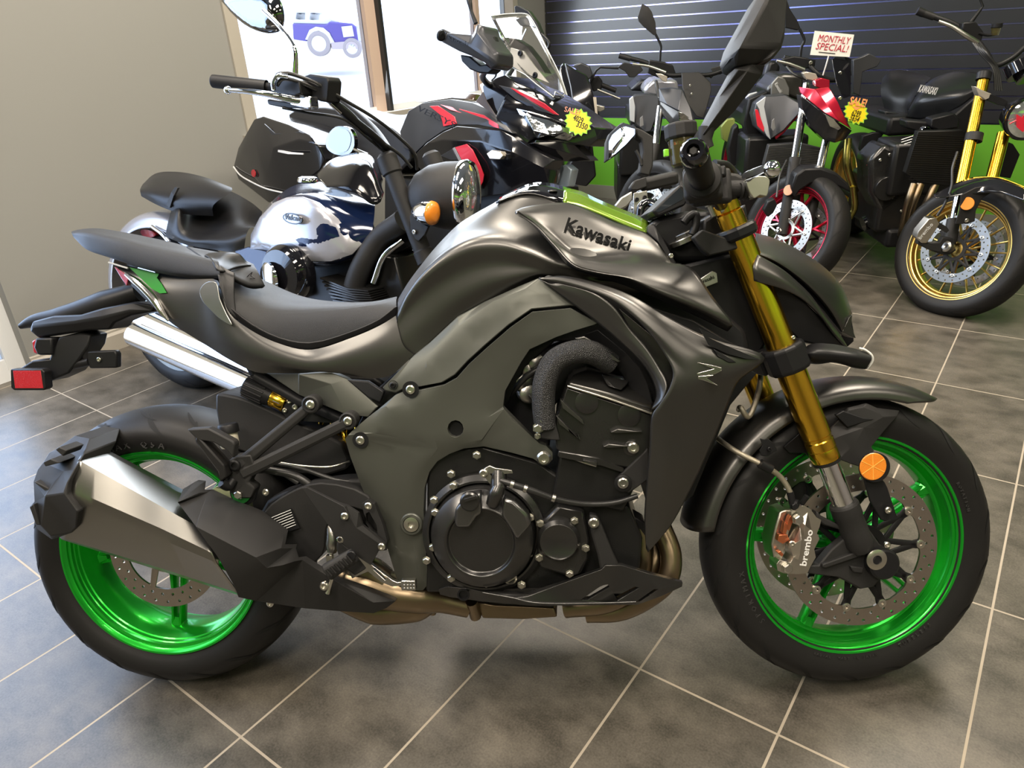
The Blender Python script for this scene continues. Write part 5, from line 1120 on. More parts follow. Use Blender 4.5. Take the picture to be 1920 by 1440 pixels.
# headlight
hc0 = V.p(858, 366, .0); hn = Vector((cos(radians(-14)), sin(radians(-14)), -.03)).normalized()
rev('headlight_shell', [(0, -.17), (.03, -.165), (.065, -.14), (.088, -.10), (.098, -.05), (.100, 0)], axm(V.p(868, 368, .03), hn), m_tex, K, seg=48, ang=60)
rev('headlight_rim', [(.100, -.004), (.104, .0), (.105, .018), (.098, .030), (.092, .026)], axm(V.p(868, 368, .03), hn), m_chr, K, seg=48, ang=60)
rev('headlight_lens', [(.094, .022), (.07, .034), (.0, .042)], axm(V.p(868, 368, .03), hn), mat('headlight_glass', (.75, .8, .8), .03, .9, .5, .6, 60), K, seg=36, ang=60)
tsv = rev('front_turn_signal', [(0, -.055), (.014, -.050), (.026, -.032), (.033, -.01), (.034, .012)], axm(V.p(803, 399, .17), V.x), m_chr, K, seg=32, ang=60)
rev('turn_signal_lens', [(.034, .012), (.032, .02), (.018, .027), (0, .029)], axm(V.p(803, 399, .17), V.x), m_amb, tsv, seg=32, ang=60)
panel('turn_signal_stay', V, '768,405 775,398 790,418 803,425 796,440 785,452 778,448 770,430', m_tex, K, w=.15, th=.01); bolt(V, 777, 435, .152, m_zinc, K, .007, .004)
# handlebar, grip, lever, mirror
g0, g1 = V.p(398, 152, .44), V.p(500, 163, .38)
rev('grip', [(0, -.001), (.014, -.001), (.017, .002), (.0175, .01), (.0175, (g1 - g0).length)], axm(g0, g1 - g0), m_rub, K, seg=28)
tube('handlebar', [g1, V.p(560, 165, .36), V.p(612, 180, .33), V.p(650, 215, .28), V.p(700, 255, .18), V.p(735, 290, .05), V.p(735, 290, -.05), V.p(700, 240, -.25), V.p(640, 190, -.36)], .0115, m_blk, K, seg=16)
lvv = tube('clutch_lever', [V.p(432, 169, .47), V.p(470, 172, .46), V.p(510, 178, .44), V.p(545, 186, .41), V.p(578, 190, .38)], [.006, .007, .008, .010, .010], m_chr, K, seg=16)
V_, F0 = revg([(.0105 * sin(pi * i / 10), -.0105 * cos(pi * i / 10)) for i in range(11)], axm(V.p(427, 169, .47), V.n), 20); mk('lever_ball', V_, F0, m_chr, lvv, ang=180)
panel('lever_perch', V, '553,183 580,180 583,202 575,204 545,197 540,190', m_chr, K, w=.40, th=.03, bev=.003)
panel('brake_reservoir', V, '568,143 580,139 612,143 616,152 613,192 600,190 570,178 566,160', m_blk, K, w=.36, th=.05, bev=.004)
panel('switch_housing', V, '508,148 560,150 565,178 552,182 510,175', m_blk, K, w=.40, th=.045, bev=.006)
panel('switch_housing', V, '500,186 505,186 560,195 580,200 575,204 530,202 502,196', m_blk, K, w=.38, th=.04, bev=.004)
for i, pts in enumerate(((( 512, 165, .42), (518, 142, .43), (535, 137, .42), (560, 143, .40), (600, 160, .36), (650, 190, .30), (700, 220, .22), (745, 255, .12), (778, 290, .06), (782, 318, .04)), ((520, 160, .42), (530, 148, .42), (555, 152, .40), (600, 172, .35), (650, 205, .28), (700, 255, .16), (750, 290, .08), (772, 315, .05)),
        ((530, 202, .38), (580, 212, .35), (640, 222, .3), (690, 260, .2), (720, 285, .1)), ((613, 186, .33), (640, 200, .30), (670, 225, .25), (700, 265, .16), (730, 292, .1)))):
    tube('control_cable', [V.p(*p) for p in pts], .0048 if i < 2 else .0038, m_hose, K, seg=10)
for a, b in (((470, 160), (508, 162)),): pass
tube('cable_elbow', [V.p(513, 168, .43), V.p(512, 155, .435), V.p(520, 142, .435), V.p(540, 143, .42)], .006, m_chr, K)
for dx in (0, 7): tube('clutch_cable_fitting', [V.p(612 + dx, 187 + dx, .33), V.p(632 + dx, 205 + dx, .30)], .005, m_chr, K, sm=0)
tube('mirror_stem', [V.p(553, 138, .39), V.p(553, 95, .39), V.p(545, 78, .39), V.p(520, 45, .39), V.p(494, 20, .39)], [.009, .006, .006, .006, .007], m_chr, K, seg=14)
panel('mirror_housing', V, '415,-4,.36 447,37,.36 480,57,.36 513,62,.36 526,52,.36 530,37,.36 527,12,.36 515,-8,.36', mat('dark_chrome', (.22, .22, .22), .06, 1.0), K, th=.006, ctrl='493,20,.40 470,10,.395 505,30,.39', grid=.015, rnd=3, bulge=.02, edge=.03, ang=180, bev=0)
sm_ = panel('far_mirror_housing', V, '611,262,-.36 616,250,-.36 628,238,-.36 645,237,-.36 656,242,-.36 664,258,-.36 664,275,-.36 656,288,-.36 640,292,-.36 622,287,-.36 612,277,-.36', MATS['dark_chrome'], K, th=.02, rnd=3, bev=.003)
panel('mirror_pane', V, '616,262,-.358 619,252,-.358 630,243,-.358 645,242,-.358 653,246,-.358 658,258,-.358 656,272,-.358 650,283,-.358 638,286,-.358 624,281,-.358 616,274,-.358', mat('dim_mirror_glass', (.22, .22, .21), .2, 1.0), sm_, th=.002, rnd=2, bev=0)
tube('mirror_stem', [V.p(660, 278, -.37), V.p(675, 284, -.35), V.p(690, 290, -.3)], .006, m_chr, K)
# chrome silencers
for (a, b, w_, r0, r1) in (((262, 596), (520, 716), .17, .040, .038), ((253, 628), (520, 746), .235, .046, .042)):
    pa, pb = V.p(*a, w_), V.p(*b, w_); L_ = (pb - pa).length
    rev('silencer', [(.0, .03), (r0 * .75, .03), (r0 * .8, -.002), (r0, 0), (r0, .02), (r0 * 1.02, L_ * .5), (r1, L_)], axm(pa, pb - pa), m_chr, K, seg=48, ang=30)
tube('exhaust_header', [V.p(520, 740, .235), V.p(620, 770, .22), V.p(720, 700, .2), V.p(740, 600, .16)], .03, m_chr, K, seg=20)
for s_, nm_ in ((.13, 'swingarm'), (-.13, 'swingarm')): tube(nm_, [V.L(0, s_, 0), V.L(.55, s_, .02)], .02, m_blk, K, sm=0)
panel('side_cover', V, '440,470 500,470 540,500 560,560 480,560 450,520', m_blue, K, w=.13, th=.05, rnd=2, bev=.004)
tube('side_stand', [V.L(.7, -.12, -.1), V.L(.72, -.22, -.30)], .01, m_blk, K, sm=0)

disc('wheel_cover', V.o + V.n * .052, V.n, .262, .03, MATS['pale_wheel_paint'], vw, seg=64, ch=.02)
# ---------------------------------------------------------------- black and red adventure tourer with side case, below the window
hT = radians(-40); T0 = UV(-2.25, 2.42, 0); lT = radians(9)
TC = T0 + Vector((-sin(hT) * sin(lT), cos(hT) * sin(lT), cos(lT))) * .30
Tt = Fr(TC, hT, lT)
Q = root('touring_motorcycle', T0, 'black touring motorcycle with red stripes, clear windscreen and a side case, parked under the window', 'motorcycle', rz=hT)
m_dg = mat('satin_dark_grey_panel', (.05, .052, .058), .34, .4); m_rd = mat('red_stripe_paint', (.62, .02, .04), .3, 0, .4); m_dkt = mat('tourer_black_gloss', (.008, .008, .010), .12, 0, .6)
TX = Tt.q(Tt.p(1000, 560, 0))[0]
for xx, nm_ in ((.62, 'front_wheel'), (-.82, 'rear_wheel')):
    c_ = Tt.L(xx, 0, 0); w_ = rim(nm_, axm(c_, Tt.n, Tt.x), .055, m_blk, Q, 'x5'); tire('tire', axm(c_, Tt.n, Tt.x), .30, .06 if xx > 0 else .08, w_, grooves=False)
panel('engine_block', Tt, '720,330 900,350 1000,350 1010,470 900,560 720,540', m_cast, Q, w=.16, th=.32, bev=.01)
panel('tail_body', Tt, '540,213,.13 580,200,.13 640,205,.14 700,225,.15 760,262,.16 770,300,.16 720,330,.16 640,300,.15 590,270,.14 550,240,.13', m_dg, Q, th=.26, rnd=2, bev=.01)
surf('seat', Tt, ['560,210,-.1 640,190,-.12 700,205,-.12 760,215,-.1 800,190,-.05', '570,212,.0 640,205,.0 700,225,.0 755,240,.0 800,205,.0', '580,222,.10 640,222,.12 700,240,.14 750,262,.15 775,262,.12', '590,240,.10 640,238,.12 700,258,.14 745,275,.15 770,275,.12'], m_seat2, Q, n=30, m=5, ang=180)
panel('tail_stripe', Tt, '575,232 590,236 604,252 612,266 604,266 590,248', m_rd, Q, w=.155, th=.004)
# side case
cs_ = panel('side_case', Tt, '438,313,.36 447,277,.38 477,223,.36 493,218,.35 540,233,.38 580,253,.40 597,273,.40 610,300,.38 600,320,.38 540,363,.38 503,380,.36 447,337,.35', m_dkt, Q, th=.22, lines=['452,290,.40 478,262,.41 513,277,.43 500,330,.42 493,352,.40', '513,277,.43 560,262,.42 590,268,.41'], bev=.006, ang=25)
tube('side_case_line', [Tt.p(438, 313, .37), Tt.p(450, 328, .385), Tt.p(475, 343, .40), Tt.p(500, 354, .405), Tt.p(533, 362, .395)], .004, m_white, cs_)
disc('side_case_reflector', Tt.p(476, 325, .405), Tt.n, .018, .004, m_red, cs_)
panel('side_case_lettering', Tt, '521,281 530,282 545,285 568,287 568,290 540,289 521,285', m_white, cs_, w=.427, th=.004, bev=0)
panel('side_case_lid_line', Tt, '495,232 515,250 545,250 560,246 570,250 548,256 512,256', m_dg, cs_, w=.40, th=.006)
# tank, shroud
panel('fuel_tank', Tt, '750,247,.16 766,208,.17 792,193,.17 844,186,.16 886,193,.16 922,208,.18 945,230,.2 961,250,.22 938,242,.22 896,234,.22 857,234,.22 831,245,.22 800,266,.21 779,286,.2 756,276,.18', m_dg, Q, th=.36, lines=['766,212,.17 800,215,.20 860,212,.205 920,225,.215 950,245,.22'], bev=.006)
panel('tank_stripe', Tt, '805,199,.2 821,198,.2 852,219,.212 856,232,.223 831,237,.222 826,216,.21', m_rd, Q, th=.004)
panel('tank_stripe', Tt, '825,196,.18 849,201,.185 907,216,.21 933,233,.22 935,241,.222 925,238,.222 900,222,.21 844,206,.2', m_rd, Q, th=.004)
text('tank_lettering', 'VERSYS', Tt, (784, 208), (853, 241), .232, m_blk, Q, hgt=.024, shear=.2)
panel('tank_top_cover', Tt, '779,191,.05 805,179,.05 857,172,.05 891,176,.05 888,188,.08 845,184,.10 795,192,.10', mat('brown_tinted_gloss', (.05, .03, .02), .15, 0, .5), Q, th=.1, bev=.005)
panel('upper_fairing', Tt, '899,159,.14 907,154,.13 948,141,.12 967,154,.12 1000,167,.12 1047,195,.10 1063,206,.09 1090,225,.07 1115,240,.03 1121,262,.02 1105,275,.05 1078,270,.10 1040,262,.14 1006,262,.16 987,271,.19 961,253,.20 930,219,.19 909,187,.17', m_dkt, Q, th=.20, lines=['905,160,.16 950,175,.17 1000,198,.165 1050,222,.13 1078,240,.10', '930,219,.21 975,235,.20 1000,258,.18'], bev=.004)
panel('fairing_stripe', Tt, '957,164,.165 974,171,.167 1021,194,.155 1048,216,.135 1038,214,.14 1010,198,.158 969,174,.17', m_rd, Q, th=.004)
panel('fairing_grey_panel', Tt, '935,160,.162 955,164,.165 1008,198,.165 1038,215,.145 1000,205,.165 965,185,.175', m_dg, Q, th=.006)
panel('side_wing', Tt, '905,172,.20 912,190,.205 930,219,.215 892,190,.19', mat('brown_grey_panel', (.12, .10, .10), .4), Q, th=.006)
hl = panel('headlight', Tt, '968,203,.185 990,208,.185 1034,221,.165 1073,238,.12 1074,256,.12 1065,264,.125 1040,258,.15 1006,260,.175 998,245,.18 977,221,.185', mat('headlight_reflector', (.75, .78, .78), .08, 1.0, .6, .8, 50), Q, th=.03, lines=['985,215,.20 1020,232,.19 1060,248,.145', '1000,245,.195 1020,232,.18 1030,252,.18'], bev=.001)
panel('headlight_brow', Tt, '975,206,.195 1034,222,.175 1070,238,.13 1060,240,.14 1030,229,.17 990,216,.195', m_dkt, hl, th=.01)
panel('lower_fairing', Tt, '800,268,.23 831,247,.235 857,236,.235 938,244,.235 961,256,.23 990,275,.22 1040,300,.17 1107,301,.05 1078,273,.08 1060,268,.10 1085,300,.05 1060,318,.10 1040,318,.15 1030,345,.18 960,362,.2 900,370,.2 850,380,.18 780,310,.2', m_dkt, Q, th=.06, lines=['830,262,.25 900,265,.26 960,285,.25 1020,315,.2', '960,285,.25 930,350,.22'], bev=.003) if False else panel('lower_fairing', Tt, '779,288,.21 800,268,.225 831,247,.235 857,236,.235 938,244,.235 961,256,.23 990,275,.22 1040,300,.17 1040,318,.15 1030,345,.18 960,362,.2 900,370,.2 850,380,.18 780,310,.2', m_dkt, Q, th=.06, lines=['830,262,.25 900,265,.26 960,285,.25 1020,315,.2', '960,285,.25 930,350,.22'], bev=.003)
panel('beak', Tt, '987,271,.19 1006,262,.18 1040,265,.15 1078,272,.09 1107,301,.03 1075,303,.07 1040,302,.13', m_dkt, Q, th=.06, lines=['1000,268,.2 1050,282,.14 1107,301,.035'], bev=.003)
panel('fairing_stripe', Tt, '853,276,.255 875,270,.26 886,281,.262 900,310,.26 907,328,.252 905,341,.245 894,361,.23 889,346,.235 886,331,.245 865,299,.255', m_rd, Q, th=.004)
panel('fairing_stripe_edge', Tt, '848,278,.253 852,276,.255 866,303,.256 884,331,.246 880,334,.245 862,306,.253', m_silv, Q, th=.004)
panel('fairing_grey_panel', Tt, '826,292,.235 848,279,.252 858,300,.25 845,300,.24', m_dg, Q, th=.006)
tst = panel('turn_signal', Tt, '912,288,.30 922,281,.30 938,284,.30 943,292,.30 937,299,.30 918,298,.30', mat('clear_signal_lens', (.55, .5, .42), .15, .5, .5, .6, 60), Q, th=.03, bev=.002); box('signal_stalk', axm(Tt.p(950, 293, .27), Tt.x), .016, .02, .03, m_blk, tst)
panel('radiator', Tt, '925,360 990,352 1010,380 960,420 900,400', m_dg, Q, w=.15, th=.25)
panel('fork_guard', Tt, '1040,320,.08 1060,308,.08 1072,318,.08 1065,350,.08 1045,355,.08', mat('pale_fender', (.30, .36, .42), .3, .4), Q, th=.05, bev=.004)
for s_ in (.10, -.10): tube('fork_tube', [Tt.L(.36, s_, .62), Tt.L(.60, s_, .02)], .022, m_chr, Q, sm=0, seg=16)
panel('front_fender', Tt, [(Tt.L(.62 + .32 * cos(radians(t)), .06, .32 * sin(radians(t)))) for t in range(150, 30, -12)] + [(Tt.L(.62 + .27 * cos(radians(t)), .06, .27 * sin(radians(t)))) for t in range(42, 160, 12)], m_blk, Q, th=.12)
# screen and its bracket
m_clear = mat('clear_screen', (.93, .95, .94), .02, 0, 0, trans=.96, ior=1.12, spec=.5)
sc_ = surf('windscreen', Tt, ['990,27,-.05 1000,44,-.06 1024,89,-.08 1052,146,-.10 1066,188,-.11', '955,27,.02 968,60,.02 995,108,.02 1030,150,.02 1052,186,.02', '921,30,.12 940,66,.13 958,100,.14 985,135,.15 1038,183,.12'], m_clear, Q, n=20, m=5, solid=.003, ang=180)
tube('screen_edge', [Tt.p(921, 30, .12), Tt.p(955, 26, .02), Tt.p(988, 27, -.05), Tt.p(997, 36, -.06), Tt.p(1024, 89, -.08), Tt.p(1052, 146, -.10), Tt.p(1066, 188, -.11)], .0022, mat('screen_edge_white', (.85, .9, .88), .1, 0, .5), sc_)
tube('screen_edge', [Tt.p(952, 122, .15), Tt.p(985, 140, .15), Tt.p(1006, 158, .14), Tt.p(1038, 182, .12), Tt.p(1041, 172, .10), Tt.p(1066, 186, -.11)], .002, MATS['screen_edge_white'], sc_, sm=1)
sb2 = panel('screen_bracket', Tt, '957,89,.15 982,96,.13 1003,125,.12 1029,156,.10 1003,146,.13 977,135,.15 954,122,.16', mat('grey_bracket', (.22, .22, .21), .4, .5), Q, th=.008, bev=.002)
for p in ((976, 100, .145), (1004, 141, .13)): bolt(Tt, *p, m_blk, sb2, .011, .006)
panel('instrument_cowl', Tt, '939,80,.10 945,70,.10 965,72,.08 985,85,.05 1005,110,.03 1030,150,.0 1000,150,.06 960,115,.12 945,120,.14 943,105,.14', m_blk, Q, th=.05, bev=.004)
# right grip with hand guard, stem, cables
panel('hand_guard', Tt, '818,60 828,53 844,61 886,66 894,44 904,49 907,62 922,86 933,99 933,122 922,130 907,117 881,104 860,96 826,78', m_dg, Q, w=.42, th=.09, lines=['838,62,.44 880,84,.44 915,108,.44', '894,60,.44 925,100,.43'], bev=.006)
text('grip_lettering', 'Kawasaki', Tt, (841, 74), (878, 86), .436, m_blk, Q, hgt=.012, lift=.002)
rev('bar_end', [(.012, 0), (.018, .004), (.018, .012), (.010, .016), (0, .014)], axm(Tt.p(824, 66, .44), -(Tt.p(860, 78, .44) - Tt.p(824, 66, .44)) * -1), m_blk, Q, seg=24)
panel('brake_master', Tt, '862,102 880,105 900,122 912,120 925,130 915,138 898,137 880,130 865,115', m_blk, Q, w=.38, th=.05, bev=.005)
tube('handlebar', [Tt.p(915, 125, .36), Tt.p(905, 145, .25), Tt.p(925, 165, .1), Tt.p(940, 160, -.1), Tt.p(960, 130, -.3)], .012, m_blk, Q)
tube('mirror_stem', [Tt.p(892, 44, .40), Tt.p(884, 22, .40), Tt.p(880, 4, .40), Tt.p(872, -12, .40)], [.008, .006, .009, .005], m_blk, Q)
panel('mirror_base', Tt, '922,70 926,68 933,90 932,102 925,90', m_blk, Q, w=.38, th=.02)
tube('brake_hose', [Tt.p(928, 128, .3), Tt.p(930, 140, .25), Tt.p(922, 150, .15)], .004, m_hose, Q)
lm_ = panel('far_mirror_housing', Tt, '964,12,-.30 968,10,-.30 990,20,-.30 1006,42,-.30 1014,62,-.30 1003,60,-.30 990,48,-.30 975,49,-.30 966,38,-.30', m_blk, Q, th=.03, bev=.003)
tube('mirror_stem', [Tt.p(1006, 46, -.31), Tt.p(1014, 62, -.31), Tt.p(1030, 81, -.31), Tt.p(1026, 96, -.31)], .006, m_blk, Q)
tube('mirror_stem', [Tt.p(988, 55, -.2), Tt.p(978, 76, -.2)], .006, m_chr, Q)

# starburst price tickets and the hand-written card
def star(name, fr, c, r, n, w, par, out='lime'):
    pts = lambda k0, k1: [(c[0] + (k0 if i % 2 else k1) * r * cos(pi * i / n) * 1.0, c[1] + (k0 if i % 2 else k1) * r * sin(pi * i / n) + (cos(pi * i / n) * r * .10), w) for i in range(2 * n)]
    panel(name, fr, pts(.90, 1.10), mat('ticket_lime_edge', (.35, .70, .05), .5), par, th=.0015, bev=0)
    panel(name, fr, [(x, y, w + .0006) for x, y, _ in pts(.80, .98)], mat('ticket_yellow', (.92, .72, .02), .45), par, th=.0006, bev=0)
S1 = root('price_ticket', Tt.p(1082, 232, .12), 'small yellow starburst price ticket stuck above the headlight of the touring motorcycle', 'price ticket', 'starburst price tickets', rz=hT)
star('ticket_card', Tt, (1084, 229), 24, 14, .16, S1)
text('ticket_lettering', '4029', Tt, (1074, 225), (1092, 232), .161, m_blk, S1, hgt=.020, shear=.1)
text('ticket_lettering', '3350', Tt, (1080, 237), (1100, 244), .161, m_blk, S1, hgt=.020, shear=.1)
text('ticket_sale_lettering', 'SALE!', Tt, (1058, 209), (1086, 216), .162, m_copper, S1, hgt=.018)
# ---------------------------------------------------------------- the row of motorcycles in front of the slatted wall
def facing(loc, head, dh=0): return Fr(loc, head + pi / 2, 0)     # w runs forward from the front axle
HB = radians(-96)
m_chrf = m_chr
def naked(wheel, wh_head, wh_lean, name, label, wmat, fk):
    """front wheel on its steering angle, shared running gear of a row bike"""
    G = facing(wheel, HB); r_ = root(name, (wheel.x, wheel.y + .7, 0), label, 'motorcycle', rz=HB)
    Wf = Fr(wheel, wh_head, wh_lean)
    m_ = axm(Wf.o, Wf.n, Wf.x)
    kind = 'w10' if fk == 'gold' else 'x5'
    rw = rim('front_wheel', m_, .05, wmat, r_, kind, .3); tire('tire', m_, .300, .060, rw)
    brake_disc('front_brake_disc', axm(Wf.o + Wf.n * .066, Wf.n, Wf.x), r_, R=.150, r=.108 if fk != 'gold' else .112, petal=False, nh=28, buttons=6 if fk != 'gold' else 10, cmat=m_stl if fk != 'gold' else m_tex, mt=mat('bright_disc_steel', (.40, .41, .41), .33, 1.0, 0, .1, 200))
    brake_disc('front_brake_disc', axm(Wf.o - Wf.n * .066, Wf.n, Wf.x), r_, R=.150, r=.118, nh=28, buttons=6, cmat=m_blk, mt=MATS['bright_disc_steel'])
    # rear wheel and engine mass stand behind
    rc = G.L(0, -1.42, 0) ; rc.z = .30
    mr_ = axm(rc, Vector((sin(HB), -cos(HB), 0)), Vector((cos(HB), sin(HB), 0)))
    rwr = rim('rear_wheel', mr_, .07, wmat, r_, 'x5'); tire('tire', mr_, .305, .08, rwr, grooves=False)
    fx = Vector((cos(HB), sin(HB), 0)); sx = Vector((sin(HB), -cos(HB), 0))
    def eb(nm, dx, sy, z0, z1, x0, mt_=m_cast, bev=.02):
        c_ = wheel + fx * -x0; c_.z = (z0 + z1) / 2
        m4 = Matrix((fx, sx, Vector((0, 0, 1)))).transposed().to_4x4(); m4.translation = c_
        return box(nm, m4, dx, sy, z1 - z0, mt_, r_, bev=bev)
    eb('crankcase', .46, .36, .22, .48, .78); eb('cylinder_block', .26, .34, .42, .68, .62)
    eb('belly_pan', .50, .24, .14, .24, .78, m_blk); eb('tail_frame', .6, .16, .66, .76, 1.15, m_blk)
    tube('swingarm', [rc + sx * .11, rc + sx * .12 + fx * .5], .024, m_blk, r_, sm=0); tube('swingarm', [rc - sx * .11, rc - sx * .12 + fx * .5], .024, m_blk, r_, sm=0)
    return G, Wf, r_
def leg(G, r_, pts, rad, mt_, name='fork_tube', seg=20): return tube(name, [G.p(*p) for p in pts], rad, mt_, r_, sm=0, seg=seg)
wg = Vector((2.033, 3.16, .288)) - nvec(radians(-62.4), radians(18.5)) * .052
wr = Vector((1.46, 3.667, .275 + .012)) - nvec(radians(-61.3), radians(20)) * .052
wgry = UV(-1.86, 3.86, .29)
m_rrim = mat('red_wheel_paint', (.55, .02, .06), .22, .7, .4)
# --- retro bike with gold fork and wheels
G, Wg, O = naked(wg, radians(-62.4), radians(18.5), 'retro_motorcycle', 'black retro motorcycle with gold fork and gold wheels, end of the row', m_gold2, 'gold')
leg(G, O, [(1846, 142, -.30), (1798, 366, -.09)], [.024, .026], m_gold); leg(G, O, [(1799, 362, -.09), (1788, 416, -.04)], .0205, m_chr, 'fork_slider'); leg(G, O, [(1788, 412, -.03), (1780, 455, .02)], .028, m_tex, 'fork_lower_leg')
leg(G, O, [(1882, 250, -.20), (1860, 335, -.12)], .026, m_gold)
rev('fork_clamp', [(.027, -.018), (.036, -.018), (.036, .018), (.027, .018)], axm(G.p(1826, 258, -.19), G.p(1798, 366, -.09) - G.p(1846, 142, -.30)), m_tex, O, seg=24, closed=True)
rev('fork_top_cap', [(.026, 0), (.030, 0), (.030, .03), (.026, .034)], axm(G.p(1843, 150, -.29), -(G.p(1798, 366, -.09) - G.p(1846, 142, -.30))), m_blk, O, seg=24)
rev('axle', [(.024, -.03), (.024, .004), (.016, .010), (.008, .010), (0, .006)], axm(G.p(1774, 462, .055), Wg.n), m_stl, O, seg=28)
panel('fork_bottom', G, '1768,445 1790,448 1793,470 1780,478 1766,478 1740,468 1720,458 1722,450 1745,456 1762,455', m_tex, O, w=.05, th=.03, bev=.003)
gcal = panel('front_brake_caliper', G, '1718,446,.06 1722,434,.06 1742,410,.06 1755,408,.06 1762,420,.06 1752,436,.06 1738,456,.06 1728,456,.06', m_cal, O, th=.05, bev=.003)
text('brand_lettering', 'brembo', G, (1726, 449), (1750, 421), .062, m_white, gcal, hgt=.016)
panel('caliper_arm', G, '1755,413 1775,425 1780,432 1775,437 1752,424', m_tex, O, w=.05, th=.02); panel('caliper_arm', G, '1730,455 1765,466 1765,473 1740,468 1728,460', m_tex, O, w=.055, th=.02)
surf('front_fender', G, ['1750,364,.02 1775,352,.0 1800,340,-.02 1830,331,.0 1872,334,.10 1922,352,.2', '1752,368,.06 1780,360,.04 1830,345,.06 1875,348,.14 1925,366,.24', '1755,371,.08 1785,368,.08 1835,362,.10 1880,362,.18 1925,378,.26'], m_dkt, O, n=24, m=4, solid=.003, ang=80)
tube('fender_edge', [G.p(1826, 333, .0), G.p(1871, 333, .10), G.p(1925, 352, .2)], .0025, m_gold, O)
panel('fender_stay', G, '1802,366 1830,352 1870,346 1880,345 1884,350 1870,354 1842,372 1830,395 1828,415 1815,420 1792,420 1800,395', m_tex, O, w=.09, th=.01, bev=.002)
bolt(G, 1878, 348, .092, m_zinc, O, .009, .006); bolt(G, 1812, 413, .092, m_zinc, O, .009, .006)
grf = disc('side_reflector', G.p(1814, 382, .095), Wg.n * .7 + G.n * .3, .027, .008, m_amb, O)
tube('brake_hose', [G.p(1795, 285, -.05), G.p(1786, 315, .0), G.p(1784, 350, .04), G.p(1770, 385, .06), G.p(1757, 405, .06)], .0055, m_hose, O)
surf('fuel_tank', G, ['1720,176,-.95 1745,150,-.92 1780,136,-.85 1810,134,-.75 1838,138,-.66', '1712,190,-.88 1735,165,-.82 1775,152,-.74 1812,150,-.66 1838,155,-.60', '1703,208,-.84 1722,192,-.74 1765,184,-.64 1805,176,-.58 1834,166,-.56', '1701,219,-.84 1732,225,-.74 1774,215,-.64 1802,198,-.58 1831,174,-.56'], mat('satin_blue_black_paint', (.018, .019, .021), .30, .3), O, n=34, m=6, ang=180, solid=.003)
text('tank_lettering', 'KAWASAKI', G, (1721, 172), (1754, 178), -.66, m_white, O, hgt=.034, bold=.008, shear=.1)
surf('seat', G, ['1655,146,-1.40 1668,134,-1.4 1690,131,-1.4 1730,140,-1.3 1745,146,-1.1', '1652,160,-1.3 1672,152,-1.25 1700,150,-1.2 1725,152,-1.1 1735,156,-1.0', '1652,178,-1.25 1672,180,-1.15 1700,182,-1.05 1712,178,-1.0 1720,172,-.95', '1658,203,-1.2 1675,208,-1.1 1700,212,-1.0 1704,200,-.95 1712,186,-.92'], m_seat2, O, n=24, m=5, ang=180)
panel('side_cover', G, '1658,208 1698,214 1698,232 1690,246 1681,256 1667,247 1660,228', MATS['satin_blue_black_paint'], O, w=-.98, th=.10, bev=.008)
text('model_lettering', 'z900rs', G, (1665, 227), (1685, 232), -.975, m_white, O, hgt=.02, shear=.15)
tube('handlebar_grip', [G.p(1723, 22, -.50), G.p(1752, 32, -.48)], .016, m_rub, O, sm=0); tube('bar_end_weight', [G.p(1720, 20, -.50), G.p(1732, 25, -.495)], .018, m_blk, O, sm=0)
tube('handlebar', [G.p(1750, 31, -.48), G.p(1790, 46, -.45), G.p(1825, 70, -.42), G.p(1850, 100, -.38), G.p(1865, 122, -.36), G.p(1895, 110, -.36), G.p(1930, 80, -.36)], .0125, m_blk, O)
glv = tube('brake_lever', [G.p(1760, 40, -.42), G.p(1785, 50, -.40), G.p(1810, 66, -.38), G.p(1832, 80, -.38)], [.008, .009, .011, .013], m_stl, O)
panel('brake_master', G, '1806,42 1830,40 1845,60 1840,80 1822,72 1805,58', m_blk, O, w=-.40, th=.05, bev=.006)
rvg = rev('fluid_reservoir', [(0, 0), (.016, 0), (.020, .03)], axm(G.p(1865, 66, -.40), Vector((0, 0, 1))), m_smk, O, seg=24); rev('reservoir_cap', [(.021, .03), (.023, .032), (.023, .048), (0, .05)], axm(G.p(1865, 66, -.40), Vector((0, 0, 1))), m_blk, rvg, seg=24)
tube('reservoir_arm', [G.p(1835, 62, -.40), G.p(1852, 66, -.40), G.p(1866, 64, -.40)], .006, m_blk, O)
tube('mirror_stem', [G.p(1820, 42, -.44), G.p(1838, 18, -.44), G.p(1843, 12, -.44), G.p(1836, -6, -.44)], [.010, .007, .005, .005], m_blk, O, sm=1)
for i in range(4): tube('control_cable', [G.p(1822 + i * 4, 78 + i, -.38), G.p(1838 + i * 4, 100, -.34 + i * .01), G.p(1862 + i * 3, 130, -.30), G.p(1866 + i * 4, 170, -.28)], .005, m_hose, O)
for cpos, rad in (((1908, 125), .055), ((1925, 130), .055)): rev('gauge', [(0, -.04), (rad, -.04), (rad, .01), (rad * .9, .014), (rad * .88, .006), (0, .006)], axm(G.p(*cpos, -.30), Vector((-.2, .6, .8))), m_gloss, O, seg=32)
rev('headlight', [(0, -.12), (.07, -.09), (.088, -.02), (.092, 0), (.09, .012), (.08, .014)], axm(G.p(1925, 222, -.12), Vector((-.15, -1, 0))), m_gloss, O, seg=40, ang=50); rev('headlight_lens', [(.084, .010), (.05, .024), (0, .03)], axm(G.p(1925, 222, -.12), Vector((-.15, -1, 0))), MATS['headlight_glass'], O, seg=32, ang=60)
tube('headlight_sticker_edge', [G.p(1893, 232, -.07), G.p(1905, 226, -.07)], .003, m_rd, O, sm=0)
panel('headlight_sticker', G, '1906,214 1916,220 1924,212 1928,232 1918,248 1906,238', m_rd, O, w=-.075, th=.002, bev=0)
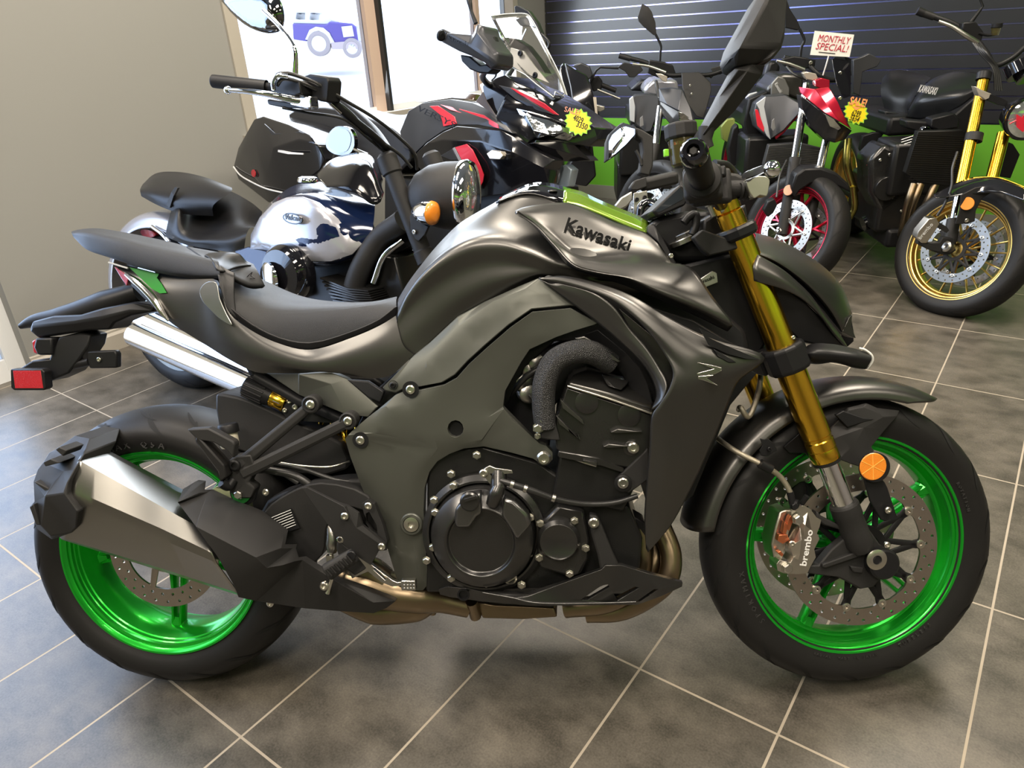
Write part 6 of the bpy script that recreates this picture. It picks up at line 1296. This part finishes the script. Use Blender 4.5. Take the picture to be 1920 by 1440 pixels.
gts = panel('turn_signal', G, '1830,162 1840,168 1860,176 1856,184 1846,188 1836,180', MATS['clear_signal_lens'], O, w=-.22, th=.05, bev=.004); panel('signal_stalk', G, '1856,176 1875,182 1890,190 1888,200 1870,196 1852,188', m_blk, gts, w=-.22, th=.02)
panel('radiator', G, '1722,246 1805,244 1822,255 1800,352 1720,342 1698,325', mat('radiator_core', (.006, .006, .006), .5, .3), O, w=-.34, th=.04, bev=.004)
panel('radiator', G, '1880,262 1900,270 1913,290 1895,335 1868,330 1872,290', MATS['radiator_core'], O, w=-.34, th=.04, bev=.004)
for k in range(22): tube('radiator_fin', [G.p(1712 - k * .4, 252 + k * 4, -.338), G.p(1812 - k * .8, 256 + k * 4, -.338)], .0012, m_cast2, O, sm=0, seg=4)
for x in (0, 12, 40): tube('header_pipe', [G.p(1714 + x, 345, -.36), G.p(1704 + x * .9, 375, -.34), G.p(1694 + x * .6, 420, -.38), G.p(1690 + x * .3, 440, -.5)], .018, m_ti, O, seg=16)
panel('engine_cover', G, '1630,300 1660,270 1700,290 1715,350 1705,420 1690,435 1650,400 1630,360', m_cast2, O, w=-.55, th=.2, bev=.02)
for (x, y) in ((1650, 300), (1668, 290), (1690, 330), (1672, 370), (1690, 395), (1655, 345)): bolt(G, x, y, -.545, m_zinc, O, .008, .006)
disc('engine_side_cap', G.p(1660, 352, -.55), G.n, .06, .03, m_cast2, O); disc('oval_badge_cap', G.p(1731, 246, -.50), G.n, .024, .03, m_chr, O)
for k in range(7): tube('cylinder_fin', [G.p(1690, 262 + k * 5, -.50), G.p(1712, 255 + k * 5, -.50)], .0025, m_zinc, O, sm=0)
panel('air_scoop', G, '1748,222 1790,212 1800,222 1798,240 1760,246 1745,238', m_blk, O, w=-.50, th=.08, bev=.008)
panel('frame_side', G, '1700,225 1740,228 1790,215 1830,180 1838,200 1815,250 1730,250 1700,240', m_blk, O, w=-.55, th=.1, bev=.01)
tube('side_pipe', [G.p(1560 + 60, 300, -.9), G.p(1640, 260, -1.0), G.p(1655, 235, -1.1)], .014, m_blk, O)
tube('silencer', [G.p(1618, 420, -.7), G.p(1650, 410, -.7), G.p(1690, 440, -.6)], .04, m_gloss, O)
panel('rear_set', G, '1618,255 1640,248 1658,250 1650,262 1630,270 1618,290 1612,280', m_blk, O, w=-.95, th=.03, bev=.004)
# --- red and grey bike with red wheels
G, Wr, N_ = naked(wr, radians(-61.3), radians(20), 'naked_motorcycle', 'red and grey naked motorcycle with red rimmed wheels, carrying a white hand-written card', m_rrim, 'red')
leg(G, N_, [(1513, 158, -.30), (1490, 300, -.12)], .0205, m_chr, 'fork_slider'); leg(G, N_, [(1491, 296, -.11), (1466, 440, .03)], [.029, .027], m_tex, 'fork_lower_leg')
leg(G, N_, [(1552, 250, -.2), (1536, 320, -.12)], .0205, m_chr, 'fork_slider'); leg(G, N_, [(1537, 316, -.12), (1515, 430, .0)], .027, m_tex, 'fork_lower_leg')
rev('axle_nut', [(.014, 0), (.014, .012), (.008, .014), (0, .01)], axm(G.p(1461, 432, .06), Wr.n), m_chr, N_, seg=20)
nrf = disc('side_reflector', G.p(1479, 357, -.01), Wr.n * .8 + G.n * .2, .026, .008, mat('orange_pale_reflector', (.85, .45, .30), .2, .2, .8), N_)
panel('front_fender', G, '1484,352 1492,328 1508,316 1540,315 1570,325 1592,345 1596,362 1575,352 1548,343 1520,345 1500,358 1490,372', m_blk, N_, w=.03, th=.12, bev=.01)
panel('front_brake_caliper', G, '1432,395 1440,378 1452,372 1458,385 1450,400 1440,408', m_blk, N_, w=.05, th=.05, bev=.006)
tube('brake_hose', [G.p(1475, 300, -.1), G.p(1462, 330, -.03), G.p(1456, 370, .04)], .005, m_hose, N_)
panel('headlight_cowl', G, '1499,163,-.20 1529,167,-.16 1554,163,-.15 1571,191,-.10 1582,216,-.08 1597,243,-.08 1574,228,-.06 1546,211,-.08 1521,191,-.13 1501,174,-.19', mat('candy_red_paint', (.42, .008, .03), .18, .5, .7), N_, th=.02, lines=['1529,167,-.15 1550,195,-.09 1590,238,-.06'], bev=.003)
panel('headlight_mount', G, '1529,150 1540,146 1556,150 1556,165 1540,168 1530,162', MATS['candy_red_paint'], N_, w=-.18, th=.06, bev=.004)
panel('headlight_surround', G, '1501,178,-.20 1521,193,-.14 1546,213,-.09 1574,230,-.07 1598,245,-.09 1585,262,-.10 1565,268,-.10 1545,262,-.12 1520,238,-.15 1505,205,-.18', m_dkt, N_, th=.08, bev=.004)
panel('headlight_lens', G, '1547,214,-.075 1563,223,-.07 1577,240,-.07 1572,244,-.07 1556,237,-.075', MATS['headlight_reflector'], N_, th=.012, bev=.001)
panel('fly_screen', G, '1560,112,-.22 1574,101,-.24 1596,110,-.24 1595,180,-.16 1582,185,-.14 1568,157,-.17', m_gloss, N_, th=.006, bev=.002)
bolt(G, 1575, 137, -.20, m_zinc, N_, .009, .005); bolt(G, 1575, 184, -.13, m_zinc, N_, .009, .005)
panel('far_mirror_arm', G, '1600,112 1615,107 1630,100 1653,112 1645,125 1618,135 1612,180 1600,175', m_dg, N_, w=-.30, th=.03, bev=.004)
panel('mirror_housing', G, '1474,-5 1482,18 1495,38 1501,52 1496,57 1473,52 1472,10', m_blk, N_, w=-.45, th=.03, bev=.004)
tube('mirror_stem', [G.p(1499, 54, -.44), G.p(1508, 76, -.44), G.p(1503, 88, -.44), G.p(1500, 112, -.44)], .007, m_blk, N_)
tube('brake_lever', [G.p(1456, 114, -.36), G.p(1480, 120, -.36), G.p(1508, 131, -.36)], [.007, .008, .010], m_stl, N_)
tube('handlebar', [G.p(1470, 108, -.44), G.p(1510, 118, -.44), G.p(1535, 140, -.4), G.p(1560, 150, -.4), G.p(1600, 135, -.44)], .013, m_blk, N_)
panel('brake_master', G, '1468,110 1490,105 1510,108 1530,112 1528,126 1505,130 1472,125', m_blk, N_, w=-.42, th=.05, bev=.006); bolt(G, 1520, 118, -.415, m_zinc, N_, .010, .004)
tube('cable', [G.p(1475, 125, -.35), G.p(1490, 140, -.3), G.p(1515, 150, -.3)], .006, m_hose, N_)
panel('turn_signal', G, '1505,137 1512,134 1530,138 1534,146 1528,153 1512,149', MATS['clear_signal_lens'], N_, w=-.22, th=.04, bev=.004)
panel('radiator_shroud', G, '1418,194,-.50 1436,181,-.50 1473,177,-.48 1501,194,-.42 1497,215,-.40 1470,245,-.42 1445,262,-.44 1418,240,-.48 1412,215,-.5', m_dg, N_, th=.10, bev=.006)
panel('shroud_edge', G, '1418,194 1436,181 1433,200 1441,239 1445,262 1438,255 1428,235 1424,205', mat('pearl_white_panel', (.62, .66, .70), .25, .3, .4), N_, w=-.41, th=.012, bev=.002)
panel('shroud_stripe', G, '1416,205 1421,206 1433,240 1432,248 1420,236', m_rd, N_, w=-.405, th=.008, bev=.001)
panel('shroud_intake', G, '1448,226 1452,222 1454,240 1450,246 1446,240', mat('grey_bracket2', (.2, .2, .2), .4), N_, w=-.38, th=.01)
panel('fuel_tank', G, '1438,165 1447,157 1459,142 1470,138 1505,140 1508,165 1501,190 1481,182 1460,178 1440,182', m_paint, N_, w=-.62, th=.30, rnd=1, bev=.015)
panel('tank_wing', G, '1447,157 1459,143 1472,148 1480,165 1480,180 1462,176 1446,178', MATS['grey_bracket'], N_, w=-.60, th=.02, bev=.004)
text('tank_lettering', 'Kawasaki', G, (1452, 158), (1462, 175), -.595, m_white, N_, hgt=.018)
panel('seat', G, '1432,146 1440,118 1452,112 1465,125 1460,142 1445,156', m_seat2, N_, w=-.95, th=.4, bev=.02)
panel('side_panel', G, '1398,184 1405,176 1420,172 1425,190 1415,225 1412,238 1404,215', MATS['pearl_white_panel'], N_, w=-.70, th=.02, bev=.004)
panel('side_body', G, '1404,185 1440,170 1445,262 1420,300 1405,280 1395,230', m_blk, N_, w=-.62, th=.1, bev=.01)
panel('radiator', G, '1442,272 1500,268 1548,280 1540,325 1500,340 1440,330 1432,310', mat('radiator_core_grey', (.05, .05, .05), .5, .5), N_, w=-.32, th=.05, bev=.004)
for k in range(16): tube('radiator_fin', [G.p(1440, 276 + k * 3.2, -.318), G.p(1546, 283 + k * 3.2, -.318)], .0013, m_stl, N_, sm=0, seg=4)
panel('red_side_piece', G, '1478,205 1500,196 1500,215 1470,250 1455,262 1452,255 1480,225', MATS['candy_red_paint'], N_, w=-.44, th=.03, bev=.004)
tube('header_pipe', [G.p(1590, 260, -.25), G.p(1588, 310, -.22), G.p(1603, 360, -.22)], .02, mat('olive_gold_pipe', (.42, .36, .10), .25, 1.0), N_); tube('header_pipe', [G.p(1600, 350, -.2), G.p(1602, 390, -.2), G.p(1592, 410, -.2)], .018, MATS['olive_gold_pipe'], N_)
# --- grey bike
G, Wy, Y_ = naked(wgry, radians(-61), radians(18), 'naked_motorcycle', 'dark grey naked motorcycle seen behind the handlebar of the nearest one', m_blk, 'grey')
leg(G, Y_, [(1238, 200, -.30), (1229, 275, -.2)], .0205, m_chr, 'fork_slider'); leg(G, Y_, [(1229, 272, -.2), (1212, 345, -.08)], .028, m_tex, 'fork_lower_leg')
leg(G, Y_, [(1290, 240, -.30), (1270, 340, -.1)], .025, m_tex, 'fork_lower_leg')
panel('mirror_housing', G, '1204,7 1215,12 1222,22 1229,42 1231,66 1226,66 1208,51 1198,40 1196,32', m_tex, Y_, w=-.44, th=.03, lines=['1204,7 1212,30,-.425 1230,66'], bev=.003)
tube('mirror_stem', [G.p(1229, 64, -.44), G.p(1239, 86, -.44), G.p(1238, 100, -.44), G.p(1237, 120, -.44)], .007, m_blk, Y_)
tube('handlebar_grip', [G.p(1161, 104, -.46), G.p(1182, 110, -.45)], .016, m_rub, Y_, sm=0)
tube('handlebar', [G.p(1180, 109, -.45), G.p(1215, 119, -.44), G.p(1250, 140, -.40), G.p(1290, 140, -.40), G.p(1330, 140, -.42), G.p(1365, 128, -.44)], .013, m_blk, Y_)
tube('brake_lever', [G.p(1186, 120, -.38), G.p(1215, 124, -.38), G.p(1248, 136, -.38)], [.008, .008, .010], m_stl, Y_)
panel('brake_master', G, '1217,112 1245,116 1262,122 1268,140 1245,150 1215,138', m_blk, Y_, w=-.42, th=.05, bev=.006)
panel('turn_signal', G, '1230,138 1240,138 1252,144 1250,154 1242,152', MATS['clear_signal_lens'], Y_, w=-.24, th=.04, bev=.004)
panel('fly_screen', G, '1278,137,-.32 1311,135,-.32 1333,155,-.30 1334,170,-.27 1327,197,-.22 1319,222,-.18 1306,218,-.16 1290,195,-.2 1280,165,-.26', m_tex, Y_, th=.02, bev=.004); bolt(G, 1294, 160, -.24, m_zinc, Y_, .006, .004); bolt(G, 1297, 176, -.22, m_zinc, Y_, .006, .004)
panel('headlight_cowl', G, '1236,167,-.30 1262,165,-.28 1279,168,-.24 1294,200,-.18 1308,238,-.14 1300,232,-.13 1272,207,-.16 1250,196,-.22 1236,190,-.28', m_dg, Y_, th=.05, bev=.004)
panel('headlight_cowl', G, '1233,150,-.40 1228,152,-.40 1233,183,-.30 1250,196,-.24 1272,208,-.17 1274,225,-.16 1296,240,-.14 1309,243,-.15 1278,248,-.16 1256,232,-.2 1238,210,-.28', m_paint, Y_, th=.05, lines=['1236,192,-.27 1262,222,-.18 1290,244,-.14'], bev=.004)
panel('headlight_lens', G, '1272,209 1282,213 1294,222 1306,239 1296,240 1282,235 1276,226', MATS['headlight_reflector'], Y_, w=-.145, th=.012, bev=.001)
panel('radiator_shroud', G, '1183,185,-.52 1192,178,-.52 1215,176,-.5 1235,178,-.46 1237,206,-.42 1222,246,-.40 1208,248,-.42 1190,232,-.46 1184,210,-.5', m_tex, Y_, th=.08, bev=.008)
panel('shroud_edge', G, '1180,186 1187,180 1191,200 1190,230 1181,226', MATS['pearl_white_panel'], Y_, w=-.45, th=.02, bev=.003)
panel('shroud_intake', G, '1200,222 1205,217 1207,235 1200,238', MATS['grey_bracket2'], Y_, w=-.39, th=.01)
panel('fuel_tank', G, '1206,176 1211,160 1225,150 1240,148 1270,150 1275,175 1240,185', m_silv, Y_, w=-.64, th=.3, bev=.02)
panel('seat', G, '1180,170 1200,150 1230,145 1235,160 1210,172', m_seat2, Y_, w=-1.0, th=.4, bev=.02)
panel('side_body', G, '1170,250 1190,235 1225,250 1215,340 1175,350 1165,300', m_blk, Y_, w=-.6, th=.1, bev=.01)
panel('far_mirror_housing', G, '1333,128 1345,125 1366,120 1372,128 1350,140 1338,138', m_tex, Y_, w=-.44, th=.02, bev=.003); tube('mirror_stem', [G.p(1342, 134, -.44), G.p(1332, 145, -.42)], .008, m_blk, Y_, sm=0)
panel('far_shroud', G, '1352,238 1362,225 1378,222 1380,262 1366,268 1355,262', mat('olive_panel', (.30, .36, .10), .35, .2), Y_, w=-.5, th=.06, bev=.006)
panel('lower_fairing_piece', G, '1375,240 1384,232 1390,262 1402,268 1398,300 1385,330 1370,320 1365,280', m_blk, N_, w=-.35, th=.08, bev=.01)
# --- black faired bike, leftmost of the row
wb_ = UV(-2.62, 3.75, .29)
G, Wb, Z_ = naked(wb_, radians(-61), radians(18), 'faired_motorcycle', 'black faired motorcycle half hidden behind the touring motorcycle, by the corner of the room', m_blk, 'black')
surf('windscreen', G, ['1052,122,-.35 1057,118,-.36 1068,128,-.36 1082,150,-.33', '1045,150,-.3 1060,160,-.28 1078,178,-.26 1090,195,-.25', '1050,185,-.24 1065,195,-.22 1078,205,-.2 1086,215,-.2'], m_gloss, Z_, n=16, m=4, solid=.004, ang=180)
panel('upper_fairing', G, '1058,118,-.35 1078,130,-.33 1100,140,-.33 1108,160,-.30 1116,190,-.28 1124,215,-.25 1120,250,-.22 1108,275,-.22 1098,300,-.25 1085,280,-.2 1080,240,-.18 1075,200,-.2 1068,160,-.28', m_dkt, Z_, th=.12, bev=.01)
panel('screen_inner', G, '1075,122 1090,117 1106,124 1112,140 1105,150 1088,140', m_dg, Z_, w=-.38, th=.04, bev=.008)
tube('mirror_stem', [G.p(1107, 152, -.40), G.p(1118, 132, -.40), G.p(1126, 126, -.40), G.p(1160, 128, -.40)], .007, m_blk, Z_, sm=1)
panel('mirror_housing', G, '1158,126 1170,117 1200,122 1206,132 1190,145 1180,145 1172,134', m_tex, Z_, w=-.40, th=.03, bev=.004)
tube('handlebar_grip', [G.p(1125, 158, -.46), G.p(1155, 170, -.46)], .015, m_rub, Z_, sm=0); tube('clutch_lever', [G.p(1120, 168, -.40), G.p(1140, 176, -.40), G.p(1162, 185, -.40)], .007, m_stl, Z_)
panel('switch_housing', G, '1106,145 1122,142 1130,152 1128,168 1112,172 1104,160', m_blk, Z_, w=-.44, th=.05, bev=.008)
panel('turn_signal', G, '1111,200 1118,196 1134,200 1134,206 1125,210 1113,208', m_cal, Z_, w=-.28, th=.04, bev=.004)
panel('paper_tag', G, '1112,182 1118,182 1122,235 1119,235', mat('tan_tag', (.45, .40, .32), .6), Z_, w=-.24, th=.002, bev=0)
panel('lower_fairing', G, '1085,280 1110,262 1118,330 1100,350 1070,345 1060,320', m_blk, Z_, w=-.3, th=.2, bev=.01)
# starburst ticket on the red bike, card on its stick
S2 = root('price_ticket', (1.62, 3.70, .95), 'yellow SALE starburst price ticket hanging between the red motorcycle and the gold wheeled one', 'price ticket', 'starburst price tickets', rz=0)
G = facing(wr, HB)
star('ticket_card', G, (1605, 211), 21.5, 14, -.03, S2)
text('ticket_sale_lettering', 'SALE!', G, (1591, 195), (1622, 201), -.027, mat('orange_ticket_letter', (.9, .35, .12), .5), S2, hgt=.036, bold=.03)
panel('ticket_arrow', G, '1598,199 1614,202 1605,207', MATS['orange_ticket_letter'], S2, w=-.028, th=.001, bev=0)
text('ticket_lettering', '6299', G, (1596, 216), (1612, 219), -.028, m_blk, S2, hgt=.026, shear=.15)
text('ticket_lettering', '5654', G, (1592, 225), (1609, 229), -.028, m_blk, S2, hgt=.026, shear=.15)
S3 = root('price_card', G.p(1543, 141, -.25), 'white card with red hand-written MONTHLY SPECIAL! standing on the red motorcycle', 'sign card', rz=0)
crd = panel('card', G, '1527.6,57.7 1601.6,65 1593,107 1519,103', mat('white_card', (.80, .78, .72), .6), S3, w=-.22, th=.0015, bev=0)
m_rin = mat('red_ink', (.45, .03, .06), .5)
text('card_lettering', 'MONTHLY', G, (1533, 77), (1593, 83), -.2185, m_rin, S3, hgt=.030, shear=.15)
text('card_lettering', 'SPECIAL!', G, (1529, 92), (1589, 98), -.2185, m_rin, S3, hgt=.030, shear=.15)
tube('card_underline', [G.p(1535, 97.5, -.2185), G.p(1566, 100.5, -.2185)], .0016, m_blk, S3, sm=0)
tube('card_stick', [G.p(1554, 104, -.224), G.p(1548, 125, -.23), G.p(1543, 141, -.24)], .0035, mat('clear_stick', (.7, .7, .68), .2, 0, .5), S3)
# ---------------------------------------------------------------- outside the window
xo = CO + ray(600, 100) * 19.0
X = Fr(xo, radians(4), 0)
CAR = root('car', xo - Vector((0, 0, .0)), 'blue and white off-road car parked outside the window', 'car', rz=radians(4))
m_cb = mat('glare_washed_car_blue', (.13, .10, .36), .3, .2, .5); m_cw = mat('car_white_paint', (.75, .75, .78), .35, 0, .5)  # blue lightened so its colour carries the outdoor glare
panel('car_body', X, '548,44 612,46 618,40 660,44 668,50 672,78 655,84 628,82 618,62 604,54 588,56 578,70 576,78 550,74', m_cb, CAR, w=0, th=2.0, bev=.03)
panel('car_roof', X, '548,44 550,22 556,14 612,14 622,38 618,46 612,46', m_cw, CAR, w=-.1, th=1.8, holes=['554,36 556,24 572,24 572,37', '580,37 582,24 602,25 606,38'], bev=.02)
panel('wheel_arch', X, '572,74 580,56 592,50 606,52 618,62 626,82 618,82 610,66 598,58 588,60 580,76', m_cw, CAR, w=.03, th=.1, bev=.01)
panel('front_bumper', X, '620,80 668,76 674,84 670,92 622,92', mat('pale_bumper', (.5, .42, .42), .5), CAR, w=.05, th=1.9, bev=.02)
panel('hood_grille', X, '640,50 660,48 664,68 644,70', m_cw, CAR, w=.02, th=.1)
for p, r_ in (((598, 82), .30), ((660, 90), .24)):
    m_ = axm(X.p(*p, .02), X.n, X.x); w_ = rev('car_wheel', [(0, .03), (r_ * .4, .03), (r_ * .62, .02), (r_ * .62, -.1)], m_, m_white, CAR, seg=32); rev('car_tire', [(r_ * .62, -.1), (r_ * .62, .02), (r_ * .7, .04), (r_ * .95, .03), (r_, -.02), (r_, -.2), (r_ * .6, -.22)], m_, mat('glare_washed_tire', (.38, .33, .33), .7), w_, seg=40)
